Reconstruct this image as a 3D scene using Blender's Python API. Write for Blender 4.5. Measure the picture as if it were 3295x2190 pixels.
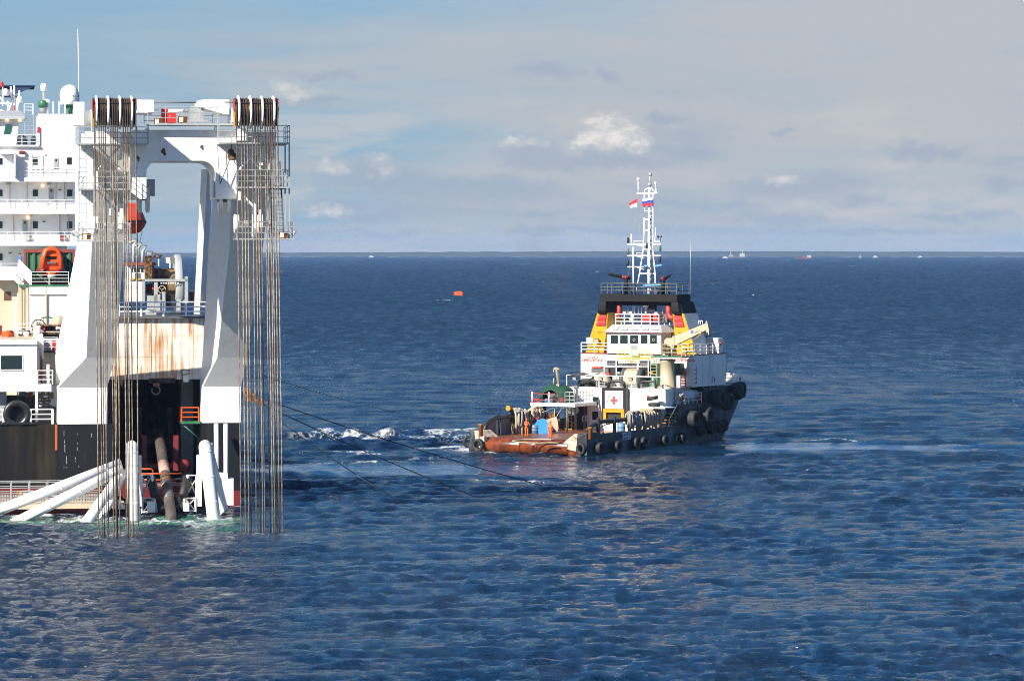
import bpy, math, random
import numpy as np
from mathutils import Vector, Matrix
random.seed(7)
R = math.radians
scene = bpy.context.scene
for o in list(bpy.data.objects): bpy.data.objects.remove(o)
col = scene.collection

# ------------------------------------------------------------------ camera
FOC, PCX, PY0, EYE = 10500.0, 1647.5, 805.0, 18.8     # focal length and horizon in photo pixels, eye height in metres
cam_d = bpy.data.cameras.new('camera')
cam_d.sensor_fit = 'HORIZONTAL'; cam_d.sensor_width = 36.0
cam_d.lens = 36.0 * FOC / 3295.0
cam_d.shift_y = -(1095.0 - PY0) / 3295.0
cam_d.clip_start = 1.0; cam_d.clip_end = 60000.0
cam = bpy.data.objects.new('camera', cam_d); col.objects.link(cam)
cam.location = (0, 0, EYE); cam.rotation_euler = (R(90), 0, 0)
scene.camera = cam

# ------------------------------------------------------------------ sun, sky, exposure
SUN_EL, SUN_AZ = R(32), R(230)                 # azimuth measured from +X anticlockwise: left of and behind the camera
sd = Vector((math.cos(SUN_EL)*math.cos(SUN_AZ), math.cos(SUN_EL)*math.sin(SUN_AZ), math.sin(SUN_EL)))
sun_d = bpy.data.lights.new('sun', 'SUN'); sun_d.energy = 5.0; sun_d.angle = R(0.53); sun_d.color = (1.0, 0.92, 0.79)
sun = bpy.data.objects.new('sun', sun_d); col.objects.link(sun)
sun.rotation_euler = sd.to_track_quat('Z', 'Y').to_euler()
scene.view_settings.view_transform = 'Standard'; scene.view_settings.look = 'None'
scene.view_settings.exposure = 1.0; scene.view_settings.gamma = 1.0
scene.view_settings.use_curve_mapping = False
scene.cycles.filter_width = 1.0                 # a crisp lens
scene.cycles.adaptive_threshold = 0.004
scene.cycles.denoising_prefilter = 'FAST'

world = bpy.data.worlds.new('World'); scene.world = world; world.use_nodes = True
NT = world.node_tree; NT.nodes.clear()
class G:                                        # a small helper for node graphs
    def __init__(s, nt): s.nt = nt
    def n(s, t, **kw):
        x = s.nt.nodes.new(t)
        for k, v in kw.items(): setattr(x, k, v)
        return x
    def put(s, sock, v):
        if hasattr(v, 'is_output') or isinstance(v, bpy.types.NodeSocket): s.nt.links.new(v, sock)
        else: sock.default_value = v
    def m(s, op, a, b=None, c=None, clamp=False):
        x = s.n('ShaderNodeMath', operation=op, use_clamp=clamp); s.put(x.inputs[0], a)
        if b is not None: s.put(x.inputs[1], b)
        if c is not None: s.put(x.inputs[2], c)
        return x.outputs[0]
    def vm(s, op, a, b=None, scale=None):
        x = s.n('ShaderNodeVectorMath', operation=op); s.put(x.inputs[0], a)
        if b is not None: s.put(x.inputs[1], b)
        if scale is not None: s.put(x.inputs['Scale'], scale)
        return x.outputs['Value'] if op in ('LENGTH', 'DOT_PRODUCT', 'DISTANCE') else x.outputs[0]
    def mix(s, fac, a, b, blend='MIX'):
        x = s.n('ShaderNodeMix', data_type='RGBA', blend_type=blend); s.put(x.inputs[0], fac)
        s.put(x.inputs[6], a if not isinstance(a, tuple) or len(a) == 4 else a + (1,))
        s.put(x.inputs[7], b if not isinstance(b, tuple) or len(b) == 4 else b + (1,))
        return x.outputs[2]
    def noise(s, vec, scale, detail=4, rough=0.55, dist=0.0, out='Fac'):
        x = s.n('ShaderNodeTexNoise'); s.put(x.inputs['Vector'], vec); x.inputs['Scale'].default_value = scale
        x.inputs['Detail'].default_value = detail; x.inputs['Roughness'].default_value = rough
        x.inputs['Distortion'].default_value = dist
        return x.outputs[out]
    def ss(s, v, lo, hi, a=0.0, b=1.0):
        x = s.n('ShaderNodeMapRange', interpolation_type='SMOOTHSTEP'); s.put(x.inputs[0], v)
        x.inputs[1].default_value = lo; x.inputs[2].default_value = hi; x.inputs[3].default_value = a; x.inputs[4].default_value = b
        return x.outputs[0]
    def scale3(s, vec, xyz):
        return s.vm('MULTIPLY', vec, xyz)

g = G(NT)
tc = g.n('ShaderNodeTexCoord'); d = tc.outputs['Generated']
sx = g.n('ShaderNodeSeparateXYZ'); g.put(sx.inputs[0], d)
az = g.m('ARCTAN2', sx.outputs[0], sx.outputs[1]); el = g.m('ARCSINE', sx.outputs[2])
ae = g.n('ShaderNodeCombineXYZ'); g.put(ae.inputs[0], az); g.put(ae.inputs[1], el); AE = ae.outputs[0]
sky = g.n('ShaderNodeTexSky', sky_type='NISHITA'); sky.sun_disc = False
sky.sun_elevation = SUN_EL; sky.sun_rotation = math.atan2(sd.x, sd.y)
sky.altitude = 0; sky.air_density = 1.0; sky.dust_density = 0.35; sky.ozone_density = 2.2
skyc = sky.outputs[0]
# wide cloud sheets on a flat layer above the sea
den = g.m('MAXIMUM', g.m('ADD', sx.outputs[2], 0.055), 0.02)
c3 = g.n('ShaderNodeCombineXYZ'); [g.put(c3.inputs[i], den) for i in range(3)]
pl = g.vm('DIVIDE', d, c3.outputs[0])

veil_n = g.noise(g.scale3(pl, (0.30, 0.10, 0.0)), 1.0, 3, 0.5, 0.2)
veil_n2 = g.noise(g.scale3(pl, (0.8, 0.75, 0.0)), 1.0, 7, 0.6, 0.3)
side = g.m('MULTIPLY', g.m('ADD', g.m('SINE', g.m('ADD', g.m('MULTIPLY', az, 3.4), 0.25)), 0.0), 0.16)     # the sheet is thicker to the right
veil = g.ss(g.m('ADD', g.m('ADD', g.m('MULTIPLY', veil_n, 0.55), g.m('MULTIPLY', veil_n2, 0.45)), side), 0.38, 0.64)
lowair = g.ss(sx.outputs[2], 0.16, 0.05)                                    # the pale blue air low over the sea, alike all round
base = g.mix(1.0, skyc, (0.24, 0.57, 0.94), 'MULTIPLY')
base = g.mix(g.m('MULTIPLY', lowair, 0.9), base, (2.35, 3.45, 4.35))
thin = g.ss(sx.outputs[2], 0.07, 0.125, 0.78, 0.05)                          # sheets seen edge-on are dense, overhead thin
c1 = g.mix(g.m('MULTIPLY', veil, thin), base, (4.2, 4.1, 4.12))
# scattered low cumulus: grey-blue bodies with pale tops
px = lambda x, y: ((x - PCX) / FOC, (PY0 - y) / FOC)
warp = g.noise(g.scale3(AE, (1, 1.5, 1)), 75.0, 8, 0.66, out='Color')
wv = g.vm('SUBTRACT', warp, (0.5, 0.5, 0.5))
AEW = g.vm('ADD', AE, g.vm('MULTIPLY', wv, (0.020, 0.012, 0.0)))
lump = g.noise(g.scale3(AE, (1, 1.9, 1)), 130.0, 7, 0.62)
def blobs(lst):
    acc = None
    for (x, y, rx, ry) in lst:
        cxy = px(x, y)
        v = g.vm('MULTIPLY', g.vm('SUBTRACT', AEW, (cxy[0], cxy[1], 0.0)), (FOC / rx, FOC / ry, 0.0))
        q = g.vm('LENGTH', v)
        acc = q if acc is None else g.m('MINIMUM', acc, q)
    return g.m('ADD', acc, g.m('MULTIPLY', g.m('SUBTRACT', lump, 0.5), 1.3))
greys = [(1720,505,150,45),(1950,515,330,36),(2160,385,80,28),(2240,500,90,35),(1200,560,200,60),(1600,610,260,45),(1480,600,200,35),
         (2600,600,270,55),(2450,590,130,30),(2350,660,150,28),(2760,645,120,25),(2960,490,110,30),(3060,500,60,25),(3200,590,90,30),
         (3170,690,80,25),(2510,700,200,22),(3040,705,110,15),(1760,235,110,30),(1950,240,50,25),(980,330,130,22),(1050,250,110,18),
         (1250,690,220,25),(1730,690,90,18),(1100,660,90,18),(2150,660,120,25),(2510,435,45,14),(3290,580,60,20),(1900,740,400,12),(2700,745,500,12),(1200,745,300,12)]
whites = [(1965,415,95,62),(1915,452,90,34),(2035,448,70,40),(1225,532,52,34),(1075,532,50,28),(940,300,85,36),(1680,468,60,14),(2520,572,70,13),(1060,680,80,18)]
bandn = g.noise(g.vm('ADD', g.scale3(AE, (9.0, 46.0, 0.0)), (3.1, 1.7, 0.0)), 1.0, 8, 0.62, 0.35)
lowband = g.m('MULTIPLY', g.ss(el, 0.002, 0.012), g.ss(el, 0.062, 0.030))                                   # broken cloud banks low over the horizon
c1 = g.mix(g.m('MULTIPLY', g.m('MULTIPLY', g.ss(bandn, 0.50, 0.66), lowband), 0.75), c1, (2.80, 3.35, 4.10))
c1 = g.mix(g.m('MULTIPLY', g.m('MULTIPLY', g.ss(bandn, 0.47, 0.33), lowband), 0.60), c1, (4.75, 4.60, 4.50))
gm = g.ss(blobs(greys), 1.35, 0.25)
wm = g.m('MAXIMUM', g.ss(blobs(whites[:3]), 1.30, 0.10), g.m('MULTIPLY', g.ss(blobs(whites[3:]), 1.35, 0.0), 0.62))
c2 = g.mix(g.m('MULTIPLY', gm, 0.75), c1, (2.75, 3.30, 4.10))
c3_ = g.mix(g.m('MULTIPLY', wm, 0.88), c2, g.mix(g.ss(lump, 0.40, 0.60), (6.6, 6.3, 5.9), (4.7, 4.65, 4.75)))
bg = g.n('ShaderNodeBackground'); g.put(bg.inputs[0], c3_); bg.inputs[1].default_value = 0.066
ow = g.n('ShaderNodeOutputWorld'); NT.links.new(bg.outputs[0], ow.inputs[0])

# ------------------------------------------------------------------ helpers
def W(x, y, z=0.0):                              # the spot on a level at height z that the photo shows at pixel x, y
    D = (EYE - z) * FOC / (y - PY0)
    return ((x - PCX) / FOC * D, D)
def set_mat(o, m): o.data.materials.append(m)

# ------------------------------------------------------------------ the sea
def smooth(a, lo, hi):
    t = np.clip((a - lo) / (hi - lo), 0, 1); return t * t * (3 - 2 * t)
def make_sea():
    rng = np.random.default_rng(11)
    ys = [95.0]
    while ys[-1] < 300: ys.append(ys[-1] * 1.0021)
    while ys[-1] < 950: ys.append(ys[-1] * 1.0030)
    ys = np.array(ys); nx = 840
    ks = np.linspace(-0.27, 0.27, nx)
    Y = np.repeat(ys[:, None], nx, 1); X = Y * ks[None, :]
    dy = np.gradient(ys)[:, None]
    # where the wakes are
    def band(x0, y0, x1, y1, half, end=8.0):     # soft strip between two spots
        dx, dyy = x1 - x0, y1 - y0; L = math.hypot(dx, dyy); ux, uy = dx / L, dyy / L
        t = (X - x0) * ux + (Y - y0) * uy; n = -(X - x0) * uy + (Y - y0) * ux
        return smooth(t, -end, end * .5) * (1 - smooth(t, L - end * .5, L + end)) * (1 - smooth(np.abs(n), half * .45, half))
    wob = 0.9 * np.sin(X * .35) + .6 * np.sin(X * .9 + 1.3)
    Yw = Y.copy(); Y = Y + wob
    calm = np.maximum(band(*W(900, 1512), *W(1790, 1512), 9.0), 0.85 * band(*W(2330, 1434), *W(3050, 1440), 7.5, 10))
    calm = np.maximum(calm, 0.7 * band(*W(1800, 1490), *W(2250, 1455), 6.5))
    calm = np.clip(calm * (1.65 + .45 * np.sin(X * .23 + Y * .55 + 1.5 * np.sin(X * .11)) + .35 * np.sin(Y * 1.1 - X * .31 + .8 * np.sin(X * .5)) + .25 * np.sin(X * .9 + Y * .8)), 0, .97)
    turb = band(*W(1000, 1415), *W(1540, 1400), 15.0)
    foamz = 0.62 * turb
    for (x, y, rx, ry) in [(1240,1398,2.3,5.0),(1195,1412,2.2,3.5),(1130,1402,1.3,5),(1160,1422,2.6,2.4),(1110,1450,2.4,2.2),(1045,1385,1.3,3),(1000,1392,1.2,2),(1380,1388,3.3,3.2),(1410,1394,1.5,4),(1310,1412,1.6,1.6),(1500,1386,1.8,2.4),
                           (1430,1440,2.5,1.6),(1500,1448,2.2,2.0),(1480,1425,2.0,1.6),(1370,1430,1.5,1.2),(1540,1456,1.8,1.8),(1040,1428,1.5,1.5),(1200,1460,1.5,1.0),(1180,1478,1.2,1.0)]:
        c = W(x, y); foamz = np.maximum(foamz, 1.0 * (1 - smooth(np.hypot((X - c[0]) / (1.5 * rx), (Y - c[1]) / (1.35 * ry)), .2, 1.2)))
    foamz = np.maximum(foamz, 0.5 * band(*W(900, 1492), *W(1500, 1470), 1.6, 8))
    foamz = np.maximum(foamz, 0.72 * band(*W(1300, 1536), *W(1800, 1552), 1.3, 4))
    foamz = np.maximum(foamz, 0.60 * band(*W(2560, 1420), *W(2900, 1420), 1.2, 4))
    foamz = np.maximum(foamz, 0.5 * band(*W(2300, 1428), *W(2480, 1436), 2.0, 3))
    green = 0
    for (x, y, rx, ry) in [(60,1668,6.0,3.6),(210,1675,5,4.0),(480,1682,3.0,7),(690,1682,3.0,7.5),(330,1684,3.0,5),(590,1672,2.6,5)]:
        c = W(x, y); green = np.maximum(green, 1 - smooth(np.hypot((X - c[0]) / rx, (Y - c[1]) / ry), .25, 1.3))
    for (x, y, rx, ry) in [(60,1655,6,1.4),(160,1657,3.5,1.6),(310,1664,3,1.8),(460,1670,2.0,2.2),(690,1667,2.4,2.6),(560,1658,2.6,2.0),(770,1632,1.4,2.0),(520,1682,3.0,3.0),(640,1690,2.6,3.0),(250,1672,3.0,2.2),(850,1640,1.2,1.5)]:
        c = W(x, y); foamz = np.maximum(foamz, .9 * (1 - smooth(np.hypot((X - c[0]) / rx, (Y - c[1]) / ry), .3, 1.4)))
    for (x, rx) in [(385,3.2),(845,3.4)]:
        c = W(x, 1716); foamz = np.maximum(foamz, .52 * (1 - smooth(np.hypot((X - c[0]) / rx, (Y - c[1]) / 1.1), .5, 1.2)))
    Y = Yw
    hT = R(30.0); tu_ = (X - 1.3) * math.cos(hT) - (Y - 302.5) * math.sin(hT); tv_ = (X - 1.3) * math.sin(hT) + (Y - 302.5) * math.cos(hT)   # wash along the tug's side and stern
    hbw = np.interp(tv_, [-1, 0, 2, 24, 28, 31, 34, 37, 40], [6.2, 6.3, 6.3, 6.2, 5.7, 4.9, 3.5, 1.6, .1])
    wash = (1 - smooth(np.abs(np.abs(tu_) - hbw - .25), .15, .9)) * smooth(tv_, -1, 1) * (1 - smooth(tv_, 38, 41)) * .62
    wash = np.maximum(wash, (1 - smooth(np.abs(tv_ + .3), .2, 1.1)) * (1 - smooth(np.abs(tu_), 6, 7)) * .5)
    foamz = np.maximum(foamz, wash)
    Z = np.zeros_like(X); DX = np.zeros_like(X); DY = np.zeros_like(X)
    N = 84
    lam = np.exp(np.linspace(np.log(0.6), np.log(26.0), N)) * rng.uniform(.96, 1.04, N)
    gust = 0.92 + 0.30 * np.sin(X * .031 + 1.1 + .6 * np.sin(Y * .013)) * np.sin(Y * .022 + .4) + 0.28 * np.sin(X * .13 + .9 * np.sin(Y * .06)) * np.sin(Y * .095 + .5 * np.sin(X * .08)) + 0.18 * np.sin(X * .37 + 1.2 * np.sin(Y * .21)) * np.sin(Y * .29 + X * .1)
    for l in lam:
        th = rng.normal(0, R(30) if l < 4 else R(20)) + R(97); k = 2 * math.pi / l
        slope = 0.068 if l < 1.8 else 0.068 * (1.8 / l) ** 0.95
        a = slope / k
        att = np.clip((l / (2.2 * dy) - .5), 0, 1)
        loc = att * np.where(True, gust, 1)
        if l < 9: loc = loc * (1 - .95 * calm) * (1 + .9 * turb)
        else: loc = loc * (1 - .86 * calm) * (1 + .5 * turb)
        ph = k * (X * math.cos(th) + Y * math.sin(th)) + rng.uniform(0, 6.283)
        Z += a * loc * np.cos(ph); q = 0.85
        DX -= q * a * loc * math.cos(th) * np.sin(ph); DY -= q * a * loc * math.sin(th) * np.sin(ph)
    for (x, y, h, rx, ry) in [(1240,1404,.9,1.6,2.5),(1150,1400,.4,2.0,3),(1390,1394,.45,2.6,2.5),(1000,1525,.3,7,3),(1180,1432,.25,3,2.5)]:
        c = W(x, y); Z += h * np.exp(-(((X - c[0]) / rx) ** 2 + ((Y - c[1]) / ry) ** 2)) * (1 + .25 * np.sin(X * 2.1 + Y))
    crest = np.where(Y > 330, smooth(Z, .22, .32), smooth(Z, .34, .46)) * smooth(np.sin(X * .11 + 2 * np.sin(Y * .05)) * np.sin(Y * .07 + X * .03), .2, .7)
    foam = np.clip(foamz, 0, 1)
    caps = crest
    co = np.stack([X + DX, Y + DY, Z * (1 - .95 * smooth(Y, 860, 945))], -1).reshape(-1, 3).astype(np.float32)
    ny = len(ys); idx = np.arange(ny * nx).reshape(ny, nx)
    q = np.stack([idx[:-1, :-1], idx[:-1, 1:], idx[1:, 1:], idx[1:, :-1]], -1).reshape(-1, 4)
    # farther out the mesh is coarser and carries only the longer waves
    yf = [930.0]
    while yf[-1] < 9800: yf.append(yf[-1] * 1.0042)
    yf = np.array(yf); nf = 300
    Yf = np.repeat(yf[:, None], nf, 1); Xf = Yf * np.linspace(-0.30, 0.30, nf)[None, :]
    dyf = np.gradient(yf)[:, None]; Zf = np.zeros_like(Xf)
    for l in np.exp(np.linspace(np.log(9.0), np.log(120.0), 60)):
        th = rng.normal(0, R(40)) + R(98); k = 2 * math.pi / l
        att = np.clip(l / (2.0 * dyf) - .5, 0, 1) * np.clip(dyf * 7 / l, 0, 1)
        Zf += 0.022 / k * att * smooth(Yf, 930, 1150) * np.cos(k * (Xf * math.cos(th) + Yf * math.sin(th)) + rng.uniform(0, 6.283))
    cof = np.stack([Xf, Yf, Zf], -1).reshape(-1, 3).astype(np.float32)
    idf = np.arange(len(cof)).reshape(Xf.shape) + len(co)
    qf = np.stack([idf[:-1, :-1], idf[:-1, 1:], idf[1:, 1:], idf[1:, :-1]], -1).reshape(-1, 4)
    co = np.concatenate([co, cof]); q = np.concatenate([q, qf])
    me = bpy.data.meshes.new('sea'); me.vertices.add(len(co)); me.vertices.foreach_set('co', co.ravel())
    me.loops.add(q.size); me.loops.foreach_set('vertex_index', q.ravel().astype(np.int32))
    me.polygons.add(len(q)); me.polygons.foreach_set('loop_start', np.arange(0, q.size, 4, dtype=np.int32))
    me.polygons.foreach_set('loop_total', np.full(len(q), 4, dtype=np.int32))
    me.polygons.foreach_set('use_smooth', np.ones(len(q), dtype=bool))
    me.update()
    at = me.attributes.new('wake', 'FLOAT_COLOR', 'POINT')
    cd = np.stack([foam, calm, np.broadcast_to(green, X.shape), caps], -1).reshape(-1, 4).astype(np.float32)
    cd = np.concatenate([cd, np.stack([Xf * 0, Xf * 0, Xf * 0, smooth(Zf / np.maximum(np.sqrt((Zf ** 2).mean(1, keepdims=True)), .05), 2.2, 3.2)], -1).reshape(-1, 4).astype(np.float32)])
    at.data.foreach_set('color', cd.ravel())
    o = bpy.data.objects.new('sea', me); col.objects.link(o); o['kind'] = 'structure'; o['label'] = 'choppy dark blue sea'
    return o
sea = make_sea()
def sea_material():
    m = bpy.data.materials.new('sea_water'); m.use_nodes = True; nt = m.node_tree; nt.nodes.clear(); g = G(nt)
    geo = g.n('ShaderNodeNewGeometry'); P = geo.outputs['Position']
    att = g.n('ShaderNodeAttribute', attribute_name='wake'); s = g.n('ShaderNodeSeparateColor'); g.put(s.inputs[0], att.outputs['Color'])
    foam, calm, green, caps = s.outputs[0], s.outputs[1], s.outputs[2], att.outputs['Alpha']
    sp = g.n('ShaderNodeSeparateXYZ'); g.put(sp.inputs[0], P)
    away = g.ss(sp.outputs[1], 350.0, 1500.0)
    n0 = g.noise(g.scale3(P, (1.0, 1.4, 1.0)), 0.16, 3, 0.6, 0.3)
    n1 = g.noise(g.scale3(P, (1.0, 1.7, 1.0)), 1.5, 4, 0.62, 0.5)
    n2 = g.noise(g.scale3(P, (1.0, 1.7, 1.0)), 4.2, 3, 0.6, 0.3)
    hgt = g.m('ADD', g.m('ADD', g.m('MULTIPLY', n1, 0.84), g.m('MULTIPLY', n2, 0.22)), g.m('MULTIPLY', g.m('MULTIPLY', n0, away), 5.0))
    bump = g.n('ShaderNodeBump'); g.put(bump.inputs['Height'], hgt); bump.inputs['Distance'].default_value = 1.0
    g.put(bump.inputs['Strength'], g.m('SUBTRACT', 1.0, g.m('MULTIPLY', calm, 0.93)))
    w = g.n('ShaderNodeBsdfPrincipled')
    gn = g.ss(g.noise(g.scale3(P, (1.0, 0.7, 1.0)), 0.8, 5, 0.65, 0.5), 0.38, 0.66)
    colw = g.mix(g.m('MULTIPLY', green, gn), (0.0020, 0.0200, 0.054), (0.045, 0.270, 0.150))
    g.put(w.inputs['Base Color'], colw); gust = g.noise(g.scale3(P, (0.30, 0.055, 0.0)), 1.0, 7, 0.68, 0.4)      # cat's-paws: ruffled and smoother water
    rg = g.m('MULTIPLY', g.ss(sp.outputs[1], 140.0, 900.0, 0.075, 0.45), g.ss(gust, 0.30, 0.70, 0.55, 1.45))
    g.put(w.inputs['Roughness'], g.m('MAXIMUM', 0.03, g.m('SUBTRACT', rg, g.m('MULTIPLY', calm, 0.12)))); w.inputs['IOR'].default_value = 1.333
    g.put(w.inputs['Normal'], bump.outputs[0])
    f = g.n('ShaderNodeBsdfDiffuse'); f.inputs[0].default_value = (0.62, 0.66, 0.68, 1)
    fn = g.m('ADD', g.m('MULTIPLY', g.noise(g.scale3(P, (0.8, 0.45, 1.6)), 0.8, 8, 0.7, 1.0), 0.55), g.m('MULTIPLY', g.noise(g.scale3(P, (1.0, 0.4, 1.6)), 2.6, 6, 0.7, 0.8), 0.45))
    f1 = g.ss(g.m('ADD', fn, g.m('MULTIPLY', foam, 0.225)), 0.64, 0.83)
    vo = g.n('ShaderNodeTexVoronoi', feature='DISTANCE_TO_EDGE'); vo.inputs['Scale'].default_value = 0.9
    g.put(vo.inputs['Vector'], g.vm('ADD', g.scale3(P, (1.0, 0.45, 0.0)), g.vm('MULTIPLY', g.noise(g.scale3(P, (1.0, 0.5, 0.0)), 1.5, 4, 0.6, out='Color'), (1.3, 1.3, 0.0))))
    lace = g.m('MULTIPLY', g.m('MULTIPLY', g.ss(vo.outputs['Distance'], 0.10, 0.015), g.ss(foam, 0.30, 0.75)), g.ss(fn, 0.40, 0.56))
    f1 = g.m('MAXIMUM', f1, g.m('MULTIPLY', lace, 0.8))
    fn2 = g.noise(g.scale3(P, (0.9, 0.16, 0.9)), 0.8, 6, 0.7, 0.3)
    f2 = g.ss(g.m('ADD', fn2, g.m('MULTIPLY', caps, 0.24)), 0.74, 0.82)
    mx = g.n('ShaderNodeMixShader'); g.put(mx.inputs[0], g.m('MAXIMUM', f1, f2))
    nt.links.new(w.outputs[0], mx.inputs[1]); nt.links.new(f.outputs[0], mx.inputs[2])
    out = g.n('ShaderNodeOutputMaterial'); nt.links.new(mx.outputs[0], out.inputs[0])
    return m
set_mat(sea, sea_material())

# ------------------------------------------------------------------ materials
MATS = {}
def paint(name, c, rough=0.45, metal=0.0, c2=None, amt=0.5, scale=1.5, streak=0.0, lo=0.45, hi=0.7, bump=0.0, spec=0.5):
    """painted or bare surface: a base colour with a second colour showing in patches, or in runs down the plate when streak is set"""
    if name in MATS: return MATS[name]
    m = bpy.data.materials.new(name); m.use_nodes = True; nt = m.node_tree; g = G(nt)
    p = nt.nodes['Principled BSDF']; p.inputs['Roughness'].default_value = rough; p.inputs['Metallic'].default_value = metal
    p.inputs['Specular IOR Level'].default_value = spec
    tc = g.n('ShaderNodeTexCoord'); O = tc.outputs['Object']
    fine = g.noise(O, 3.0, 5, 0.6)
    cc = g.mix(g.ss(fine, 0.3, 0.75, 0.0, 0.16), tuple(c), tuple(x * 0.72 for x in c))
    if c2 is not None:
        v = g.scale3(O, (1, 1, 0.07)) if streak else O
        n = g.noise(v, scale, 6, 0.65, 0.3)
        if streak:
            n2 = g.noise(O, 0.35, 3, 0.5); n = g.m('ADD', g.m('MULTIPLY', n, 0.8), g.m('MULTIPLY', n2, 0.25))
        cc = g.mix(g.m('MULTIPLY', g.ss(n, lo, hi), amt), cc, tuple(c2))
    g.put(p.inputs['Base Color'], cc)
    if bump:
        b = g.n('ShaderNodeBump'); g.put(b.inputs['Height'], g.noise(O, 6.0, 4, 0.6)); b.inputs['Strength'].default_value = bump
        b.inputs['Distance'].default_value = 0.05; g.put(p.inputs['Normal'], b.outputs[0])
    MATS[name] = m; return m
def lamp(name, c, e):
    m = bpy.data.materials.new(name); m.use_nodes = True; p = m.node_tree.nodes['Principled BSDF']
    p.inputs['Base Color'].default_value = c + (1,); p.inputs['Emission Color'].default_value = c + (1,); p.inputs['Emission Strength'].default_value = e
    MATS[name] = m; return m
RUST = (0.30, 0.11, 0.03)
M_white = paint('white_paint', (0.80, 0.79, 0.76), 0.4, c2=(0.62, 0.56, 0.46), amt=0.35, scale=1.2, streak=1, lo=.5, hi=.75)
M_clean = paint('clean_white_paint', (0.82, 0.82, 0.81), 0.4)
M_leg = paint('frame_paint', (0.80, 0.80, 0.78), 0.4, c2=(0.52, 0.45, 0.34), amt=0.38, scale=1.6, streak=1, lo=.52, hi=.74)
M_rusty = paint('rust_streaked_white', (0.80, 0.75, 0.64), 0.5, c2=(0.34, 0.13, 0.03), amt=1.0, scale=2.6, streak=1, lo=.45, hi=.68)
M_cream = paint('cream_paint', (0.55, 0.47, 0.35), 0.5, c2=(0.36, 0.25, 0.13), amt=0.5, scale=.9, streak=1)
M_black = paint('black_hull_paint', (0.006, 0.007, 0.010), 0.55, spec=.3, c2=(0.05, 0.05, 0.05), amt=0.5, scale=1.0, streak=1, lo=.6, hi=.8)
M_plate = paint('streaked_dark_plate', (0.005, 0.0048, 0.0046), 0.6, spec=.25, c2=(0.05, 0.036, 0.02), amt=0.6, scale=0.9, streak=1, lo=.46, hi=.72)
M_boot = paint('red_bottom_paint', (0.14, 0.012, 0.012), 0.5, c2=(0.06, 0.01, 0.01), amt=.5)
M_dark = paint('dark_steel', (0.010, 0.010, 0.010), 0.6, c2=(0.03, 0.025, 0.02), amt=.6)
M_grime = paint('greasy_steel', (0.022, 0.014, 0.008), 0.45, c2=(0.26, 0.12, 0.03), amt=.85, scale=4, lo=.42, hi=.62)
M_grey = paint('grey_paint', (0.34, 0.36, 0.37), 0.45, c2=(0.22, 0.2, 0.17), amt=.4)
M_dgrey = paint('dark_grey_paint', (0.10, 0.11, 0.115), 0.5, c2=(0.05, 0.045, 0.04), amt=.5)
M_galv = paint('galvanised_steel', (0.42, 0.44, 0.44), 0.4, 0.3, c2=(0.3, 0.26, 0.2), amt=.4)
def wire_rope():                                 # galvanised rope, black with grease where it leaves the sheave
    m = paint('wire_rope', (0.16, 0.110, 0.068), 0.7, c2=(0.36, 0.30, 0.22), amt=.85, scale=2.5, lo=.42, hi=.62, bump=.3)
    g = G(m.node_tree); p = m.node_tree.nodes['Principled BSDF']; src = p.inputs['Base Color'].links[0].from_socket
    tc = g.n('ShaderNodeTexCoord'); sp = g.n('ShaderNodeSeparateXYZ'); g.put(sp.inputs[0], tc.outputs['Object'])
    z = g.m('ADD', sp.outputs[2], g.m('MULTIPLY', g.noise(g.scale3(tc.outputs['Object'], (3, 3, .25)), 1.0, 3), 7.0))
    g.put(p.inputs['Base Color'], g.mix(g.ss(z, 27.0, 32.5), src, (0.030, 0.018, 0.010)))
    return m
M_wire = wire_rope()
M_blackrope = paint('black_rope', (0.012, 0.012, 0.014), 0.6)
M_palerope = paint('pale_rope', (0.46, 0.38, 0.27), 0.8, c2=(0.22, 0.17, 0.11), amt=.7, scale=9, bump=.4)
M_greyrope = paint('grey_rope', (0.33, 0.31, 0.28), 0.8, c2=(0.18, 0.16, 0.14), amt=.7, scale=9, bump=.4)
M_red = paint('red_paint', (0.55, 0.025, 0.02), 0.4)
M_dred = paint('dark_red_steel', (0.18, 0.02, 0.02), 0.5, c2=(0.06, 0.015, 0.012), amt=.7)
M_orange = paint('orange_paint', (0.60, 0.085, 0.008), 0.4, c2=(0.35, 0.04, 0.006), amt=.4)
M_yellow = paint('yellow_paint', (0.52, 0.25, 0.008), 0.4, c2=(0.3, 0.14, 0.01), amt=.4, scale=2)
M_green = paint('green_paint', (0.03, 0.15, 0.07), 0.5, c2=(0.02, 0.06, 0.03), amt=.5)
M_glass = paint('window_glass', (0.012, 0.022, 0.022), 0.06, spec=.6)
M_gglass = paint('green_window_glass', (0.02, 0.09, 0.07), 0.06, spec=.6)
M_rubber = paint('tyre_rubber', (0.016, 0.016, 0.017), 0.7, c2=(0.06, 0.058, 0.055), amt=.6, scale=3, bump=.3)
M_rustdeck = paint('rusty_deck', (0.24, 0.085, 0.028), 0.32, c2=(0.13, 0.045, 0.02), amt=.8, scale=.8, lo=.4, hi=.62)
M_rustroller = paint('wet_rusty_roller', (0.20, 0.046, 0.013), 0.25, c2=(0.055, 0.02, 0.01), amt=.85, scale=1.1, lo=.38, hi=.62, bump=.2)
M_tughull = paint('scuffed_black_hull', (0.016, 0.020, 0.026), 0.5, c2=(0.13, 0.15, 0.17), amt=.8, scale=.9, lo=.48, hi=.66, bump=.2)
M_tugwhite = paint('tug_white_paint', (0.78, 0.76, 0.71), 0.4, c2=(0.42, 0.26, 0.14), amt=.5, scale=1.5, streak=1, lo=.52, hi=.78)
M_scrape = paint('scraped_white_plate', (0.52, 0.46, 0.36), 0.55, c2=(0.2, 0.08, 0.03), amt=.8, scale=2.2, lo=.45, hi=.65)
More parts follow.
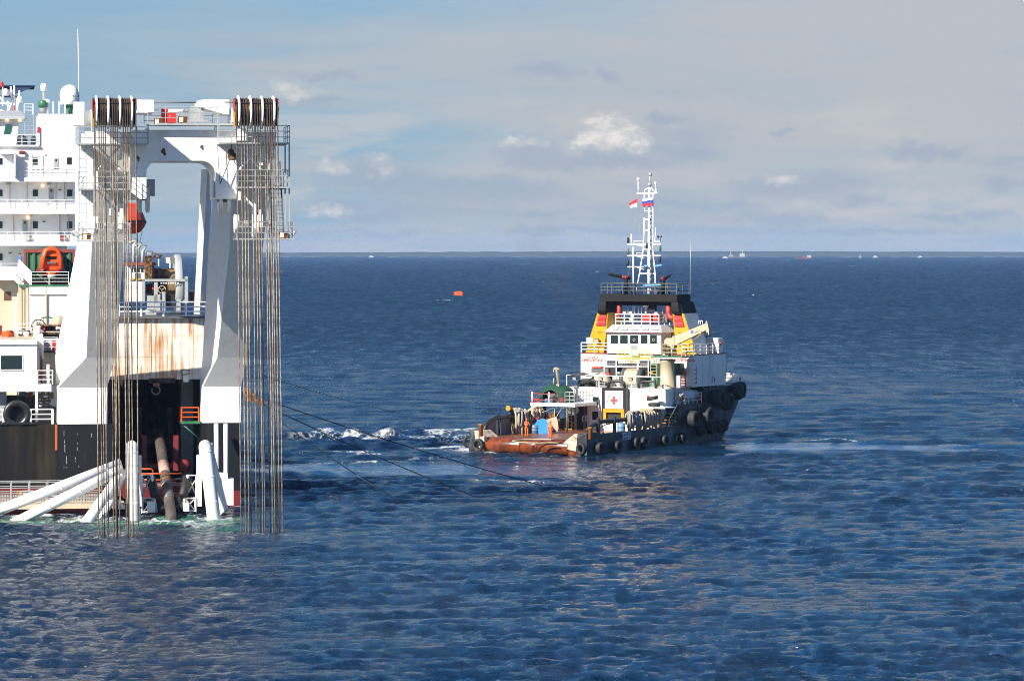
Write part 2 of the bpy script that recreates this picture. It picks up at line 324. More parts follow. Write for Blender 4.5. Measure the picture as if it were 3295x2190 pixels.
M_funnel = paint('funnel_yellow', (0.52, 0.285, 0.006), 0.35, c2=(0.3, 0.15, 0.01), amt=.35, scale=1.2, streak=1)
M_soot = paint('soot_black', (0.007, 0.007, 0.008), 0.7, spec=.25)
M_crane = paint('crane_cream', (0.41, 0.36, 0.25), 0.45, c2=(0.4, 0.28, 0.12), amt=.35, streak=1)
M_skin = paint('skin', (0.45, 0.25, 0.17), 0.6)
M_cover = paint('orange_coverall', (0.75, 0.13, 0.02), 0.8)
M_tarp = paint('dark_green_tarp', (0.012, 0.06, 0.035), 0.6, c2=(0.005, 0.025, 0.015), amt=.6, scale=3)
M_bluetarp = paint('blue_tarp', (0.02, 0.20, 0.50), 0.45, c2=(0.01, 0.1, 0.3), amt=.5, scale=4)
M_net = paint('yellow_net_cord', (0.50, 0.42, 0.06), 0.8)
M_canvas = paint('pale_canvas', (0.44, 0.36, 0.27), 0.85, c2=(0.28, 0.22, 0.16), amt=.5, scale=2)
M_boatred = paint('lifeboat_red', (0.42, 0.035, 0.012), 0.4, c2=(0.25, 0.02, 0.01), amt=.4)
M_boatorange = paint('rescue_boat_orange', (0.62, 0.075, 0.008), 0.35)
M_contgreen = paint('container_green', (0.035, 0.13, 0.075), 0.5, c2=(0.02, 0.06, 0.04), amt=.6)
M_contred = paint('container_frame_red', (0.22, 0.055, 0.04), 0.55, c2=(0.12, 0.04, 0.03), amt=.6)
M_tube = paint('stinger_paint', (0.80, 0.80, 0.79), 0.35, c2=(0.50, 0.47, 0.38), amt=.35, scale=1.2, lo=.5, hi=.72)
M_lamp_on = lamp('lit_lamp', (1.0, 0.58, 0.22), 2.2)
M_reflect = paint('lamp_reflector', (0.85, 0.82, 0.75), 0.15, 0.6)

# ------------------------------------------------------------------ mesh building
class MB:
    def __init__(s): s.v = []; s.f = []; s.sm = []; s.mi = []; s.cur = 0
    def add(s, vs, fs, smooth=False):
        b = len(s.v); s.v += [tuple(p) for p in vs]
        for q in fs: s.f.append([b + i for i in q]); s.sm.append(smooth); s.mi.append(s.cur)
        return s
    def hexa(s, p): return s.add(p, [(0,3,2,1),(4,5,6,7),(0,1,5,4),(1,2,6,5),(2,3,7,6),(3,0,4,7)])
    def box(s, a, b):
        x0,y0,z0 = (min(a[i], b[i]) for i in range(3)); x1,y1,z1 = (max(a[i], b[i]) for i in range(3))
        return s.hexa([(x0,y0,z0),(x1,y0,z0),(x1,y1,z0),(x0,y1,z0),(x0,y0,z1),(x1,y0,z1),(x1,y1,z1),(x0,y1,z1)])
    def prism(s, pts, vec):
        n = len(pts); a = [Vector(p) for p in pts]; b = [p + Vector(vec) for p in a]
        return s.add(a + b, [tuple(range(n)), tuple(range(2*n - 1, n - 1, -1))] + [(i, i + n, (i+1) % n + n, (i+1) % n) for i in range(n)])
    def tube(s, pts, r, n=6, closed=False, rs=None):
        P = [Vector(p) for p in pts]; m = len(P); rings = []; up = None
        for i, p in enumerate(P):
            if closed: t = P[(i+1) % m] - P[i-1]
            else: t = (P[min(i+1, m-1)] - P[max(i-1, 0)])
            if t.length < 1e-9: t = Vector((0,0,1))
            t.normalize()
            if up is None: up = Vector((0,0,1)) if abs(t.z) < .9 else Vector((1,0,0))
            x = t.cross(up); x = x.normalized() if x.length > 1e-6 else t.orthogonal().normalized()
            y = x.cross(t).normalized(); up = y
            rr = r if rs is None else rs[i]
            rings.append([p + (x * math.cos(2*math.pi*k/n) + y * math.sin(2*math.pi*k/n)) * rr for k in range(n)])
        vs = [q for ring in rings for q in ring]; fs = []
        for i in range(m if closed else m - 1):
            j = (i + 1) % m
            for k in range(n): fs.append((i*n + k, i*n + (k+1) % n, j*n + (k+1) % n, j*n + k))
        s.add(vs, fs, n > 5)
        if not closed:
            b = len(s.v) - len(vs)
            s.f.append([b + k for k in range(n)][::-1]); s.f.append([b + (m-1)*n + k for k in range(n)]); s.sm += [False]*2; s.mi += [s.cur]*2
        return s
    def cyl(s, a, b, r, r2=None, n=14): return s.tube([a, b], r, n, rs=[r, r if r2 is None else r2])
    def lathe(s, prof, o, axis='z', n=16):
        vs = []; fs = []
        for (r, h) in prof:
            for k in range(n):
                c, q = r * math.cos(2*math.pi*k/n), r * math.sin(2*math.pi*k/n)
                d = {'z': (c, q, h), 'x': (h, c, q), 'y': (q, h, c)}[axis]
                vs.append((o[0] + d[0], o[1] + d[1], o[2] + d[2]))
        for i in range(len(prof) - 1):
            for k in range(n): fs.append((i*n + k, i*n + (k+1) % n, (i+1)*n + (k+1) % n, (i+1)*n + k))
        s.add(vs, fs, True); b = len(s.v) - len(vs)
        for i in (0, len(prof) - 1):
            if prof[i][0] > 1e-4: s.f.append([b + i*n + k for k in range(n)]); s.sm.append(False); s.mi.append(s.cur)
        return s
    def ell(s, c, r, n=14, m=8, z0=-1.0, z1=1.0):
        return s.lathe([(max(1e-5, math.sqrt(max(0, 1 - t*t))), t) for t in (math.sin((math.asin(z0) + (math.asin(z1) - math.asin(z0)) * i / m)) for i in range(m + 1))], (0,0,0), 'z', n).xf_last(n * (m + 1), c, r)
    def xf_last(s, cnt, c, r):
        for i in range(len(s.v) - cnt, len(s.v)):
            p = s.v[i]; s.v[i] = (c[0] + p[0]*r[0], c[1] + p[1]*r[1], c[2] + p[2]*r[2])
        return s
    def loft(s, rings, caps=True, smooth=False):
        n = len(rings[0]); vs = [p for r in rings for p in r]; fs = []
        for i in range(len(rings) - 1):
            for k in range(n): fs.append((i*n + k, i*n + (k+1) % n, (i+1)*n + (k+1) % n, (i+1)*n + k))
        if caps: fs += [tuple(range(n))[::-1], tuple((len(rings)-1)*n + k for k in range(n))]
        return s.add(vs, fs, smooth)
    def grid(s, P, smooth=True):
        h, w = len(P), len(P[0]); vs = [p for r in P for p in r]
        return s.add(vs, [(i*w + j, i*w + j + 1, (i+1)*w + j + 1, (i+1)*w + j) for i in range(h-1) for j in range(w-1)], smooth)
    def mesh(s, name, mats, off=(0,0,0), fix=True):
        me = bpy.data.meshes.new(name)
        me.from_pydata([(p[0]-off[0], p[1]-off[1], p[2]-off[2]) for p in s.v], [], s.f)
        for m in (mats if isinstance(mats, (list, tuple)) else [mats]): me.materials.append(m)
        me.polygons.foreach_set('use_smooth', s.sm); me.polygons.foreach_set('material_index', s.mi)
        if fix:
            import bmesh
            b = bmesh.new(); b.from_mesh(me); bmesh.ops.recalc_face_normals(b, faces=b.faces); b.to_mesh(me); b.free()
        me.update(); return me
    def obj(s, name, mat, parent=None, off=None, fix=True):
        if off is None: off = OFF.get(parent.name, (0,0,0)) if parent else (0,0,0)
        o = bpy.data.objects.new(name, s.mesh(name, mat, off, fix)); col.objects.link(o)
        if parent: o.parent = parent; OFF[o.name] = off
        return o
OFF = {}                                         # the base point that a thing's parts are measured from
class Frame:                                     # a ship's own axes: u to starboard, v ahead, z up
    def __init__(s, X, Y, hdeg):
        h = R(hdeg); s.o = (X, Y); s.h = h; s.F = (math.sin(h), math.cos(h)); s.R = (math.cos(h), -math.sin(h))
    def _ray(s, x, y):
        d = ((x - PCX) / FOC, 1.0, -(y - PY0) / FOC)
        return ((-(s.o[0]*s.R[0] + s.o[1]*s.R[1]), -(s.o[0]*s.F[0] + s.o[1]*s.F[1]), EYE), (d[0]*s.R[0] + d[1]*s.R[1], d[0]*s.F[0] + d[1]*s.F[1], d[2]))
    def _hit(s, x, y, i, val):
        o, d = s._ray(x, y); t = (val - o[i]) / d[i]; return Vector(o[k] + t * d[k] for k in range(3))
    def v(s, x, y, v): return s._hit(x, y, 1, v)
    def u(s, x, y, u): return s._hit(x, y, 0, u)
    def z(s, x, y, z): return s._hit(x, y, 2, z)
    def world(s, p): return Vector((s.o[0] + p[0]*s.R[0] + p[1]*s.F[0], s.o[1] + p[0]*s.R[1] + p[1]*s.F[1], p[2]))
    def pix(s, p):
        w = s.world(p); return PCX + FOC * w.x / w.y, PY0 - (w.z - EYE) * FOC / w.y
    def rect(s, mb, x0, y0, x1, y1, v, depth):   # a block whose after face shows as this rectangle at station v
        a, b = s.v(x0, y1, v), s.v(x1, y0, v); c = s.v(x0, y0, v)
        return mb.box((a.x, v, (a.z + s.v(x1, y1, v).z) / 2), (b.x, v + depth, (b.z + c.z) / 2))
    def poly(s, mb, pts, v, depth): return mb.prism([s.v(x, y, v) for x, y in pts], (0, depth, 0))
def tag(o, label, cat, group=None):
    o['label'] = label; o['category'] = cat
    if group: o['group'] = group
    return o
def thing(name, label, cat, frame=None, base=(0,0,0), group=None):
    o = bpy.data.objects.new(name, None); col.objects.link(o); o.empty_display_size = .3
    if frame: o.location = frame.world(base); o.rotation_euler = (0, 0, -frame.h)
    else: o.location = base
    OFF[o.name] = tuple(base); return tag(o, label, cat, group)
def dup(root, loc=None, rot=None, label=None, group=None):
    r = root.copy(); col.objects.link(r)
    if loc is not None: r.location = loc
    if rot is not None: r.rotation_euler = rot
    if label: r['label'] = label
    if group: r['group'] = group
    for ch in list(root.children):
        c = ch.copy(); col.objects.link(c); c.parent = r
        for gch in list(ch.children):
            e = gch.copy(); col.objects.link(e); e.parent = c
    return r
def single(name, mb, mat, frame, base, label, cat, group=None):   # a thing that is one mesh
    o = bpy.data.objects.new(name, mb.mesh(name, mat, base)); col.objects.link(o)
    o.location = frame.world(base) if frame else base
    if frame: o.rotation_euler = (0, 0, -frame.h)
    return tag(o, label, cat, group)
def part(root, name, mat, fn, *a, **k):
    mb = MB(); fn(mb, *a, **k); return mb.obj(name, mat, root)
def rail(root, pts, h=1.05, bars=3, step=1.5, r=0.028, rp=0.032, mat=None, name='railing'):
    mb = MB(); P = [Vector(p) for p in pts]; up = Vector((0,0,1))
    for k in range(bars): mb.tube([p + up * h * (k + 1) / bars for p in P], r, 5)
    for a, b in zip(P, P[1:]):
        n = max(1, round((b - a).length / step))
        for i in range(n + 1):
            if i == 0 and a is not P[0]: continue
            q = a.lerp(b, i / n); mb.tube([q, q + up * h], rp, 5)
    return mb.obj(name, mat or M_clean, root)
def ladder(root, a, b, w=(0.45,0,0), step=0.3, r=0.025, mat=None, name='ladder'):
    mb = MB(); a, b, w = Vector(a), Vector(b), Vector(w); mb.tube([a, b], r, 5); mb.tube([a + w, b + w], r, 5)
    n = int((b - a).length / step)
    for i in range(1, n): p = a.lerp(b, i / n); mb.tube([p, p + w], r * .8, 4)
    return mb.obj(name, mat or M_galv, root)
def floodlight(root, p, d=(0,-1,-.35), w=.42, lit=False, mat=None):
    p, d = Vector(p), Vector(d).normalized(); x = d.cross(Vector((0,0,1))).normalized(); y = x.cross(d)
    h = .3 * w / .42; mb = MB()
    c = [p + x*sx*w/2 + y*sy*h/2 for sx, sy in ((-1,-1),(1,-1),(1,1),(-1,1))]; k = [q - d*.22 + (p - q)*.25 for q in c]
    mb.hexa(k + c); o = mb.obj('floodlight', mat or M_dgrey, root)
    f = MB(); kx, dx_ = (.2, .18) if lit else (.43, 0); c2 = [p + x*(sx*w*kx + w*dx_) + y*sy*h*.36 + d*.006 for sx, sy in ((-1,-1),(1,-1),(1,1),(-1,1))]
    f.hexa([q - d*.03 for q in c2] + c2); f.obj('lens', M_lamp_on if lit else M_reflect, o); return o
def text_mesh(txt, size, name, mat, M, root, arc=None, sx=1.0):
    """flat lettering; M maps text space (x along the line, y up, z out of the plate) into the thing's axes"""
    def one(t):
        c = bpy.data.curves.new('t', 'FONT'); c.body = t; c.size = size; c.align_x = 'CENTER'; c.resolution_u = 2; c.extrude = 0.004; c.offset = 0.014
        o = bpy.data.objects.new('t', c); col.objects.link(o); bpy.context.view_layer.update()
        me = bpy.data.meshes.new_from_object(o.evaluated_get(bpy.context.evaluated_depsgraph_get())); bpy.data.objects.remove(o); bpy.data.curves.remove(c); return me
    mb = MB(); off = OFF.get(root.name, (0,0,0))
    items = [(txt, Matrix.Identity(4))]
    if arc:
        rad, a0, a1 = arc; items = []
        for i, ch in enumerate(txt):
            if ch == ' ': continue
            a = a0 + (a1 - a0) * i / (len(txt) - 1)
            items.append((ch, Matrix.Rotation(a, 4, 'Z').inverted() @ Matrix.Translation((0, rad, 0))))
    for t, m in items:
        me = one(t); mb.add([M @ (m @ Vector((q.co.x * sx, q.co.y, q.co.z))) for q in me.vertices], [tuple(p.vertices) for p in me.polygons]); bpy.data.meshes.remove(me)
    return mb.obj(name, mat, root, off)

# ------------------------------------------------------------------ the pipelaying vessel
B = Frame(-24.0, 240.0, -9.5)
class Zm:                                        # reading points off an enlarged view of the photograph
    def __init__(s, x0, y0, k): s.a = (x0, y0, k)
    def __call__(s, x, y): return s.a[0] + x / s.a[2], s.a[1] + y / s.a[2]
zA, zB, zC, zD, zE = Zm(0,80,3.016), Zm(0,560,2.904), Zm(0,1050,2.412), Zm(200,280,3.015), Zm(580,280,3.015)
zF, zG, zH, zI, zJ, zK, zL = Zm(350,750,3.92), Zm(400,1150,2.613), Zm(0,840,6.03), Zm(0,1080,5.227), Zm(0,1520,5.128), Zm(440,1200,6.03), Zm(0,250,6.819)
def zr(mb, fr, Z, x0, y0, x1, y1, v, dep): a, b = Z(x0, y0), Z(x1, y1); return fr.rect(mb, a[0], a[1], b[0], b[1], v, dep)
def zp(fr, Z, x, y, v): a = Z(x, y); return fr.v(a[0], a[1], v)

ship = thing('pipelay_vessel', 'big white and black pipelaying vessel seen from astern with a tall A-frame of hoisting wires', 'ship', B, (0,0,0))
def S(name, mat, *boxes, parent=None):
    mb = MB()
    for b in boxes: mb.box(*b)
    return mb.obj(name, mat, parent or ship)
def SR(name, mat, Z, *rects, parent=None):       # rects: x0, y0, x1, y1, station, depth
    mb = MB()
    for r in rects: zr(mb, B, Z, *r)
    return mb.obj(name, mat, parent or ship)
# hull
S('hull', M_black, ((-9.34,0,1.1),(-5.2,95,6.1))); S('hull', M_black, ((1.2,0,1.1),(4.06,95,6.1)))
S('hull_plating', M_plate, ((-18,.25,1.1),(-9.36,95,6.05)))
S('bottom_plating', M_boot, ((-18,.25,-3),(-9.36,95,1.1))); S('bottom_plating', M_boot, ((-9.34,0,-3),(-5.2,95,1.1))); S('bottom_plating', M_boot, ((1.2,0,-3),(4.06,95,1.1)))
S('corner_strip', paint('orange_rust', (0.42,0.10,0.02), .6, c2=(.2,.05,.02), amt=.7), ((-9.52,-.02,4.2),(-9.36,.24,6.05)))
rm_ = random.Random(3)
for x, y0, y1 in ((497,812,845),(501,880,905),(503,915,975),(600,828,840),(602,900,912),(600,935,960),(515,1005,1040),(518,1040,1065),(585,1012,1030),(588,1040,1050),(497,1085,1100),(520,1088,1098),(710,828,858),(612,1080,1092)):
    mb = MB(); n_ = 5; L_ = [zC(x + rm_.uniform(-3,-1), y0 + (y1-y0)*i/n_) for i in range(n_+1)] + [zC(x + rm_.uniform(0,3), y1 - (y1-y0)*i/n_) for i in range(n_+1)]
    B.poly(mb, L_, -.012, .01); mb.obj('chipped_paint', M_grey, ship)
# tunnel of the pipe ramp
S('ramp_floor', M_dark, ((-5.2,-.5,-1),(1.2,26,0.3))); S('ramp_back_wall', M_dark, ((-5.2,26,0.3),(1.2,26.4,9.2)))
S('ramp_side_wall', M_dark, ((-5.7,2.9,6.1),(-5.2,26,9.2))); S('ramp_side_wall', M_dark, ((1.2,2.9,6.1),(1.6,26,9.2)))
S('ramp_grey_panel', M_grey, ((0.25,9,0.3),(1.17,12,5.2)), ((0.25,9,5.24),(1.17,12,9.15)))
# middle bulkhead under the winch deck
bul = S('bulkhead', M_rusty, ((-5.69,3.0,9.2),(1.58,24,13.75)))
mb = MB()
for zz in (10.9, 12.4): mb.box((-5.6,2.975,zz),(1.5,2.99,zz+.03))
for uu in (-4.1,-2.4,-.8,.7): mb.box((uu,2.96,9.3),(uu+.03,2.99,13.7))
mb.obj('weld_seams', M_cream, bul)
S('winch_deck', M_dgrey, ((-6.2,2.6,13.75),(1.75,25,13.9)))
e0, e1 = B.v(383,1019,2.75), B.v(669,1019,2.75)
rail(ship, [(e0.x,2.75,13.9),(e1.x,2.75,13.9)], 1.05, 3, 1.55, .05, .075)
# lamp, roller beam and hook over the ramp
SR('lamp_bracket', M_clean, zG, (495,148,540,205,2.8,.15)); floodlight(ship, zp(B,zG,518,122,2.6), (0,-1,-.3), .55)
mb = MB(); mb.cyl(zp(B,zG,215,195,2.3), zp(B,zG,425,192,2.3), .2, n=12); zr(mb,B,zG,208,178,232,212,2.0,.5); zr(mb,B,zG,405,176,428,210,2.0,.5); rb = mb.obj('roller_beam', M_dark, ship)
mb = MB(); zr(mb,B,zG,245,215,300,240,2.2,.3); mb.obj('hook_block', M_rustdeck, rb)
mb = MB(); c = zp(B,zG,265,275,2.35); mb.tube([c + Vector((.3*math.cos(a),0,.3*math.sin(a))) for a in [i*math.pi/6 for i in range(-7,4)]], .07, 6); mb.obj('hook', M_dgrey, rb)
# orange inspection platform
pl = SR('platform', M_green, zG, (478,540,640,556,1.6,1.6))
a, b = zp(B,zG,482,540,1.65), zp(B,zG,625,540,1.65)
rail(pl, [(a.x,3.1,a.z),(a.x,1.65,a.z),(b.x,1.65,a.z)], 1.05, 3, 1.6, .045, .05, M_orange, 'platform_rail')
mb = MB(); mb.tube([zp(B,zG,485,556,1.8), zp(B,zG,640,690,1.8)], .05, 6); mb.obj('platform_brace', M_green, pl)
# stairs of red guide columns inside the ramp
for x0, x1 in ((150,192),(412,455)):
    SR('guide_column', M_dred, zG, (x0,650,x1,950,4.0,.8))
for x0, x1 in ((112,150),(365,405)):
    SR('guide_column', M_dred, zG, (x0,425,x1,800,14,.8))
SR('cross_beam', M_dred, zG, (190,890,420,930,4.3,.5)); SR('cross_beam', M_dred, zG, (190,690,420,720,14.3,.5))
mb = MB(); c = zp(B,zG,505,910,2.0); mb.ell(c, (.5,.5,.5)); bo = single('buoy_ball', mb, M_dred, B, tuple(c), 'dark red ball buoy hanging beside the pipe ramp', 'buoy')
# ---- A-frame
def v3(p): return tuple(p)
def leg(base, L1, L2, L3, L4):
    mb = MB(); mb.loft([base, L1, L2, L3, L4]); return mb.obj('frame_leg', M_leg, ship)
def zfix(p, z): return (p[0], p[1], z)
def lev(pPF, vPF, pPA, vPA, pSA, vSA, vSF):
    PA, SA, PF = B.v(*pPA, vPA), B.v(*pSA, vSA), B.v(*pPF, vPF); z = PA.z
    return [zfix(PF, z), zfix(PA, z), zfix(SA, z), (SA.x, vSF, z)]
leg([(-9.34,3,6.1),(-9.34,-.05,6.1),(-5.7,-.05,6.1),(-5.7,3,6.1)], [(-9.34,3,8.75),(-9.34,-.05,8.75),(-5.75,-.05,8.75),(-5.75,3,8.75)],
    lev((178,1150),1.2,(278,1150),-1.8,(371,1150),-1.8,1.2), lev((250,780),-6.5,(296,778),-9.2,(400,778),-9.2,-6.5), lev((262,425),-11.5,(304,425),-14.5,(432,425),-14.5,-11.5))
leg([(1.25,3,6.1),(1.25,-.05,6.1),(4.06,-.05,6.1),(4.06,3,6.1)], [(1.25,3,8.75),(1.25,-.05,8.75),(4.06,-.05,8.75),(4.06,3,8.75)],
    lev((652,1150),1.2,(699,1150),-1.8,(795,1150),-1.8,1.2), lev((672,780),-6.5,(740,778),-9.2,(848,778),-9.2,-6.5), lev((700,425),-11.5,(756,425),-14.5,(890,425),-14.5,-11.5))
for sh in (0.0, -7.3):
    a, b = B.v(668,545,-10) + Vector((sh,0,0)), B.v(642,1010,5) + Vector((sh,0,0)); ring = [Vector((-.42,.25,0)), Vector((-.05,-.75,0)), Vector((.42,.1,0)), Vector((.05,1.0,0))]
    mb = MB(); mb.loft([[b + q for q in ring], [a + q for q in ring]]); mb.obj('frame_strut', M_leg, ship)
# cross beam with its arched underside
arc = lambda cx_, cy_, r_, a0, a1, n=7: [(cx_ + r_*math.cos(R(a0+(a1-a0)*i/n)), cy_ - r_*math.sin(R(a0+(a1-a0)*i/n))) for i in range(n+1)]
mb = MB(); B.poly(mb, [(425,418),(425,640),(471,640)] + arc(512,558,41,180,90) + arc(648,564,47,90,0) + [(696,640),(762,640),(762,418)], -17.05, 6.0)
beam = mb.obj('cross_beam', M_leg, ship)
for Z, x, y, rx, ry in ((zD,985,628,22,36),(zD,738,695,13,28),(zE,212,585,17,25)):
    mb = MB(); pts = []
    for i in range(12):
        a = i * math.pi / 6; k = 1 + .25 * math.sin(3*a + x) + .15 * math.sin(2*a)
        pts.append(Z(x + rx*k*math.cos(a), y + ry*k*math.sin(a)))
    B.poly(mb, pts, -17.062, .01); mb.obj('bare_patch', paint('rust_patch', (.085,.04,.03), .7), beam)
mb = MB(); zr(mb,B,zD,725,125,890,250,-17.3,4); mb.obj('top_housing', M_white, ship)
mb = MB(); B.poly(mb, [zE(180,128),zE(180,190),zE(330,235),zE(440,265),zE(475,265),zE(475,125),zE(300,118)], -17.3, 4); mb.obj('top_housing', M_white, ship)
mb = MB(); mb.tube([zp(B,zD,890,152,-15), zp(B,zE,180,152,-15)], .06, 6); mb.obj('drive_shaft', M_dgrey, ship); mb = MB(); mb.tube([zp(B,zE,440,150,-18), zp(B,zE,510,150,-22)], .06, 6); mb.obj('drive_shaft', M_dgrey, ship)
SR('beam_walkway', M_galv, zD, (830,352,1700,372,-17.9,1.8))
a, b = zp(B,zD,832,352,-17.8), zp(B,zE,365,352,-17.8)
rail(ship, [(a.x,-17.8,a.z),(b.x,-17.8,a.z)], 1.1, 3, 1.3, .025, .03, M_galv)
rail(ship, [(a.x,-13,a.z),(b.x,-13,a.z)], 1.1, 3, 1.3, .025, .03, M_galv)
cab = SR('red_cabinet', M_red, zD, (965,212,1105,345,-16.5,.9)); SR('cabinet_handle', M_clean, zD, (1042,275,1048,292,-16.53,.03), parent=cab)
gc = SR('grey_cabinet', M_grey, zE, (105,185,225,340,-16.5,.9)); SR('cabinet_panel', M_galv, zE, (148,250,208,300,-16.54,.04), parent=gc)
mb = MB(); mb.cyl(zp(B,zD,1030,232,-17.6), zp(B,zE,75,232,-17.6), .14, n=10); mb.obj('lamp_tube', M_clean, ship)
for Z, x, y, l in ((zD,935,335,True),(zD,1165,318,True),(zE,25,318,True),(zD,235,1450,True),(zE,1000,1435,True)):
    floodlight(ship, zp(B,Z,x,y,-19.2 if y > 1000 else -17.9), (.2,-1,-.25), .62, l, M_rustdeck)
floodlight(ship, zp(B,zE,1110,1425,-18.5), (.9,-.3,-.6), .5, False, M_clean); floodlight(ship, zp(B,zD,110,1430,-18.5), (-.9,-.3,-.6), .6, False, M_clean)
# stern platforms on both towers
def tower_platform(Z, x0, x1, ys, yr, v=-19.3, dep=4.2, mat=M_galv):
    p = SR('tower_platform', mat, Z, (x0,ys,x1,ys+13,v,dep)); a, b = zp(B,Z,x0,ys,v), zp(B,Z,x1,ys,v); h = (ys - yr)/3.015*B.world(a).y/FOC
    rail(p, [(a.x,v+dep-.1,a.z),(a.x,v+.05,a.z),(b.x,v+.05,a.z),(b.x,v+dep-.1,a.z)], h, 3, 1.25, .028, .03, mat, 'platform_rail'); return p
for (x0,x1,ys,yr) in ((150,838,545,385),(158,655,985,818),(158,655,1488,1320)): tower_platform(zD, x0, x1, ys, yr)
for (x0,x1,ys,yr) in ((378,1062,538,370),(560,1060,968,805),(560,1105,1468,1305)): tower_platform(zE, x0, x1, ys, yr)
for x in (1012, 1052): SR('tower_post', M_galv, zE, (x,550,x+14,1468,-18.9,.15))
SR('tower_post', M_white, zD, (130,560,165,1480,-18.6,.5))
SR('tower_wall', M_white, zD, (190,560,300,1480,-16.2,3.0))
SR('tower_cabinet', M_white, zD, (112,145,215,372,-18.6,1.4)); SR('tower_cabinet', M_white, zD, (222,230,285,500,-18.2,1.2))
ladder(ship, zp(B,zD,168,1480,-18.7), zp(B,zD,168,565,-18.7), (.46,0,0), .3, .022, M_galv)
ladder(ship, zp(B,zE,868,1460,-18.2), zp(B,zE,868,560,-18.2), (.3,0,0), .3, .022, M_dgrey)
mb = MB(); a, b = zp(B,zE,915,1445,-18.8), zp(B,zE,915,860,-18.4)     # steep stair of the starboard tower
st = MB(); st.tube([zp(B,zE,1005,1440,-18.8), zp(B,zE,965,720,-18.4)], .06, 5); st.tube([zp(B,zE,915,1445,-18.8), zp(B,zE,930,860,-18.4)], .04, 5)
stair = st.obj('tower_stair', M_dgrey, ship)
for i in range(15):
    t = (i + .5) / 15; p = a.lerp(b, t); tr = MB(); w = .62 - .18 * t; tr.box((p.x+.02,p.y-.12,p.z),(p.x+.02+w,p.y+.12,p.z+.04)); tr.obj('tread', M_dgrey, stair)
for Z, xs, cy_ in ((zD,(752,828),1085),(zE,(385,462),1100)):            # twin sheaves under the beam
    for x in xs:
        c = zp(B,Z,x,cy_,-15.5); mb = MB(); mb.lathe([(.25,-.09),(.93,-.12),(1.0,-.1),(.93,-.03),(.93,.03),(1.0,.1),(.93,.12),(.25,.09)], c, 'x', 24); mb.obj('sheave', M_white, ship)
    c = zp(B,Z,sum(xs)/2,cy_-140,-15.5); mb = MB(); mb.box(c-Vector((.75,.5,.8)), c+Vector((.75,.5,.35))); mb.tube([zp(B,Z,xs[0]-25,cy_,-15.5), zp(B,Z,xs[1]+25,cy_,-15.5)], .13, 10); mb.obj('sheave_hanger', M_grey, ship)
SR('bracket', M_dgrey, zD, (650,855,800,885,-15,.5))
mb = MB()                                                                # slack chains and a small hoist on the starboard tower
mb.tube([zp(B,zE,500,545,-17.6), zp(B,zE,490,640,-17.6), zp(B,zE,470,730,-17.6), zp(B,zE,415,870,-17.6), zp(B,zE,385,940,-17.6)], .04, 5)
mb.tube([zp(B,zE,505,640,-17.7), zp(B,zE,530,740,-17.7), zp(B,zE,580,800,-17.7), zp(B,zE,590,860,-17.7)], .03, 5); mb.tube([zp(B,zE,362,560,-17.6), zp(B,zE,370,740,-17.6), zp(B,zE,385,930,-17.6)], .025, 5)
mb.obj('chain', M_dgrey, ship)
mb = MB(); c = zp(B,zE,490,640,-17.7); mb.ell(c, (.25,.2,.3)); c = zp(B,zE,505,675,-17.7); mb.cyl(c-Vector((.12,.15,0)), c+Vector((.12,.15,0)), .28, n=12); mb.obj('hoist', M_grime, ship)
# lower guide sheaves, braces and boxes on the face of both towers
for Z, xs, cy_, bx in ((zD,(325,560),1345,((330,430,560,560),(455,1010,475,1240),(560,600,585,700),(330,820,352,1000),(560,1130,590,1290))),(zE,(545,775),1325,((560,400,640,520),(720,1000,745,1460),(770,650,800,760),(560,1010,585,1100),(860,560,880,800),(760,1190,790,1290)))):
    for x in xs:
        c = zp(B,Z,x,cy_,-18.6); mb = MB(); mb.lathe([(.2,-.14),(.62,-.16),(.66,-.12),(.58,0),(.66,.12),(.62,.16),(.2,.14)], c, 'x', 20); mb.obj('guide_sheave', M_white, ship)
        m2 = MB(); m2.cyl(c, c + Vector((.75,0,0)), .22, n=14); m2.obj('sheave_axle', M_white, ship)
    for r_ in bx: SR('tower_bracket', M_white, Z, r_ + (-18.0,2.6))
    for (xa,ya,xb,yb) in ((350,575,560,800),(350,800,560,575),(350,1010,560,1240)):
        dx = 0 if Z is zD else 225; mb = MB(); mb.tube([zp(B,Z,xa+dx,ya,-17.7), zp(B,Z,xb+dx,yb,-17.7)], .07, 5); mb.obj('tower_brace', M_white, ship)
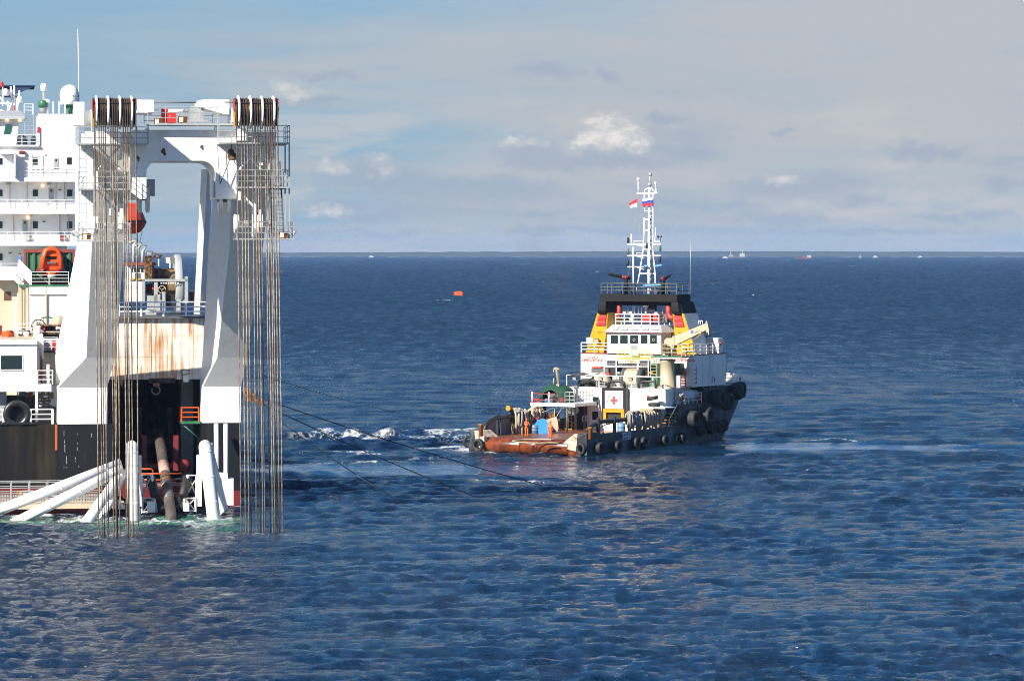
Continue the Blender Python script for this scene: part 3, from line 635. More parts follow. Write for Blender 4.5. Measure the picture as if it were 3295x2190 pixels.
# wire sheave heads
DISC = None
def head(Z, xs_div, x0, x1, xpost):
    global DISC
    ctr = zp(B,Z,(x0+x1)/2,248,-22.35); a, b = zp(B,Z,x0,248,-22.35), zp(B,Z,x1,248,-22.35)
    mb = MB(); mb.cyl((a.x,ctr.y,ctr.z),(b.x,ctr.y,ctr.z), .3, n=12); hd = mb.obj('sheave_shaft', M_grime, ship)
    divs = [zp(B,Z,x,248,-22.35).x for x in xs_div]
    ds = MB(); ds.lathe([(.2,-.06),(.9,-.075),(.97,-.065),(.88,-.02),(.88,.02),(.97,.065),(.9,.075),(.2,.06)], (0,0,0), 'x', 26)
    for j in range(3):
        for k in range(5):
            o = None; uu = divs[j] + (divs[j+1] - divs[j]) * (k + 1) / 6
            if DISC is None: DISC = ds.mesh('sheave', M_grime)
            o = bpy.data.objects.new('sheave', DISC); col.objects.link(o); o.parent = hd; o.location = (uu, ctr.y, ctr.z)
    for uu in (divs[0] - .19, divs[-1] + .19):
        o = bpy.data.objects.new('sheave', DISC); col.objects.link(o); o.parent = hd; o.location = (uu, ctr.y, ctr.z)
    for uu in divs:
        m2 = MB(); m2.cyl((uu-.07,ctr.y,ctr.z),(uu+.07,ctr.y,ctr.z), 1.12, n=28); m2.box((uu-.06,ctr.y,ctr.z-.5),(uu+.06,-13.5,ctr.z+.5)); m2.obj('divider_plate', M_clean, hd)
    m2 = MB()
    for yy in (122,157,222):
        p, q = zp(B,Z,x0-4,yy,-23.2 if yy > 130 else -22.6), zp(B,Z,x1+4,yy,-23.2 if yy > 130 else -22.6); m2.tube([p, q], .035, 5)
    m2.obj('guard_rod', M_dark, hd)
    m2 = MB(); zr(m2,B,Z,x0-6,122,x0+8,228,-23.3,.12); m2.obj('end_post', M_red, hd)
    m2 = MB(); zr(m2,B,Z,x0,228,x0+14,385,-23.2,.3); m2.obj('guard_plate', M_yellow, hd)
    m2 = MB(); p, q = zp(B,Z,x1+6,118,-23.2), zp(B,Z,x1+6,228,-23.2); w = Vector((-.28,0,0)); m2.tube([p, q, q + w, p + w], .025, 5, True); m2.obj('end_guard', M_red, hd)
head(zD, (331,444,557,672), 292, 715, 285); head(zE, (563,676,788,902), 520, 950, 512)
# the hoisting wires: each a rope of its own, hanging from a sheave into the sea
def wire(xt, xb, side, i, n, rnd):
    a = B.v(xt, 362, -23.33); b = B.v(xb, 1718, -23.33 + rnd * .5); c = Vector((a.x, -22.35, a.z)); low = a + (b - a) * ((a.z + 1.2) / (a.z - b.z))
    pts = [c + Vector((0, -.985*math.sin(t), .985*math.cos(t))) for t in (-.5, 0, .35, .7, 1.05, 1.35)] + [a, a.lerp(low, .35) + Vector((rnd*.025, 0, 0)), a.lerp(low, .7) + Vector((-rnd*.02, 0, 0)), low]
    mb = MB(); mb.tube(pts, .036 + .012 * random.random(), 6)
    k = (ORDW[i] + ' from the left of') if i < n // 2 else ('rightmost of' if i == n - 1 else ORDW[n - 1 - i] + ' from the right of')
    k = 'leftmost of' if i == 0 else k
    return single('hoisting_wire', mb, M_wire, B, tuple(low), f'brown hoisting wire, {k} the bundle under the {side} sheave head', 'wire rope', f'wires of the {side} sheave head')
ORDW = ['first','second','third','fourth','fifth','sixth','seventh','eighth']
LT = [304,318,325,331.5,338,356,363,370,377,396,403.5,411,419,437]
RT = [761,776,786,796,812,821,829,837,852,860,868,875,884,893]
for i, x in enumerate(LT): wire(x, x + 14 - 6*i/13 + random.uniform(-2.5,2.5), 'left', i, 14, random.uniform(-1,1))
for i, x in enumerate(RT): wire(x, x + 14 + 4*i/13 + random.uniform(-2.5,2.5), 'right', i, 14, random.uniform(-1,1))
a = B.v(441,560,-14); e_ = B.v(446,1650,-13.5); e_.z = -1.0; mb = MB(); mb.tube([a, e_], .024, 6); single('crane_wire', mb, M_blackrope, B, tuple(e_), 'thin black wire hanging just right of the left wire bundle', 'wire rope')
# ---- winch deck machinery
SF_ = 8.5
fr_ = SR('winch_frame', M_galv, zF, (270,578,1000,610,SF_,.35),(415,578,455,880,SF_,.3),(960,545,1000,880,SF_,.3),(415,840,1000,880,SF_+.5,.3))
c0, c1 = zp(B,zF,550,665,SF_+2.6), zp(B,zF,842,665,SF_+2.6); rr = 1.38
prof = [(.2,c0.x)]; nn = 26
for i in range(nn + 1):
    u_ = c0.x + (c1.x - c0.x) * i / nn; prof += [(rr - .05, u_ - .03), (rr, u_)]
prof.append((.2, c1.x)); mb = MB(); mb.lathe([(r_, h_) for r_, h_ in prof], (0,c0.y,c0.z), 'x', 32); mb.obj('rope_drum', paint('blotched_rope', (.20,.13,.06), .6, c2=(.02,.018,.015), amt=.9, scale=.7, lo=.45, hi=.55), fr_)  # brown rope colour broken by near-black patches
c1 = zp(B,zF,870,665,SF_+2.6); mb = MB(); mb.lathe([(.3,-.28),(2.35,-.28),(2.42,-.2),(2.42,.2),(2.35,.28),(.3,.28)], c1, 'x', 36); mb.obj('drum_flange', M_grey, fr_)
c1 = zp(B,zF,545,665,SF_+2.6); mb = MB(); mb.lathe([(.3,-.1),(1.7,-.1),(1.7,.1),(.3,.1)], c1, 'x', 28); mb.obj('drum_flange', M_dgrey, fr_)
c = zp(B,zF,672,712,SF_-.3); mb = MB(); mb.tube([c + Vector((.28*math.cos(t),0,.28*math.sin(t))) for t in [i*math.pi/9 for i in range(18)]], .03, 6, True)
for t in (0.5, 2.6, 4.7): mb.tube([c, c + Vector((.28*math.cos(t),0,.28*math.sin(t)))], .02, 4)
mb.obj('hand_wheel', M_cream, fr_)
for r_ in ((490,790,570,1010),(578,620,618,880),(575,770,650,1000),(672,740,714,1000),(855,830,905,1000),(468,960,600,1030)): SR('winch_motor', M_grey, zF, r_ + (SF_-1.6,.7))
mb = MB()
for i in range(8): zr(mb,B,zF,655+i*30,622,672+i*30,638,SF_-.02,.04)
mb.obj('spooling_rod', M_clean, fr_)
SR('winch_guard', M_dark, zF, (715,770,838,940,SF_-1.2,.3)); SR('winch_guard', M_dark, zF, (465,640,560,830,SF_+1,.3)); SR('red_valve', M_red, zF, (548,682,612,712,SF_-.4,.3))
cab = SR('control_cabin', M_white, zF, (235,415,450,870,SF_+1.5,3)); SR('cabin_roof', M_contred, zF, (225,370,590,408,SF_+1.2,3.6), parent=cab)
for i in range(4): SR('cabin_window', M_glass, zF, (275+i*44,440,300+i*44,490,SF_+1.45,.04), parent=cab)
SR('cable_tray', M_dgrey, zF, (330,505,405,600,SF_,.6)); SR('yellow_box', M_yellow, zF, (285,565,315,595,SF_-.1,.2),(362,568,402,596,SF_-.1,.2))
SR('mooring_post', M_grime, zF, (458,290,548,575,SF_+.2,1.0)); floodlight(ship, zp(B,zF,515,255,SF_), (.3,-1,-.3), .5)
SR('lamp_post', M_clean, zF, (622,310,635,420,SF_+3,.15)); floodlight(ship, zp(B,zF,610,300,SF_+3), (.2,-.6,-1), .7)
SR('lamp_post', M_clean, zF, (765,375,778,440,SF_+2,.15)); floodlight(ship, zp(B,zF,770,340,SF_+2), (-.5,-1,-.15), .75, True)
mb = MB()
for x, y in ((315,150),(368,190),(428,230)):
    p = zp(B,zF,x,400,SF_+6); q = zp(B,zF,x,y,SF_+6); mb.tube([p, q, q + Vector((.25,0,.35)), q + Vector((-.35,0,.55)), q + Vector((-.7,0,.4))], .13, 8)
mb.obj('vent_pipes', M_galv, ship)
SR('red_locker', M_red, zF, (1058,738,1090,880,SF_+3,1)); SR('blue_drum', paint('dark_blue_paint', (.02,.04,.10), .4), zF, (1010,740,1055,880,SF_+3.2,1)); SR('locker_rail', M_clean, zF, (1015,718,1095,735,SF_+2.9,.1))
# ---- accommodation block
A0 = 40.0
u0, u1 = B.v(-160,500,A0).x, B.v(252,500,A0).x
def accwall(y0, y1, x0=-160, x1=252, v=A0, dep=10, mat=M_white, name='cabin_wall'):
    mb = MB(); B.rect(mb, x0, y0, x1, y1, v, dep); return mb.obj(name, mat, ship)
accwall(367, 572, 123, 252); accwall(471, 572, -160, 122.5)
levels = [(572,584),(675,687.5),(778,790.5)]
for y0, y1 in levels: accwall(y0, y1, -160, 252, A0 - .25, 2.0, M_clean, 'deck_edge')
accwall(584.5, 674.5, -160, 252, A0 + 1.7, 8, M_white); accwall(688, 777.5, -160, 252, A0 + 1.7, 8, M_white); accwall(791, 1095, -160, 215, A0 + 1.7, 8, M_white)
zd = lambda y: B.v(100, y, A0 - .2).z
for yb in (572, 675, 778): rail(ship, [(u0, A0-.15, zd(yb)), (u1, A0-.15, zd(yb))], .86, 3, 1.22, .022, .026)
rail(ship, [(u0, A0-.15, zd(880)), (B.v(58,880,A0-.15).x, A0-.15, zd(880))], .86, 3, 1.3, .022, .026)
accwall(882, 900, -160, 47, A0 - .25, 3.0, M_clean, 'deck_edge')
def window(Z, x0, y0, x1, y1, v, glass=M_glass):
    f = SR('window', M_dgrey, Z, (x0-4,y0-4,x1+4,y1+4,v-.05,.06)); SR('pane', glass, Z, (x0,y0,x1,y1,v-.065,.02), parent=f); return f
for x0, x1, y0, y1 in ((-12,20,1296,1352),(322,360,1292,1352),(652,692,1290,1350)): window(zA, x0, y0, x1, y1, A0)
for y0, y1 in ((150,206),(446,504),(746,803)):
    for x0, x1 in ((-14,20),(311,350),(631,672)):
        if y0 > 700 and x0 > 100: continue
        window(zB, x0, y0, x1, y1, A0+1.7)
for Z, x, y, v in ((zB,400,108,A0+1.6),(zB,260,406,A0+1.6),(zA,428,1250,A0-.1),(zA,68,922,A0+.5),(zA,193,925,A0+.5)):
    mb = MB(); c = zp(B,Z,x,y,v); mb.ell(c, (.11,.11,.11), 8, 6); mb.obj('cabin_lamp', M_lamp_on, ship)
for x, y in ((552,148),(567,148),(405,445),(418,445),(87,737),(102,737)): SR('vent', M_dgrey, zB, (x-6,y-6,x+6,y+6,A0+1.62,.1))
for x0 in (136, 140): SR('drain_pipe', M_clean, zB, (x0-3,70,x0+3,330,A0+1.62,.08)) if x0 == 136 else None
SR('bulwark_bracket', M_clean, zA, (135,1240,150,1475,A0-.9,.9),(0,1240,150,1252,A0-.9,.9))
SR('red_cabinet', M_dred, zA, (185,1222,240,1252,A0-.3,.3)); SR('cabinet_shelf', M_clean, zA, (185,1260,240,1280,A0-.3,.3))
ladder(ship, zp(B,zA,285,1470,A0-.2), zp(B,zA,285,1215,A0-.2), (.95,0,0), .32, .025, M_clean)
for y0, y1, xs in ((130,235,(455,)),(428,535,(210,)),(1290,1400,(520,))):
    for x in xs:
        Z_ = zB if y0 < 1000 else zA; v_ = A0+1.7 if y0 < 1000 else A0; dr_ = SR('cabin_door', M_grey, Z_, (x,y0,x+48,y1,v_-.05,.05)); SR('door_pane', M_glass, Z_, (x+16,y0+16,x+32,y0+36,v_-.07,.02), parent=dr_)
for x in (90, 250, 520, 600): SR('wall_pipe', M_cream, zB, (x,72,x+7,330,A0+1.6,.1)); SR('wall_pipe', M_cream, zB, (x+35,372,x+42,628,A0+1.6,.1))
for x in (230, 560): SR('wall_locker', M_dred if x > 400 else M_galv, zB, (x,565,x+45,622,A0+1.3,.4))
for x in (60, 440): SR('vent_box', M_grey, zB, (x,80,x+40,100,A0+1.45,.3))
for y in (1000, 1120): SR('plate_seam', M_grey, zA, (372,y,700,y+3,A0-.008,.008))
# navigating bridge
mb = MB(); B.poly(mb, [zA(-400,1180),zA(-400,905),zA(235,905),zA(180,960),zA(155,1180)], A0+.6, 6); mb.obj('bridge', M_white, ship)
mb = MB(); a = [zA(-400,860), zA(200,860), zA(240,915), zA(-400,915)]; p = [B.v(*a[0],A0+2), B.v(*a[1],A0+2), B.v(*a[2],A0), B.v(*a[3],A0)]
mb.hexa([v3(q) for q in p] + [v3(q + Vector((0,.05,.25))) for q in p]); mb.obj('bridge_roof', M_grey, ship)
mb = MB()
for i in range(5): B.poly(mb, [zA(-90+i*62,866),zA(-58+i*62,866),zA(-20+i*62,909),zA(-52+i*62,909)], A0+.1, .02)
for x0, sl in ((-85,1),(35,1)):
    mb2 = MB(); B.poly(mb2, [zA(x0+18,970),zA(x0+82,970),zA(x0+62,1062),zA(x0,1062)], A0+.52, .06); f = mb2.obj('bridge_window', M_gglass, ship)
SR('wing_deck', M_clean, zA, (-400,1166,380,1180,A0-.3,4))
rail(ship, [(u0,A0-.2,zp(B,zA,0,1166,A0-.2).z),(zp(B,zA,352,1166,A0-.2).x,A0-.2,zp(B,zA,0,1166,A0-.2).z)], .86, 3, 1.2, .022, .028)
for x0, x1, y0 in ((165,265,1080),(300,352,1085)):
    mb = MB(); a, b = zp(B,zA,x0,1160,A0+.3), zp(B,zA,x1,y0,A0+.3)
    mb.box((a.x,A0+.1,a.z),(b.x,A0+.9,b.z-.15)); mb.ell(((a.x+b.x)/2,A0+.5,b.z-.15), ((b.x-a.x)/2*.95,.45,.25)); mb.obj('covered_gear', paint('navy_cover', (.008,.012,.035), .7), ship)
ladder(ship, zp(B,zA,240,1165,A0+.2), zp(B,zA,240,800,A0+.2), (.75,0,0), .3, .03, M_galv)
zt = zp(B,zA,300,860,A0).z
rail(ship, [(zp(B,zA,235,860,A0).x,A0+.1,zt),(zp(B,zA,322,860,A0).x,A0+.1,zt),(zp(B,zA,322,860,A0).x,A0+3,zt)], .8, 3, .9, .025, .03)
SR('side_lamp', M_red, zA, (363,990,384,1050,A0-.15,.15)); SR('side_lamp_box', M_white, zA, (355,1050,384,1166,A0-.15,.3))
# things on the roof
cz = zp(B,zA,675,776,A0+4); rad = (cz - zp(B,zA,580,776,A0+4)).length
mb = MB(); mb.lathe([(rad*r_, rad*h_*.82) for r_, h_ in ((.62,-.02),(.98,0),(1.0,.9),(.985,1.4),(.9,1.8),(.72,2.15),(.45,2.4),(.2,2.5),(.001,2.52))], cz, 'z', 32); rd = mb.obj('radome', M_clean, ship)
mb = MB(); mb.lathe([(.55,-.95),(.25,-.85),(.25,-.4),(.6,0)], cz, 'z', 16); mb.obj('radome_base', M_green, rd)
M_print = paint('grey_print', (.12,.14,.16), .6)
mb = MB()
for i, x in enumerate((708,727,740,752,762)):
    u_ = zp(B,zA,x,691,A0+4-rad*.7).x; du = min(rad*.97, u_ - cz.x); s_ = A0+4 - math.sqrt(rad*rad - du*du); z_ = zp(B,zA,x,691,s_).z
    mb.box((u_-.05,s_-.012,z_-.06),(u_+.05,s_+.03,z_+.06))
mb.obj('dome_print', M_print, rd)
p = zp(B,zA,765,650,A0+6); mb = MB(); mb.tube([p - Vector((0,0,2)), zp(B,zA,765,520,A0+6), zp(B,zA,755,40,A0+6)], .06, 6, rs=[.07,.05,.018]); mb.obj('whip_aerial', M_clean, ship)
mb = MB(); mb.lathe([(.3,0),(.3,.95),(.001,1.0)], zp(B,zA,418,858,A0+3), 'z', 12); bs = mb.obj('aerial_base', M_grey, ship)
mb = MB(); mb.lathe([(.42,0),(.42,.5),(.3,.6)], zp(B,zA,418,800,A0+3), 'z', 14); mb.obj('aerial_collar', M_green, bs)
mb = MB(); mb.lathe([(.12,0),(.12,1.1),(.28,1.15),(.3,1.6),(.2,1.75),(.001,1.8)], zp(B,zA,426,770,A0+3), 'z', 12); mb.obj('aerial_dome', M_clean, bs)
mb = MB(); mb.tube([zp(B,zA,460,860,A0+3), zp(B,zA,458,765,A0+3)], .1, 8); mb.ell(zp(B,zA,456,748,A0+3), (.32,.32,.24), 12, 6, -.3, 1); mb.obj('small_dome', M_clean, ship)
for x, y in ((518,745),(573,745),(632,775)): mb = MB(); mb.tube([zp(B,zA,x,862,A0+3), zp(B,zA,x,y,A0+3)], .07, 6); mb.obj('stub_aerial', M_clean, ship)
# lattice and helideck wing at the far left
mb = MB(); a = [zA(-400,598),zA(340,598),zA(340,585),zA(-400,585)]; B.poly(mb, a, A0+12, 6); B.poly(mb, [zA(140,600),zA(330,600),zA(200,655),zA(120,680)], A0+12.1, .3); mb.obj('helideck', paint('helideck_blue', (.02,.04,.10), .5), ship)
mb = MB()
for (x0,y0,x1,y1) in ((30,590,28,790),(138,590,140,850),(130,690,85,850),(105,600,108,690),(105,690,135,700),(190,640,165,860),(165,720,165,860),(0,700,60,780),(0,830,110,860),(-30,600,-25,860),(0,760,120,765),(75,740,78,850)):
    mb.tube([zp(B,zA,x0,y0,A0+8), zp(B,zA,x1,y1,A0+8)], .09, 6)
mb.obj('bridge_mast', M_clean, ship)
SR('mast_platform', M_dgrey, zA, (-60,680,210,692,A0+8,3))
for x, y in ((14,580),(68,652)): mb = MB(); mb.ell(zp(B,zA,x,y,A0+7.6), (.2,.2,.26), 12, 8); mb.obj('red_lamp_housing', M_red, ship)
for x, y in ((192,725),(55,655)): mb = MB(); mb.lathe([(.25,-.3),(.27,.1),(.15,.3),(.001,.33)], zp(B,zA,x,y,A0+7.5), 'z', 12); mb.obj('small_dome', M_clean, ship)
SR('red_life_post', M_red, zA, (132,780,146,845,A0+6,.3))
# ---- boats, container and deck clutter on the port side forward
pz = zp(B,zB,400,1035,27).z
S('boat_deck', M_green, ((B.v(62,900,27).x,27,pz-.15),(B.v(236,900,27).x,39.6,pz)))
S('boat_deck_wall', M_white, ((B.v(93,900,27).x,27.2,6.1),(B.v(236,900,27).x,39.6,pz-.16)))
S('wall_beam', M_clean, ((B.v(93,900,27).x,27.02,pz-.75),(B.v(236,900,27).x,27.19,pz-.17)))
SR('wall_post', M_cream, zH, (880,490,905,1220,27.0,.18)); SR('corner_column', M_cream, zH, (360,460,420,1480,27.6,1.2),(440,520,475,1300,27.3,.4),(495,520,545,1400,27.1,.4))
rail(ship, [(zp(B,zB,278,1035,27.1).x,27.1,pz),(zp(B,zB,640,1035,27.1).x,27.1,pz)], 1.05, 4, 1.35, .024, .03)
mb = MB(); a, b, c = zp(B,zB,290,1035,27.1), zp(B,zB,180,925,34), None
mb.hexa([(a.x-.05,a.y,a.z),(a.x+.05,a.y,a.z),(b.x+.05,b.y,b.z),(b.x-.05,b.y,b.z),(a.x-.05,a.y,a.z+1.1),(a.x+.05,a.y,a.z+1.1),(b.x+.05,b.y,b.z+1.1),(b.x-.05,b.y,b.z+1.1)]); mb.obj('walkway_bulwark', M_clean, ship)
ct = thing('shipping_container', 'green corrugated container with rusty red frame behind the orange rescue boat', 'container', B, tuple(zp(B,zB,450,1000,33)))
a, b = zp(B,zB,222,1015,33), zp(B,zB,700,700,33)
mb = MB(); n = 26
P = []
for i in range(n + 1):
    u_ = a.x + .2 + (b.x - a.x - .4) * i / n; P.append((u_, 33.05 + (.16 if (i // 2) % 2 else 0)))
mb.grid([[(p[0],p[1],z) for p in P] for z in (pz + .2, b.z - .3)], False); mb.grid([[(p[0],p[1]+2.4,z) for p in P] for z in (pz + .2, b.z - .3)], False); mb.obj('corrugated_panel', M_contgreen, ct, fix=False)
mb = MB(); mb.box((a.x,33,pz),(a.x+.2,33.2,b.z)); mb.box((b.x-.2,33,pz),(b.x,33.2,b.z)); mb.box((a.x+.2,33,b.z-.3),(b.x-.2,33.2,b.z)); mb.box((a.x+.2,33,pz),(b.x-.2,33.2,pz+.2)); mb.box((a.x,33.2,b.z-.1),(b.x,35.4,b.z)); mb.box((a.x,33.2,pz),(a.x+.1,35.4,b.z-.1)); mb.obj('frame', M_contred, ct)
# orange rescue boat, bow towards the viewer
rbp = zp(B,zB,478,985,29.5); rbt = thing('rescue_boat', 'bright orange rescue boat with open roll frame on the boat deck', 'boat', B, tuple(rbp))
q = lambda x, y, v=29.5: zp(B,zB,x,y,v)
mb = MB(); hw = q(590,900).x - q(478,900).x
rings = []
for k, (dv, wf, lowz) in enumerate(((0,.45,.25),(.5,.8,.08),(1.4,1,0),(3.6,1,0),(4.4,.9,.05))):
    z0, z1 = q(478,970).z + lowz, q(478,905).z
    rings.append([(rbp.x - hw*wf*.75, 29.5+dv, z0+.12),(rbp.x, 29.5+dv, z0),(rbp.x + hw*wf*.75, 29.5+dv, z0+.12),(rbp.x + hw*wf, 29.5+dv, z1),(rbp.x - hw*wf, 29.5+dv, z1)])
mb.loft(rings); mb.obj('hull', M_boatorange, rbt)
mb = MB(); zz = q(478,902).z
mb.tube([(rbp.x-hw*1.02,33.9,zz),(rbp.x-hw*1.05,31,zz),(rbp.x-hw*.9,29.9,zz),(rbp.x-hw*.5,29.5,zz)], .17, 8); mb.tube([(rbp.x+hw*1.02,33.9,zz),(rbp.x+hw*1.05,31,zz),(rbp.x+hw*.9,29.9,zz),(rbp.x+hw*.5,29.5,zz)], .17, 8); mb.obj('fender', M_dred, rbt)
mb = MB(); pts = [q(395,895,30.4),q(408,780,30.4),q(430,715,30.4),q(470,702,30.4),q(505,702,30.4),q(540,715,30.4),q(562,780,30.4),q(575,895,30.4)]
mb.tube(pts, .2, 8); mb.tube([p + Vector((0,2.4,0)) for p in pts], .2, 8)
zr(mb,B,zB,432,706,540,770,30.5,2.2); zr(mb,B,zB,412,800,548,895,30.6,2.0); zr(mb,B,zB,420,770,436,800,30.6,1.8); zr(mb,B,zB,530,770,548,800,30.6,1.8); mb.obj('roll_frame', M_boatorange, rbt)
mb = MB(); zr(mb,B,zB,428,775,535,815,30.7,.05); mb.obj('window', M_glass, rbt)
mb = MB(); zr(mb,B,zB,440,820,525,838,30.4,.2); mb.obj('console', M_dgrey, rbt); mb = MB(); mb.ell(q(482,955,29.4), (.35,.2,.15)); mb.obj('bow_eye', M_grey, rbt)
# red free-fall style lifeboat hanging behind the port tower
c = zp(B,zD,682,1280,18); lb = thing('lifeboat', 'dark red enclosed lifeboat hanging behind the left sheave tower', 'lifeboat', B, tuple(c))
q_ = lambda x, y: B.v(x, y, 18.0); rings = []
for x, yt, yb, hw_ in ((330,690,735,.5),(350,664,748,1.0),(385,652,753,1.28),(436,653,752,1.22),(452,672,746,.95),(463,694,732,.55),(470,712,719,.12)):
    t_, b_ = q_(x, yt), q_(x, yb); u_ = t_.x; zm_ = q_(x, 712).z if yt < 712 < yb else (t_.z + b_.z)/2
    rings.append([(u_,18-hw_*.55,t_.z),(u_,18-hw_,zm_+.12),(u_,18-hw_*.96,zm_-.12),(u_,18-hw_*.35,b_.z),(u_,18+hw_*.35,b_.z),(u_,18+hw_*.96,zm_-.12),(u_,18+hw_,zm_+.12),(u_,18+hw_*.55,t_.z)])
mb = MB(); mb.loft(rings); mb.obj('hull', M_boatred, lb)
mb = MB(); mb.tube([(r_[1][0],r_[1][1]-.02,r_[1][2]-.12) for r_ in rings], .06, 6); mb.obj('rubbing_strake', M_dark, lb)
mb = MB(); mb.tube([q_(440,655), q_(440,655) + Vector((0,0,6))], .03, 5); mb.tube([q_(350,664), q_(350,664) + Vector((0,0,6))], .03, 5); mb.obj('falls', M_dark, lb)
mb = MB(); mb.tube([q_(458,742), q_(448,790)], .02, 5); mb.obj('painter', M_dark, lb)
# beige house and clutter
S('side_house', M_cream, ((u0,38.0,6.1),(zp(B,zH,360,400,38).x,41.6,zp(B,zH,0,370,38).z)))
window(zH, 80, 600, 210, 755, 38.0, paint('brown_shutter', (.10,.05,.035), .6))
mb = MB(); pts = [zH(-200,260),zH(310,260),zH(470,470),zH(360,460),zH(270,370),zH(-200,360)]; B.poly(mb, pts, 36.5, 1.4); mb.obj('deck_bracket', M_clean, ship)
for i in range(6): mb = MB(); mb.ell(zp(B,zH,310+i*34,275+i*42,35.5-i), (.16,.2,.14), 8, 6); mb.obj('deck_lamp', M_clean, ship)
SR('pipe_stack', M_clean, zH, (275,780,330,1480,36,.5),(340,620,400,940,36.2,.5)); SR('exhaust_elbow', M_cream, zH, (300,1090,390,1180,35.5,.8),(345,960,390,1100,35.8,.5))
zdk = zp(B,zH,300,1470,8).z
S('house_top', M_cream, ((u0,1.2,zdk-.12),(zp(B,zH,690,1500,1.2).x,26,zdk)))
# cable reel
c = zp(B,zH,748,1265,12); cr = thing('cable_reel', 'rusty spoked cable reel on the deckhouse top below the boat deck', 'reel', B, (c.x,c.y,zdk))
for du in (-.02, .7):
    mb = MB(); mb.tube([c + Vector((.52*math.cos(t), du, .52*math.sin(t))) for t in [i*math.pi/12 for i in range(24)]], .05, 6, True)
    for t in [i*math.pi/5 for i in range(10)]: mb.tube([c + Vector((0,du,0)), c + Vector((.52*math.cos(t), du, .52*math.sin(t)))], .022, 4)
    mb.obj('flange', M_grime, cr)
mb = MB(); mb.cyl(c + Vector((0,0,0)), c + Vector((0,.68,0)), .33, n=16); mb.obj('hub', M_canvas, cr)
mb = MB(); mb.box((c.x-.5,c.y-.1,zdk),(c.x-.4,c.y+.8,c.z)); mb.box((c.x+.4,c.y-.1,zdk),(c.x+.5,c.y+.8,c.z)); mb.obj('stand', M_grime, cr)
mb = MB(); a, b = zp(B,zH,800,1105,11), zp(B,zH,1030,1105,11); m_ = zp(B,zH,912,1070,11); mb.tube([a, m_, b, a], .035, 5); mb.tube([zp(B,zH,840,1105,11), zp(B,zH,840,1240,11)], .03, 5); mb.tube([zp(B,zH,988,1105,11), zp(B,zH,988,1240,11)], .03, 5); mb.obj('gallows_frame', M_green, ship)
dg = SR('diesel_winch', M_dark, zH, (870,1260,1200,1360,10,1.6),(840,1410,1190,1500,9.5,1.6)); SR('winch_beam', M_grime, zH, (720,1240,1210,1260,9.6,2.0),(820,1385,1180,1412,9.3,2.0), parent=dg); SR('winch_motor', M_red, zH, (846,1290,872,1370,9.4,.5), parent=dg)
mb = MB(); mb.ell(zp(B,zH,1130,1190,11), (.55,.5,.55)); single('canvas_bundle', mb, M_canvas, B, tuple(zp(B,zH,1130,1240,11)), 'beige canvas bundle piled behind the dark deck winch', 'bundle')
for i, (x, y) in enumerate(((370,1390),(400,1400),(440,1385),(470,1405),(510,1410),(540,1395),(600,1390),(630,1400),(740,1300),(810,1290),(840,1340),(1090,1275),(1130,1300))):
    mb = MB(); c = zp(B,zH,x,y,9 + (i % 4)); r_ = .12 + .05 * (i % 3); mb.lathe([(r_,-.18),(r_*1.3,-.1),(r_*.7,0),(r_*1.2,.12),(r_*.6,.2)], c, 'xyz'[i % 3], 10); mb.obj('valve', (M_clean, M_grime, M_galv, M_yellow)[i % 4], ship)
S_ = zp(B,zH,100,1425,8); mb = MB(); mb.cyl((S_.x-.05,8,S_.z-.05),(S_.x+.45,8.6,S_.z), .32, n=12); mb.obj('orange_float_drum', M_orange, ship); SR('rusty_drum', M_dred, zH, (-20,1250,42,1440,8.6,.6))
rail(ship, [(zp(B,zH,340,1475,8).x,8,zdk),(zp(B,zH,650,1475,8).x,8,zdk)], 1.0, 3, .9, .022, .026)
mb = MB(); a, b = zp(B,zH,690,1320,5), zp(B,zH,840,1520,2); mb.hexa([(a.x-.04,7,zdk-.1),(a.x+.04,7,zdk-.1),(b.x+.04,3,zdk-1.5),(b.x-.04,3,zdk-1.5),(a.x-.04,7,zdk+1.05),(a.x+.04,7,zdk+1.05),(b.x+.04,3,zdk-.4),(b.x-.04,3,zdk-.4)]); mb.obj('stair_bulwark', M_clean, ship)
SR('lower_house', M_cream, zI, (715,285,930,830,4.2,10)); SR('lower_deck_edge', M_dark, zI, (735,255,935,283,3.9,3)); SR('drum', M_red, zI, (880,80,940,250,4.6,.8)); SR('drum', M_grey, zI, (745,80,855,250,4.8,.8))
a, b = zp(B,zI,735,265,3.95), zp(B,zI,965,265,3.95); rail(ship, [a, b], 1.05, 3, .7, .025, .03)
# ---- port after deckhouse
x1_ = zI(622,0)[0]
dh = MB(); B.rect(dh, -60, zI(0,145)[1], x1_, zI(0,830)[1], 1.0, 14); dh = dh.obj('deckhouse', M_clean, ship)
mb = MB(); B.rect(mb, -60, zI(0,78)[1], x1_+.4, zI(0,144)[1], .8, 14.4); mb.obj('deckhouse_coaming', M_clean, dh)
mb = MB(); B.rect(mb, -60, zI(0,831)[1], x1_+.2, zI(0,938)[1], .9, 14); mb.obj('deckhouse_band', M_clean, dh)
wf = SR('window', M_clean, zI, (4,322,392,585,.93,.08)); SR('pane', M_gglass if False else M_glass, zI, (12,332,370,560,.9,.04), parent=wf)
bal = SR('balcony', M_clean, zI, (626,815,862,936,.9,2.0)); bz = zp(B,zI,700,812,1).z
rail(ship, [(zp(B,zI,630,812,1).x,1.0,bz),(zp(B,zI,885,812,1).x,1.0,bz),(zp(B,zI,885,812,1).x,2.9,bz)], 1.0, 3, 1.2, .028, .035)
SR('gusset', M_clean, zI, (785,480,830,800,1.6,.6)); SR('red_hose_box', M_red, zI, (655,600,690,740,3.0,.4))
SR('deck_post', M_clean, zI, (592,938,638,1450,.95,.35)); SR('deck_wall', M_grey, zI, (-300,950,110,1440,2.0,8))
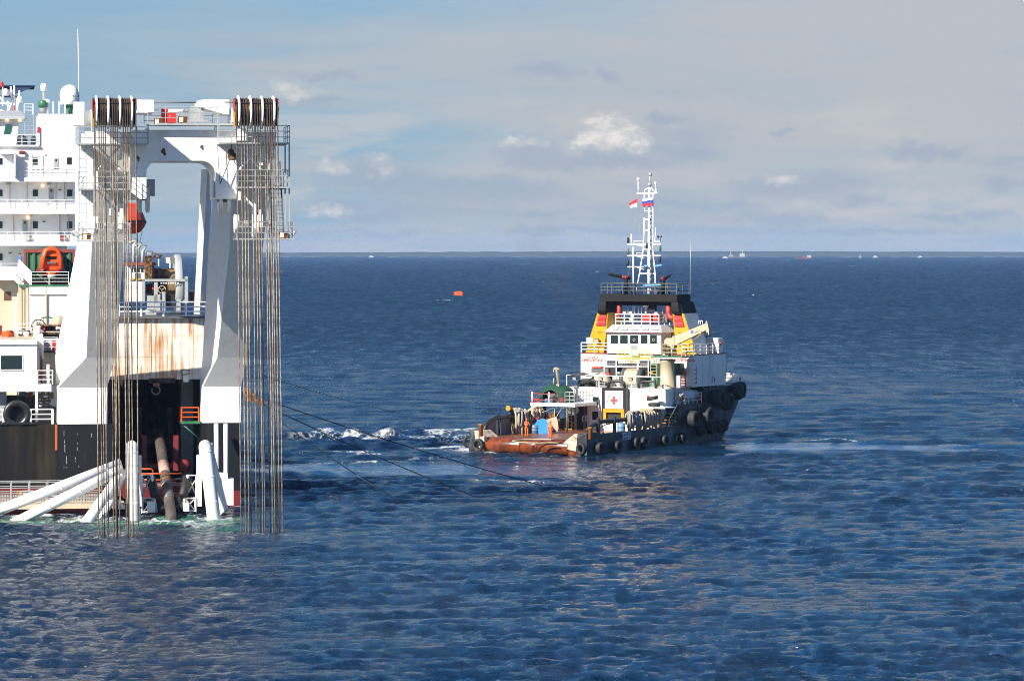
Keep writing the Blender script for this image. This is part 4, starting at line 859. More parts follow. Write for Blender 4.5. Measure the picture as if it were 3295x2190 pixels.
SR('far_wall', paint('olive_wall', (.10,.10,.07), .6), zI, (110,1000,600,1440,8,.5)); SR('green_machine', M_green, zI, (345,1150,510,1260,5,2)); SR('orange_net', M_orange, zI, (440,945,550,1030,6,.2))
mb = MB()
for x0, y0, x1, y1 in ((297,940,300,1130),(120,1045,500,990),(427,945,432,1100),(505,945,505,1120),(820,940,825,1230),(650,975,825,1000),(650,1045,825,1045),(650,1095,825,1095),(650,1145,825,1145),(645,940,650,1230)):
    mb.tube([zp(B,zI,x0,y0,3.2), zp(B,zI,x1,y1,3.2)], .045, 6)
mb.obj('pipe_rack', M_dgrey, ship)
mb = MB()
for i in range(14): c = zp(B,zI,660+random.uniform(0,240),960+random.uniform(0,260),5+random.uniform(0,2)); mb.box(c-Vector((.15,.15,.12)), c+Vector((.15,.15,.12)))
mb.obj('stacked_crates', M_canvas, ship)
fl = MB(); cfl = zp(B,zI,285,1320,.2); oR, iR = 1.02, .52                # big roller fairlead
prof = [(iR, .55),(iR*1.0,.25),(iR*1.15,.08),(oR*.85,0),(oR,.12),(oR,.55)]
fl.lathe([(r_, h_) for r_, h_ in prof], cfl, 'y', 28); zb_ = 6.1
fl.box((cfl.x-oR,.28,zb_),(cfl.x+oR,.75,cfl.z-.55)); fl.box((cfl.x-oR-.25,.1,zb_),(cfl.x+oR+.25,.85,zb_+.12)); fl.obj('fairlead', paint('fairlead_black', (.015,.015,.016), .35), ship)
SR('capstan', M_dark, zI, (178,1150,325,1215,1.8,.8))
for x0, x1 in ((515,885),(-120,62)):
    a, b = zp(B,zI,x0,1470,.4), zp(B,zI,x1,1470,.4); rail(ship, [(a.x,.4,6.1),(b.x,.4,6.1)], 1.08, 3, 1.5, .05, .09)
# big guide sheave on the starboard quarter and the mooring lines
mb = MB(); B.poly(mb, [zG(1015,240),zG(1085,300),zG(1170,370),zG(1165,420),zG(1100,375),zG(1020,365)], -1.0, .6); mb.obj('quarter_fairlead', M_grime, ship)
LN = [((838,1205),(1320,1330),'uppermost of the dark mooring lines, fading out over the open water left of the tug',-.3),((850,1284),(1770,1560),'long black mooring line that crosses just below the stern of the tug',0.0),
      ((850,1302),(1560,1600),'black mooring line with a pale bare stretch, second below the tug',0.0),((850,1316),(1310,1620),'lowest of the dark mooring lines, steepest into the water',0.0)]
for (a, b, lab, sag) in LN:
    p = B.v(a[0], a[1], -.8); p0 = B.v(700, a[1]-90, 1.5); w0 = B.world(p); wx, wy = W(b[0], b[1]); w1 = Vector((wx, wy, -.2))
    pts = [];
    for i in range(15):
        t = i / 14; q_ = w0.lerp(w1, t); q_.z -= 4 * .22 * t * (1 - t); pts.append(q_)
    mb = MB(); mb.tube([q_ - w1 for q_ in pts], .026 if sag else .038, 6); o = bpy.data.objects.new('mooring_line', mb.mesh('mooring_line', M_blackrope)); col.objects.link(o); o.location = w1; tag(o, lab, 'mooring line', 'mooring lines off the starboard quarter')
    if 'second' in lab or 'lowest' in lab:
        k = (9, 11) if 'second' in lab else (9, 11); m2 = MB(); m2.tube([pts[i] - w1 for i in range(k[0], k[1]+1)], .06, 6); m2 = m2.obj('bare_stretch', M_canvas, o, (0,0,0))
# ---- stinger: white tubes, rails and rollers standing in the sea astern
sg = thing('stinger', 'white tubular stinger frame standing in the water under the stern', 'stinger', B, (-2,-6,0))
def stube(x0,y0,v0,x1,y1,v1,r,r2=None):
    a, b = B.v(x0,y0,v0), B.v(x1,y1,v1); d_ = (b - a).normalized(); mb = MB(); mb.cyl(a, b + d_ * 2.5, r, r2, 20); o = mb.obj('tube', M_tube, sg)
    for t in (.12, .5, .86): c = a.lerp(b, t); m2 = MB(); m2.cyl(c - d_*.05, c + d_*.05, r*1.025, n=20); m2.obj('weld_ring', M_leg, o)
    return o
stube(*zJ(1990,-150),-7.5, *zJ(-20,620),-9.5, .38); stube(*zJ(2010,-60),-8.2, *zJ(600,650),-9.8, .38)
stube(*zJ(2030,-20),-8.0, *zJ(1530,670),-10.2, .37); stube(*zJ(2060,20),-6.0, *zJ(1720,670),-8.6, .26)
def vtube(xt, yt, xb, yb, v0, v1, r):
    a, b = B.v(xt,yt,v0), B.v(xb,yb,v1); d_ = (a - b).normalized(); mb = MB(); mb.tube([b - d_*2, a, a + d_*r*.5, a + d_*r*.85, a + d_*r], r, 22, rs=[r*1.05, r, r*.86, r*.5, .02]); o = mb.obj('column', M_tube, sg)
    for t in (.1, .45, .8): c = a.lerp(b, t); m2 = MB(); m2.cyl(c - d_*.05, c + d_*.05, r*1.03, n=22); m2.obj('weld_ring', M_leg, o)
    return o
vtube(424,1435,432,1665,-9.5,-10.2,.42); vtube(660,1435,688,1665,-9.0,-10.6,.46)
mb = MB(); a = [zG(655,760),zG(740,720),zG(800,980),zG(870,1260),zG(800,1330),zG(700,1330)]; B.poly(mb, a, -8.6, .5); mb.obj('column_fin', M_leg, sg)
mb = MB(); B.poly(mb, [zG(800,975),zG(870,975),zG(870,1020),zG(918,1015),zG(918,1240),zG(870,1240),zG(845,1130),zG(830,1040)], -4.0, 1.5); mb.obj('guide_box', M_leg, sg)
mb = MB(); mb.tube([zp(B,zG,772,560,-1.2), zp(B,zG,775,930,-3)], .17, 10); mb.obj('guide_post', M_clean, sg); mb = MB(); mb.tube([zp(B,zG,853,560,-1.2), zp(B,zG,855,980,-3)], .17, 10); mb.obj('guide_post', M_clean, sg)
for (x0,y0,x1,y1,v) in ((118,825,145,1250,-8.8),(610,820,650,1150,-8.3),(600,1000,650,1250,-8.4)): SR('roller_frame', M_leg, zG, (x0,y0,x1,y1,v,.5), parent=sg)
def lframe(pts, v):
    mb = MB(); P = [zp(B,zG,x,y,v) for x, y in pts]; mb.tube(P, .12, 4, True)
    for i in range(0, len(P)): mb.tube([P[i], P[(i+2) % len(P)]], .05, 4)
    return mb.obj('roller_frame', M_white, sg)
lframe([(145,990),(230,985),(250,1180),(145,1180)], -8.0); lframe([(625,985),(535,990),(505,1180),(610,1180)], -7.8); lframe([(150,1180),(250,1180),(275,1290),(150,1300)], -8.4); lframe([(600,1180),(505,1180),(500,1280),(600,1290)], -8.4)
for pts in (((222,1000),(260,1170)),((260,1170),(330,1290)),((532,1000),(490,1170)),((500,1160),(425,1290)),((280,1250),(330,1290)),((420,1180),(490,1290))):
    mb = MB(); (xa,ya),(xb,yb) = pts; a, b = zp(B,zG,xa,ya,-7.4), zp(B,zG,xb,yb,-8.6); mb.tube([a, a.lerp(b,.06), a.lerp(b,.94), b], .3, 14, rs=[.2,.33,.33,.2]); mb.obj('roller', M_dark, sg)
for y in (1020, 1060, 1075): SR('walkway_bar', M_galv, zG, (150,y-3,480,y+3,-4.5,.06), parent=sg)
mb = MB(); mb.tube([zp(B,zG,145,935,-5), zp(B,zG,225,935,-5), zp(B,zG,240,945,-5), zp(B,zG,240,975,-5)], .06, 6); mb.tube([zp(B,zG,145,975,-5), zp(B,zG,480,975,-5)], .06, 6); mb.tube([zp(B,zG,165,1028,-4.6), zp(B,zG,440,1028,-4.6)], .05, 6); mb.obj('handrail', M_orange, sg)
SR('float_tank', M_boot, zG, (-10,1060,480,1180,-3.6,2.0), parent=sg)
SR('fender_plate', M_clean, zG, (195,1210,260,1300,-8.8,.5), parent=sg); SR('fender_plate', M_clean, zG, (495,1220,545,1290,-8.8,.5), parent=sg)
# side walkway with railings at the waterline on the left
wz = zp(B,zJ,500,520,-6.0)
wk = MB(); wk.box((B.v(-80,1640,-6).x,-6.0,wz.z-.35),(zp(B,zJ,2060,520,-6).x,-3.5,wz.z)); wk = wk.obj('walkway', M_cream, sg)
P0, P1 = (B.v(-80,1640,-6).x,-6.0,wz.z), (zp(B,zJ,1640,520,-6).x,-6.0,wz.z)
rail(wk, [P0, P1], 1.55, 4, 1.25, .035, .045, M_galv, 'walkway_rail'); rail(wk, [(P0[0],-3.6,P0[2]), (P1[0]+1.6,-3.6,P1[2])], 1.5, 4, 1.25, .03, .04, M_galv, 'walkway_rail')
mb = MB(); nn = 90
for i in range(nn): u_ = P0[0] + (P1[0] + 1.4 - P0[0]) * i / nn; mb.box((u_,-3.55,wz.z),(u_+.07,-3.5,wz.z+.5))
mb.obj('kick_grating', M_grey, wk)
SR('float_tank', M_boot, zJ, (-300,262,2060,395,-2.6,1.6), parent=sg); SR('yellow_float', M_yellow, zJ, (278,300,360,385,-3.2,.5), parent=sg); SR('white_hatch', M_clean, zJ, (360,298,560,385,-3.1,.4), parent=sg)
mb = MB(); B.poly(mb, [zJ(1880,470),zJ(1950,460),zJ(2000,490),zJ(2060,560),zJ(2060,600),zJ(1860,600)], -7.2, 1.5); mb.obj('skid_shoe', M_leg, sg)
# the pipe itself
pp = [zp(B,zG,262,560,14), zp(B,zG,285,650,7), zp(B,zG,305,740,2), zp(B,zG,325,880,-2.5), zp(B,zG,350,1030,-5.5), zp(B,zG,372,1170,-8.0), zp(B,zG,390,1300,-10.0), zp(B,zG,398,1400,-11.5)]
pr = .385; mb = MB(); mb.tube(pp, pr, 22); pipe = single('concrete_coated_pipe', mb, paint('pipe_coating', (.06,.047,.040), .7, c2=(.12,.085,.07), amt=.8, scale=.7, bump=.3), B, tuple(pp[6]), 'long brown coated pipe sliding down the dark ramp into the sea', 'pipe')
def collar(t, L, r, mat, nm):
    i = int(t); a = pp[i].lerp(pp[i+1], t - i); d_ = (pp[i+1] - pp[i]).normalized(); mb = MB(); mb.cyl(a - d_*L/2, a + d_*L/2, r, n=22); return mb.obj(nm, mat, pipe, tuple(pp[6]))
collar(.9, .5, pr*1.09, M_grime, 'pipe_collar'); collar(4.05, .55, pr*1.05, M_grime, 'joint_band'); collar(4.4, .12, pr*1.07, M_canvas, 'joint_strap'); collar(5.0, 1.1, pr*1.03, M_dgrey, 'joint_band'); collar(3.4, 1.9, pr*1.02, paint('pale_pipe_coating', (.36,.23,.18), .7, c2=(.5,.36,.3), amt=.6), 'field_joint')

# ------------------------------------------------------------------ the tug
T = Frame(1.3, 302.5, 30.0)
T2, T3, T4, T5, T6 = Zm(1460,1180,4.718), Zm(1880,1180,4.369), Zm(1800,1000,3.805), Zm(1850,860,4.718), Zm(1930,540,3.733)
tug = thing('anchor_handling_tug', 'anchor handling tug with yellow funnels, black hull and rusty working deck heading away', 'tug', T, (0,0,0))
def TB(name, mat, *boxes, parent=None):
    mb = MB()
    for b in boxes: mb.box(*b)
    return mb.obj(name, mat, parent or tug)
def TR(name, mat, Z, *rects, parent=None):
    mb = MB()
    for r in rects: zr(mb, T, Z, *r)
    return mb.obj(name, mat, parent or tug)
def tp(Z, x, y, v): return zp(T, Z, x, y, v)
def tu(Z, x, y, u): a = Z(x, y); return T.u(a[0], a[1], u)
def tz(Z, x, y, z): a = Z(x, y); return T.z(a[0], a[1], z)
# half-breadth at deck and at the waterline
ST = [(0.6,6.2,6.0),(2,6.35,6.25),(10,6.35,6.3),(24,6.35,6.1),(28,6.3,5.7),(31,6.05,4.9),(34,5.3,3.5),(36.5,4.2,2.0),(38.5,2.7,.8),(39.6,1.4,.25),(40.2,.25,.05)]
def hb(v, i=1):
    for a, b in zip(ST, ST[1:]):
        if v <= b[0]: t = max(0, (v - a[0]) / (b[0] - a[0])); return a[i] + (b[i] - a[i]) * t
    return ST[-1][i]
def hull_band(name, mat, vs, z0, z1, fr0=None, fr1=None, inset=0.0):
    """one strake of the hull from height z0 to z1; flare mixes the waterline breadth into the deck breadth"""
    f = lambda z: min(1.0, max(0.0, z / 3.0)); rings = []
    for v in vs:
        def w(z):
            if z < 0: return hb(v,2) * (1 + z * .06)
            return hb(v,2) + (hb(v,1) - hb(v,2)) * f(z)
        zt = z1(v) if callable(z1) else z1
        rings.append([(-w(zt)+inset,v,zt),(-w(z0)+inset,v,z0),(w(z0)-inset,v,z0),(w(zt)-inset,v,zt)])
    mb = MB(); mb.loft(rings); return mb.obj(name, mat, tug)
vs_all = [.6,1.2,2,6,10,15,18.8,24,28,31,34,36.5,38.5,39.6,40.2]
hull_band('bottom_plating', M_tughull, vs_all, -1.8, 0.0); hull_band('hull', M_tughull, vs_all, 0.0, 1.28)
hull_band('hull', M_tughull, [v for v in vs_all if v >= 18.8], 1.28, 3.8)
hull_band('hull', paint('black_fender_band', (.010,.011,.013), .55, c2=(.03,.03,.032), amt=.6), [v for v in vs_all if v >= 24], 3.8, 5.3)
def bulwark(name, mat, v0, v1, z0, z1, side, n=1, th=.12, top=None):
    rings = []
    for i in range(n + 1):
        v = v0 + (v1 - v0) * i / n; w = hb(v) + .01; zt = z1 if top is None else top(v)
        rings.append([(side*w,v,z0),(side*(w-th),v,z0),(side*(w-th),v,zt),(side*w,v,zt)])
    mb = MB(); mb.loft(rings); return mb.obj(name, mat, tug)
for sd_ in (-1, 1):
    bulwark('bulwark', M_tughull, 2.2, 18.8, 1.28, 1.85, sd_)
    bulwark('bow_bulwark', M_tugwhite, 31.5, 40.1, 5.3, 6, sd_, 8, .1, lambda v: 5.55 + .65 * min(1, max(0,(v - 31.5)) / 4))
TB('rubbing_strake', M_dred, ((6.28,18.85,3.8),(6.4,24,3.86)))
TB('aft_deck', M_rustdeck, ((-6.0,.7,1.285),(6.0,24,1.3)))
TB('middle_deck', M_green, ((-6.1,18.9,3.801),(6.1,23.9,3.82)))
TB('fore_deck', M_green, ((-5.9,24.1,5.301),(5.9,33.5,5.32)))
# stern roller and corner plates
for a, b in ((-4.45,-.62),(-.55,1.2),(1.26,4.45)):
    mb = MB(); mb.lathe([(.2,a),(.74,a),(.76,a+.05),(.76,b-.05),(.74,b),(.2,b)], (0,.55,.62), 'x', 30); mb.obj('stern_roller', M_rustroller, tug)
TB('stern_skirt', M_rustroller, ((-4.5,.35,-1.2),(4.5,1.2,.2)))
for s_ in (-1, 1):
    mb = MB(); mb.prism([(s_*4.05,-.1,.55),(s_*5.35,-.1,.35),(s_*5.5,-.1,1.96),(s_*5.15,-.1,1.93),(s_*4.05,-.1,1.12)], (0,2.4,0)); mb.obj('stern_corner', M_scrape, tug)
    mb = MB(); mb.hexa([(s_*5.36,-.05,-.6),(s_*6.3,.25,-.6),(s_*6.42,2.35,-.6),(s_*5.36,2.35,-.6),(s_*5.52,-.05,1.98),(s_*6.25,.25,2.0),(s_*6.36,2.35,2.02),(s_*5.52,2.35,2.02)]); mb.obj('corner_guard', M_tughull, tug)
    TB('stern_quarter', M_rustroller, ((s_*4.46,.05,-1.0),(s_*5.34,.6,.5)))
for Z, x, y0, y1 in ((T2,412,868,985),(T2,2074,925,1035)):
    b = tz(Z, x, y1, 1.9); h_ = (y1 - y0)/4.718*b.y/10500 if False else .72
    mb = MB(); mb.lathe([(.2,-.4),(.2,h_-.1),(.25,h_-.08),(.25,h_),(.001,h_+.01)], b, 'z', 14); mb.obj('tow_pin', M_rustroller if False else paint('rust_orange', (.42,.13,.02), .5), tug)
# cargo rails with plates
M_rail = paint('worn_black_rail', (.014,.015,.018), .45, c2=(.05,.05,.055), amt=.5)
pts = [tu(T2,x,y,-5.5) for x, y in ((455,965),(500,880),(560,815),(640,772),(760,755),(950,742),(1150,705),(1350,672))]
mb = MB(); mb.tube(pts, .2, 10); cr_p = mb.obj('cargo_rail', M_rail, tug)
for x0, x1, y0, y1 in ((500,645,795,1080),(715,872,775,1090)):
    a, b = tu(T2,x0,y1,-5.55), tu(T2,x1,y0,-5.55); mb = MB()
    mb.prism([(-5.55,a.y,1.3),(-5.55,b.y,1.3),(-5.55,b.y,3.2),(-5.55,a.y,2.55 if x0 == 500 else 3.2)], (-.12,0,0)); mb.obj('rail_plate', M_dgrey, cr_p)
for v in (4.5, 7.5, 10.5, 13.5): TB('rail_stanchion', M_rail, ((-5.9,v,1.3),(-5.65,v+.3,3.3)), parent=cr_p)
pts = [tu(T3,x,y,5.4) for x, y in ((25,905),(70,860),(130,815),(240,768),(400,752),(650,735),(800,700),(1050,640))]
mb = MB(); mb.tube(pts, .2, 10); cr_s = mb.obj('cargo_rail', M_rail, tug)
mb = MB(); mb.tube([tu(T3,x,y,5.25) for x, y in ((150,890),(320,800),(480,775),(500,768),(640,750))], .05, 6); mb.obj('red_hose', M_dred, cr_s)
for v in (3.6, 6.8, 9.8, 12.8): TB('rail_stanchion', M_rail, ((5.45,v,1.3),(5.7,v+.28,3.25)), parent=cr_s)
for x, y, u_ in ((810,628,-5.6),(1305,606,-5.6)):                       # yellow-capped rail heads
    c = tu(T2,x,y,u_); mb = MB(); mb.cyl(c + Vector((0,.25,0)), c + Vector((0,.9,-.25)), .24, n=14); mb.tube([c + Vector((0,.5,-.1)), c + Vector((.05,.7,-1.3))], .14, 8); hd = mb.obj('rail_horn', M_rail, tug)
    mb = MB(); mb.cyl(c + Vector((0,.18,0)), c + Vector((0,.25,0)), .26, n=18); mb.obj('horn_cap', M_yellow, hd)
mb = MB(); mb.hexa([tu(T2,830,640,-5.6), tu(T2,850,610,-5.6), tu(T2,930,735,-5.6), tu(T2,870,740,-5.6)] + [q + Vector((-.1,0,0)) for q in (tu(T2,830,640,-5.6), tu(T2,850,610,-5.6), tu(T2,930,735,-5.6), tu(T2,870,740,-5.6))]); mb.obj('horn_gusset', M_rail, tug)
# ---- winch house with its after wall
V1 = 16.5
wall = TB('winch_house', M_tugwhite, ((-4.97,V1,3.78),(4.9,24.1,5.45)), ((-2.55,V1,1.3),(4.9,22,3.775)), ((4.905,V1,3.78),(6.0,18.0,5.45)))
TB('passage_wall', M_tugwhite, ((-5.2,21.5,1.3),(-2.56,21.7,3.77)))
TB('house_deck_edge', M_clean, ((-5.0,V1-.06,5.38),(6.03,V1-.005,5.47)))
def twin(Z, x0, y0, x1, y1, v, glass=M_glass, frame=M_clean, m=7):
    f = TR('window', frame, Z, (x0-m,y0-m,x1+m,y1+m,v-.04,.035)); TR('pane', glass, Z, (x0,y0,x1,y1,v-.055,.03), parent=f); return f
twin(T3,118,420,200,535,V1); twin(T3,112,625,198,745,V1); twin(T3,625,640,705,745,V1)
for r in ((625,430,722,550),(728,430,785,550)): TR('access_panel', M_tugwhite, T3, r + (V1-.03,.03))
door = TR('door', paint('doorway_shade', (.02,.02,.02), .7), T2, (1895,620,2005,935,V1-.02 if False else 16.45,.04))  # near-black sheet on the wall paints the shade inside the doorway
TR('door_frame', M_dred, T2, (1885,608,2012,620,16.42,.06), parent=door)
# port working platform
pz_ = tp(T2,1400,548,12.0).z
plat = TB('port_platform', M_clean, ((tp(T2,1165,550,12).x,12,pz_-.3),(tp(T2,1840,550,12).x,V1-.02,pz_)))
TB('platform_trim', M_red, ((tp(T2,1165,550,12).x-.02,11.97,pz_),(tp(T2,1330,550,12).x,12.1,pz_+.06)), parent=plat)
for x in (1192, 1445):
    c = tp(T2,x,545,12.15); mb = MB(); mb.cyl((c.x,c.y,pz_),(c.x,c.y,pz_+1.05), .07, n=10); mb.obj('post', M_clean, plat)
mb = MB()
for y0, y1 in ((385,410),(470,500)):
    a, b, c = tp(T2,1195,y0,12.15), tp(T2,1445,y0+25,12.15), tp(T2,1560,y1-10,12.6); m_ = (a + b) / 2 - Vector((0,0,.12)); mb.tube([a, m_, b, c], .035, 6)
mb.tube([tp(T2,1200,480,12.15), tp(T2,1290,520,12.3), tp(T2,1330,545,12.5)], .035, 6); mb.obj('guard_rope', M_red, plat)
rail(plat, [(tp(T2,1690,545,12.2).x,12.2,pz_),(tp(T2,1830,545,12.2).x,12.2,pz_),(tp(T2,1860,545,12.2).x,15.5,pz_)], 1.1, 3, .6, .03, .035, M_galv, 'platform_rail')
for v in (12.3, 15.8): mb = MB(); mb.cyl((tp(T2,1720,600,12.3).x,v,1.3),(tp(T2,1720,600,12.3).x,v,pz_-.3), .09, n=8); mb.obj('pillar', M_dgrey, plat)
mb = MB(); mb.tube([tp(T2,1530,600,12.4), (tp(T2,1530,600,12.4).x,12.4,1.3)], .05, 6); mb.obj('pillar', M_yellow, plat)
# workboat under a green tarpaulin with its davit
c = tp(T2,1495,480,13.6); wb = thing('covered_workboat', 'small workboat under a dark green tarpaulin on the tug platform', 'workboat', T, (c.x,c.y,pz_))
mb = MB(); rows = []
for i in range(9):
    t = i / 8; row = []
    for j in range(13):
        a = math.pi * j / 12; wv = 1.75 * (1 - .5*abs(2*t-1)**2.5) * (1 + .04*math.sin(9*a + 5*t)); hh = (.75 + .62 * math.sin(math.pi * t)**.7)
        row.append((c.x + .3 - wv * math.cos(a), c.y - .9 + 2.6*t + .05*math.sin(7*a), pz_ + .45 + hh * math.sin(a)**.75 - (.45 if j in (0,12) else 0) + .05*math.sin(5*a+3*t)))
    rows.append(row)
mb.grid(rows); mb.obj('tarpaulin', M_tarp, wb, fix=False)
mb = MB(); mb.loft([[(c.x+.3-1.1*w_,c.y-.8+2.4*t,pz_+.9),(c.x+.3-.5*w_,c.y-.8+2.4*t,pz_+.15),(c.x+.3+.5*w_,c.y-.8+2.4*t,pz_+.15),(c.x+.3+1.1*w_,c.y-.8+2.4*t,pz_+.9)] for t, w_ in ((0,.4),(.3,.95),(.7,1),(1,.8))]); mb.obj('hull', M_dgrey, wb)
mb = MB(); mb.tube([tp(T2,1595,270,13.5), tp(T2,1560,20,13.5), tp(T2,1560,5,13.5)], .13, 8, rs=[.16,.14,.2]); mb.tube([tp(T2,1510,290,13.5), tp(T2,1520,170,13.5)], .05, 6); zr(mb,T,T2,1515,18,1600,38,13.4,.2); mb.tube([tp(T2,1518,38,13.4), tp(T2,1520,85,13.4)], .06, 6); mb.box((tp(T2,1590,300,13.5).x-.15,13.35,pz_),(tp(T2,1590,300,13.5).x+.15,13.65,tp(T2,1590,260,13.5).z)); mb.obj('davit', M_crane, tug)
mb = MB(); b_ = tp(T2,1410,505,12.6); mb.ell(b_, (.22,.2,.18)); single('blue_bundle', mb, M_bluetarp, T, tuple(b_), 'small bright blue bundle lying on the tug platform', 'bundle')
TR('deck_locker', M_dred, T2, (1585,470,1665,530,12.8,.6)); TR('fan_case', M_dgrey, T2, (1570,400,1660,470,13,.6))
# yellow ladder and gear under the platform
ladder(tug, tp(T2,1690,1000,15.6), tp(T2,1690,600,15.6), (.72,0,0), .34, .05, M_yellow, 'yellow_ladder')
TR('winch_gear', M_grime, T2, (1440,700,1530,900,17.5,1)); TR('winch_gear', M_dgrey, T2, (1590,780,1640,900,17,1)); TR('gas_bottle', M_red, T2, (1590,820,1620,900,15.9,.25)); TR('gas_bottle', M_green, T2, (1640,790,1670,880,16.0,.25)); mb = MB(); c = tp(T2,1815,870,15.5); mb.tube([c + Vector((.14*math.cos(t),0,.22*math.sin(t))) for t in [i*math.pi/6 for i in range(12)]], .035, 6, True); mb.obj('hose_coil', M_yellow, tug)
for x in (1845, 1862): mb = MB(); p = tp(T2,x,990,15.9); mb.tube([p, tp(T2,x-15,380,15.9)], .05, 6); mb.obj('pipe_riser', M_galv, tug)
# things lying on the after deck
def barrel(Z, x0, y0, x1, y1, v, m, lab):
    a, b = tp(Z,x0,y1,v), tp(Z,x1,y0,v); r_ = (b.x-a.x)/2; h_ = b.z - 1.3; c = ((a.x+b.x)/2, v + r_, 1.3); mb = MB()
    mb.lathe([(r_*.93,0),(r_,.03),(r_*.97,h_*.33),(r_*1.02,h_*.35),(r_*.97,h_*.37),(r_*.97,h_*.63),(r_*1.02,h_*.65),(r_*.97,h_*.67),(r_,h_-.03),(r_*.9,h_),(r_*.88,h_-.04)], c, 'z', 20); return single('drum', mb, m, T, c, lab, 'drum')
barrel(T2,1140,880,1255,1010,8.6,paint('blue_grey_drum', (.10,.16,.24), .5),'blue-grey drum standing between the orange crewman and the blue tarpaulin')
barrel(T3,440,790,545,930,11.5,paint('steel_blue_drum', (.10,.2,.34), .5),'blue drum standing behind the starboard cargo rail of the tug')
a = tp(T2,1345,1020,9.0); mb = MB(); rows = []
for i in range(7):
    t = i / 6; row = []
    for j in range(11):
        s_ = j / 10; row.append((a.x - .95 + 1.75*s_ + .06*math.sin(8*t+3*s_), a.y + .9*t, 1.31 + (1.45*math.sin(math.pi*min(1,s_*.75+.12))**.8) * (1 - .8*t*t) + .04*math.sin(11*s_+6*t)))
    rows.append(row)
front = [[(p[0],p[1]-.02,1.31) for p in rows[0]], rows[0]]
mb.grid(front); mb.grid(rows); tz_ = single('blue_tarpaulin', mb, M_bluetarp, T, (a.x,a.y,1.3), 'bright blue tarpaulin heap beside the beige sheet on the tug deck', 'tarpaulin')
a = tp(T2,1545,990,9.8); mb = MB(); mb.grid([[tp(T2,x,y,9.8+.15*math.sin(x*.05)+.1*k) for x, y in row] for k, row in enumerate((((1300,830),(1400,800),(1480,775),(1560,755)),((1285,880),(1420,880),(1500,860),(1580,830)),((1290,900),(1440,930),(1510,940),(1590,930)),((1300,905),(1460,960),(1520,990),(1575,985))))]); single('beige_sheet', mb, M_canvas, T, (a.x,a.y,1.3), 'beige canvas sheet slung above the blue tarpaulin', 'canvas sheet')
mb = MB(); mb.tube([tp(T2,1565,750,9.9), tp(T2,1650,610,11.0)], .035, 6); mb.tube([tp(T2,1340,690,9.6), tp(T2,1600,590,11.5)], .03, 6); single('sling', mb, M_galv, T, tuple(tp(T2,1565,750,9.9)), 'grey sling holding up the beige canvas sheet', 'sling')
mb = MB(); c = tz(T2,1290,1125,1.34)
for k in range(3):
    pts = [];
    for i in range(26):
        a = 2*math.pi*i/25; e = tz(T2, 1290 + (400-12*k)*math.cos(a) + 8*math.sin(3*a+k), 1127 + (32-3*k)*math.sin(a) + (8 if math.cos(a) > .6 else 0), 1.37 + .03*k); pts.append(e)
    mb.tube(pts[2:22], .06, 6)
single('deck_hawser', mb, M_palerope, T, tuple(c), 'pale hawser laid in a long flat loop on the rusty stern deck', 'rope')
# draped mooring ropes
def rope_heap(Z, x0, x1, ytop, ybot, u_, n, mat, label, seed):
    rnd = random.Random(seed); mb = MB(); base = tu(Z,(x0+x1)/2,ybot,u_); sg_ = 1 if u_ < 0 else 1
    for i in range(n):
        x = x0 + (x1-x0)*(i+.5)/n + rnd.uniform(-12,12); top = tu(Z,x,ytop+rnd.uniform(-14,20),u_); lo = tu(Z,x+rnd.uniform(-14,14),ybot-rnd.uniform(0,.45)*(ybot-ytop),u_)
        w = rnd.uniform(.1,.3); r_ = rnd.uniform(.075,.115); off = rnd.uniform(.24,.5)
        pts = [Vector((lo.x+off*.5,lo.y-w*.2,lo.z-.05)), Vector((lo.x+off*.8,lo.y-w,lo.z+.1)), Vector((top.x+off+rnd.uniform(-.06,.06),top.y-w*.9,(lo.z+top.z)/2)), Vector((top.x+off*.8,top.y-w*.5,top.z+.05)), Vector((top.x+off*.2,top.y,top.z+.24)), Vector((top.x-off*.6,top.y+w*.5,top.z+.05)), Vector((top.x-off,top.y+w,(lo.z+top.z)/2)), Vector((lo.x-off*.6,lo.y+w,lo.z+.2))]
        mb.tube(pts, r_, 6)
    for k in range(n // 3):                      # coils thrown over the top
        x = x0 + (x1-x0)*rnd.uniform(.1,.9); c = tu(Z,x,ytop-6,u_); R_ = rnd.uniform(.25,.42)
        mb.tube([c + Vector((.25*math.sin(t*2+k), R_*math.cos(t), .16 + .14*math.sin(t) + .05*k*.2)) for t in [j*math.pi/7 for j in range(14)]], rnd.uniform(.07,.1), 6, True)
    return single('rope_heap', mb, mat, T, tuple(base), label, 'rope', 'mooring ropes hung over the cargo rails')
rope_heap(T2,905,1100,690,1050,-5.4,16,M_palerope,'pale thick ropes hung over the port rail left of the orange crewman',1)
rope_heap(T2,960,1080,700,1040,-5.0,6,M_greyrope,'grey thick ropes hung in front of the pale ropes on the port rail',5)
rope_heap(T2,1140,1350,660,860,-5.4,15,M_palerope,'beige rope coils on the port rail beside the yellow-capped horn',2)
rope_heap(T3,600,790,680,900,5.5,18,M_greyrope,'grey-beige ropes heaped over the starboard rail right of the sign frame',3)
rope_heap(T3,800,1050,650,870,5.6,20,M_palerope,'pale ropes heaped over the starboard rail beside the ramp stairs',4)
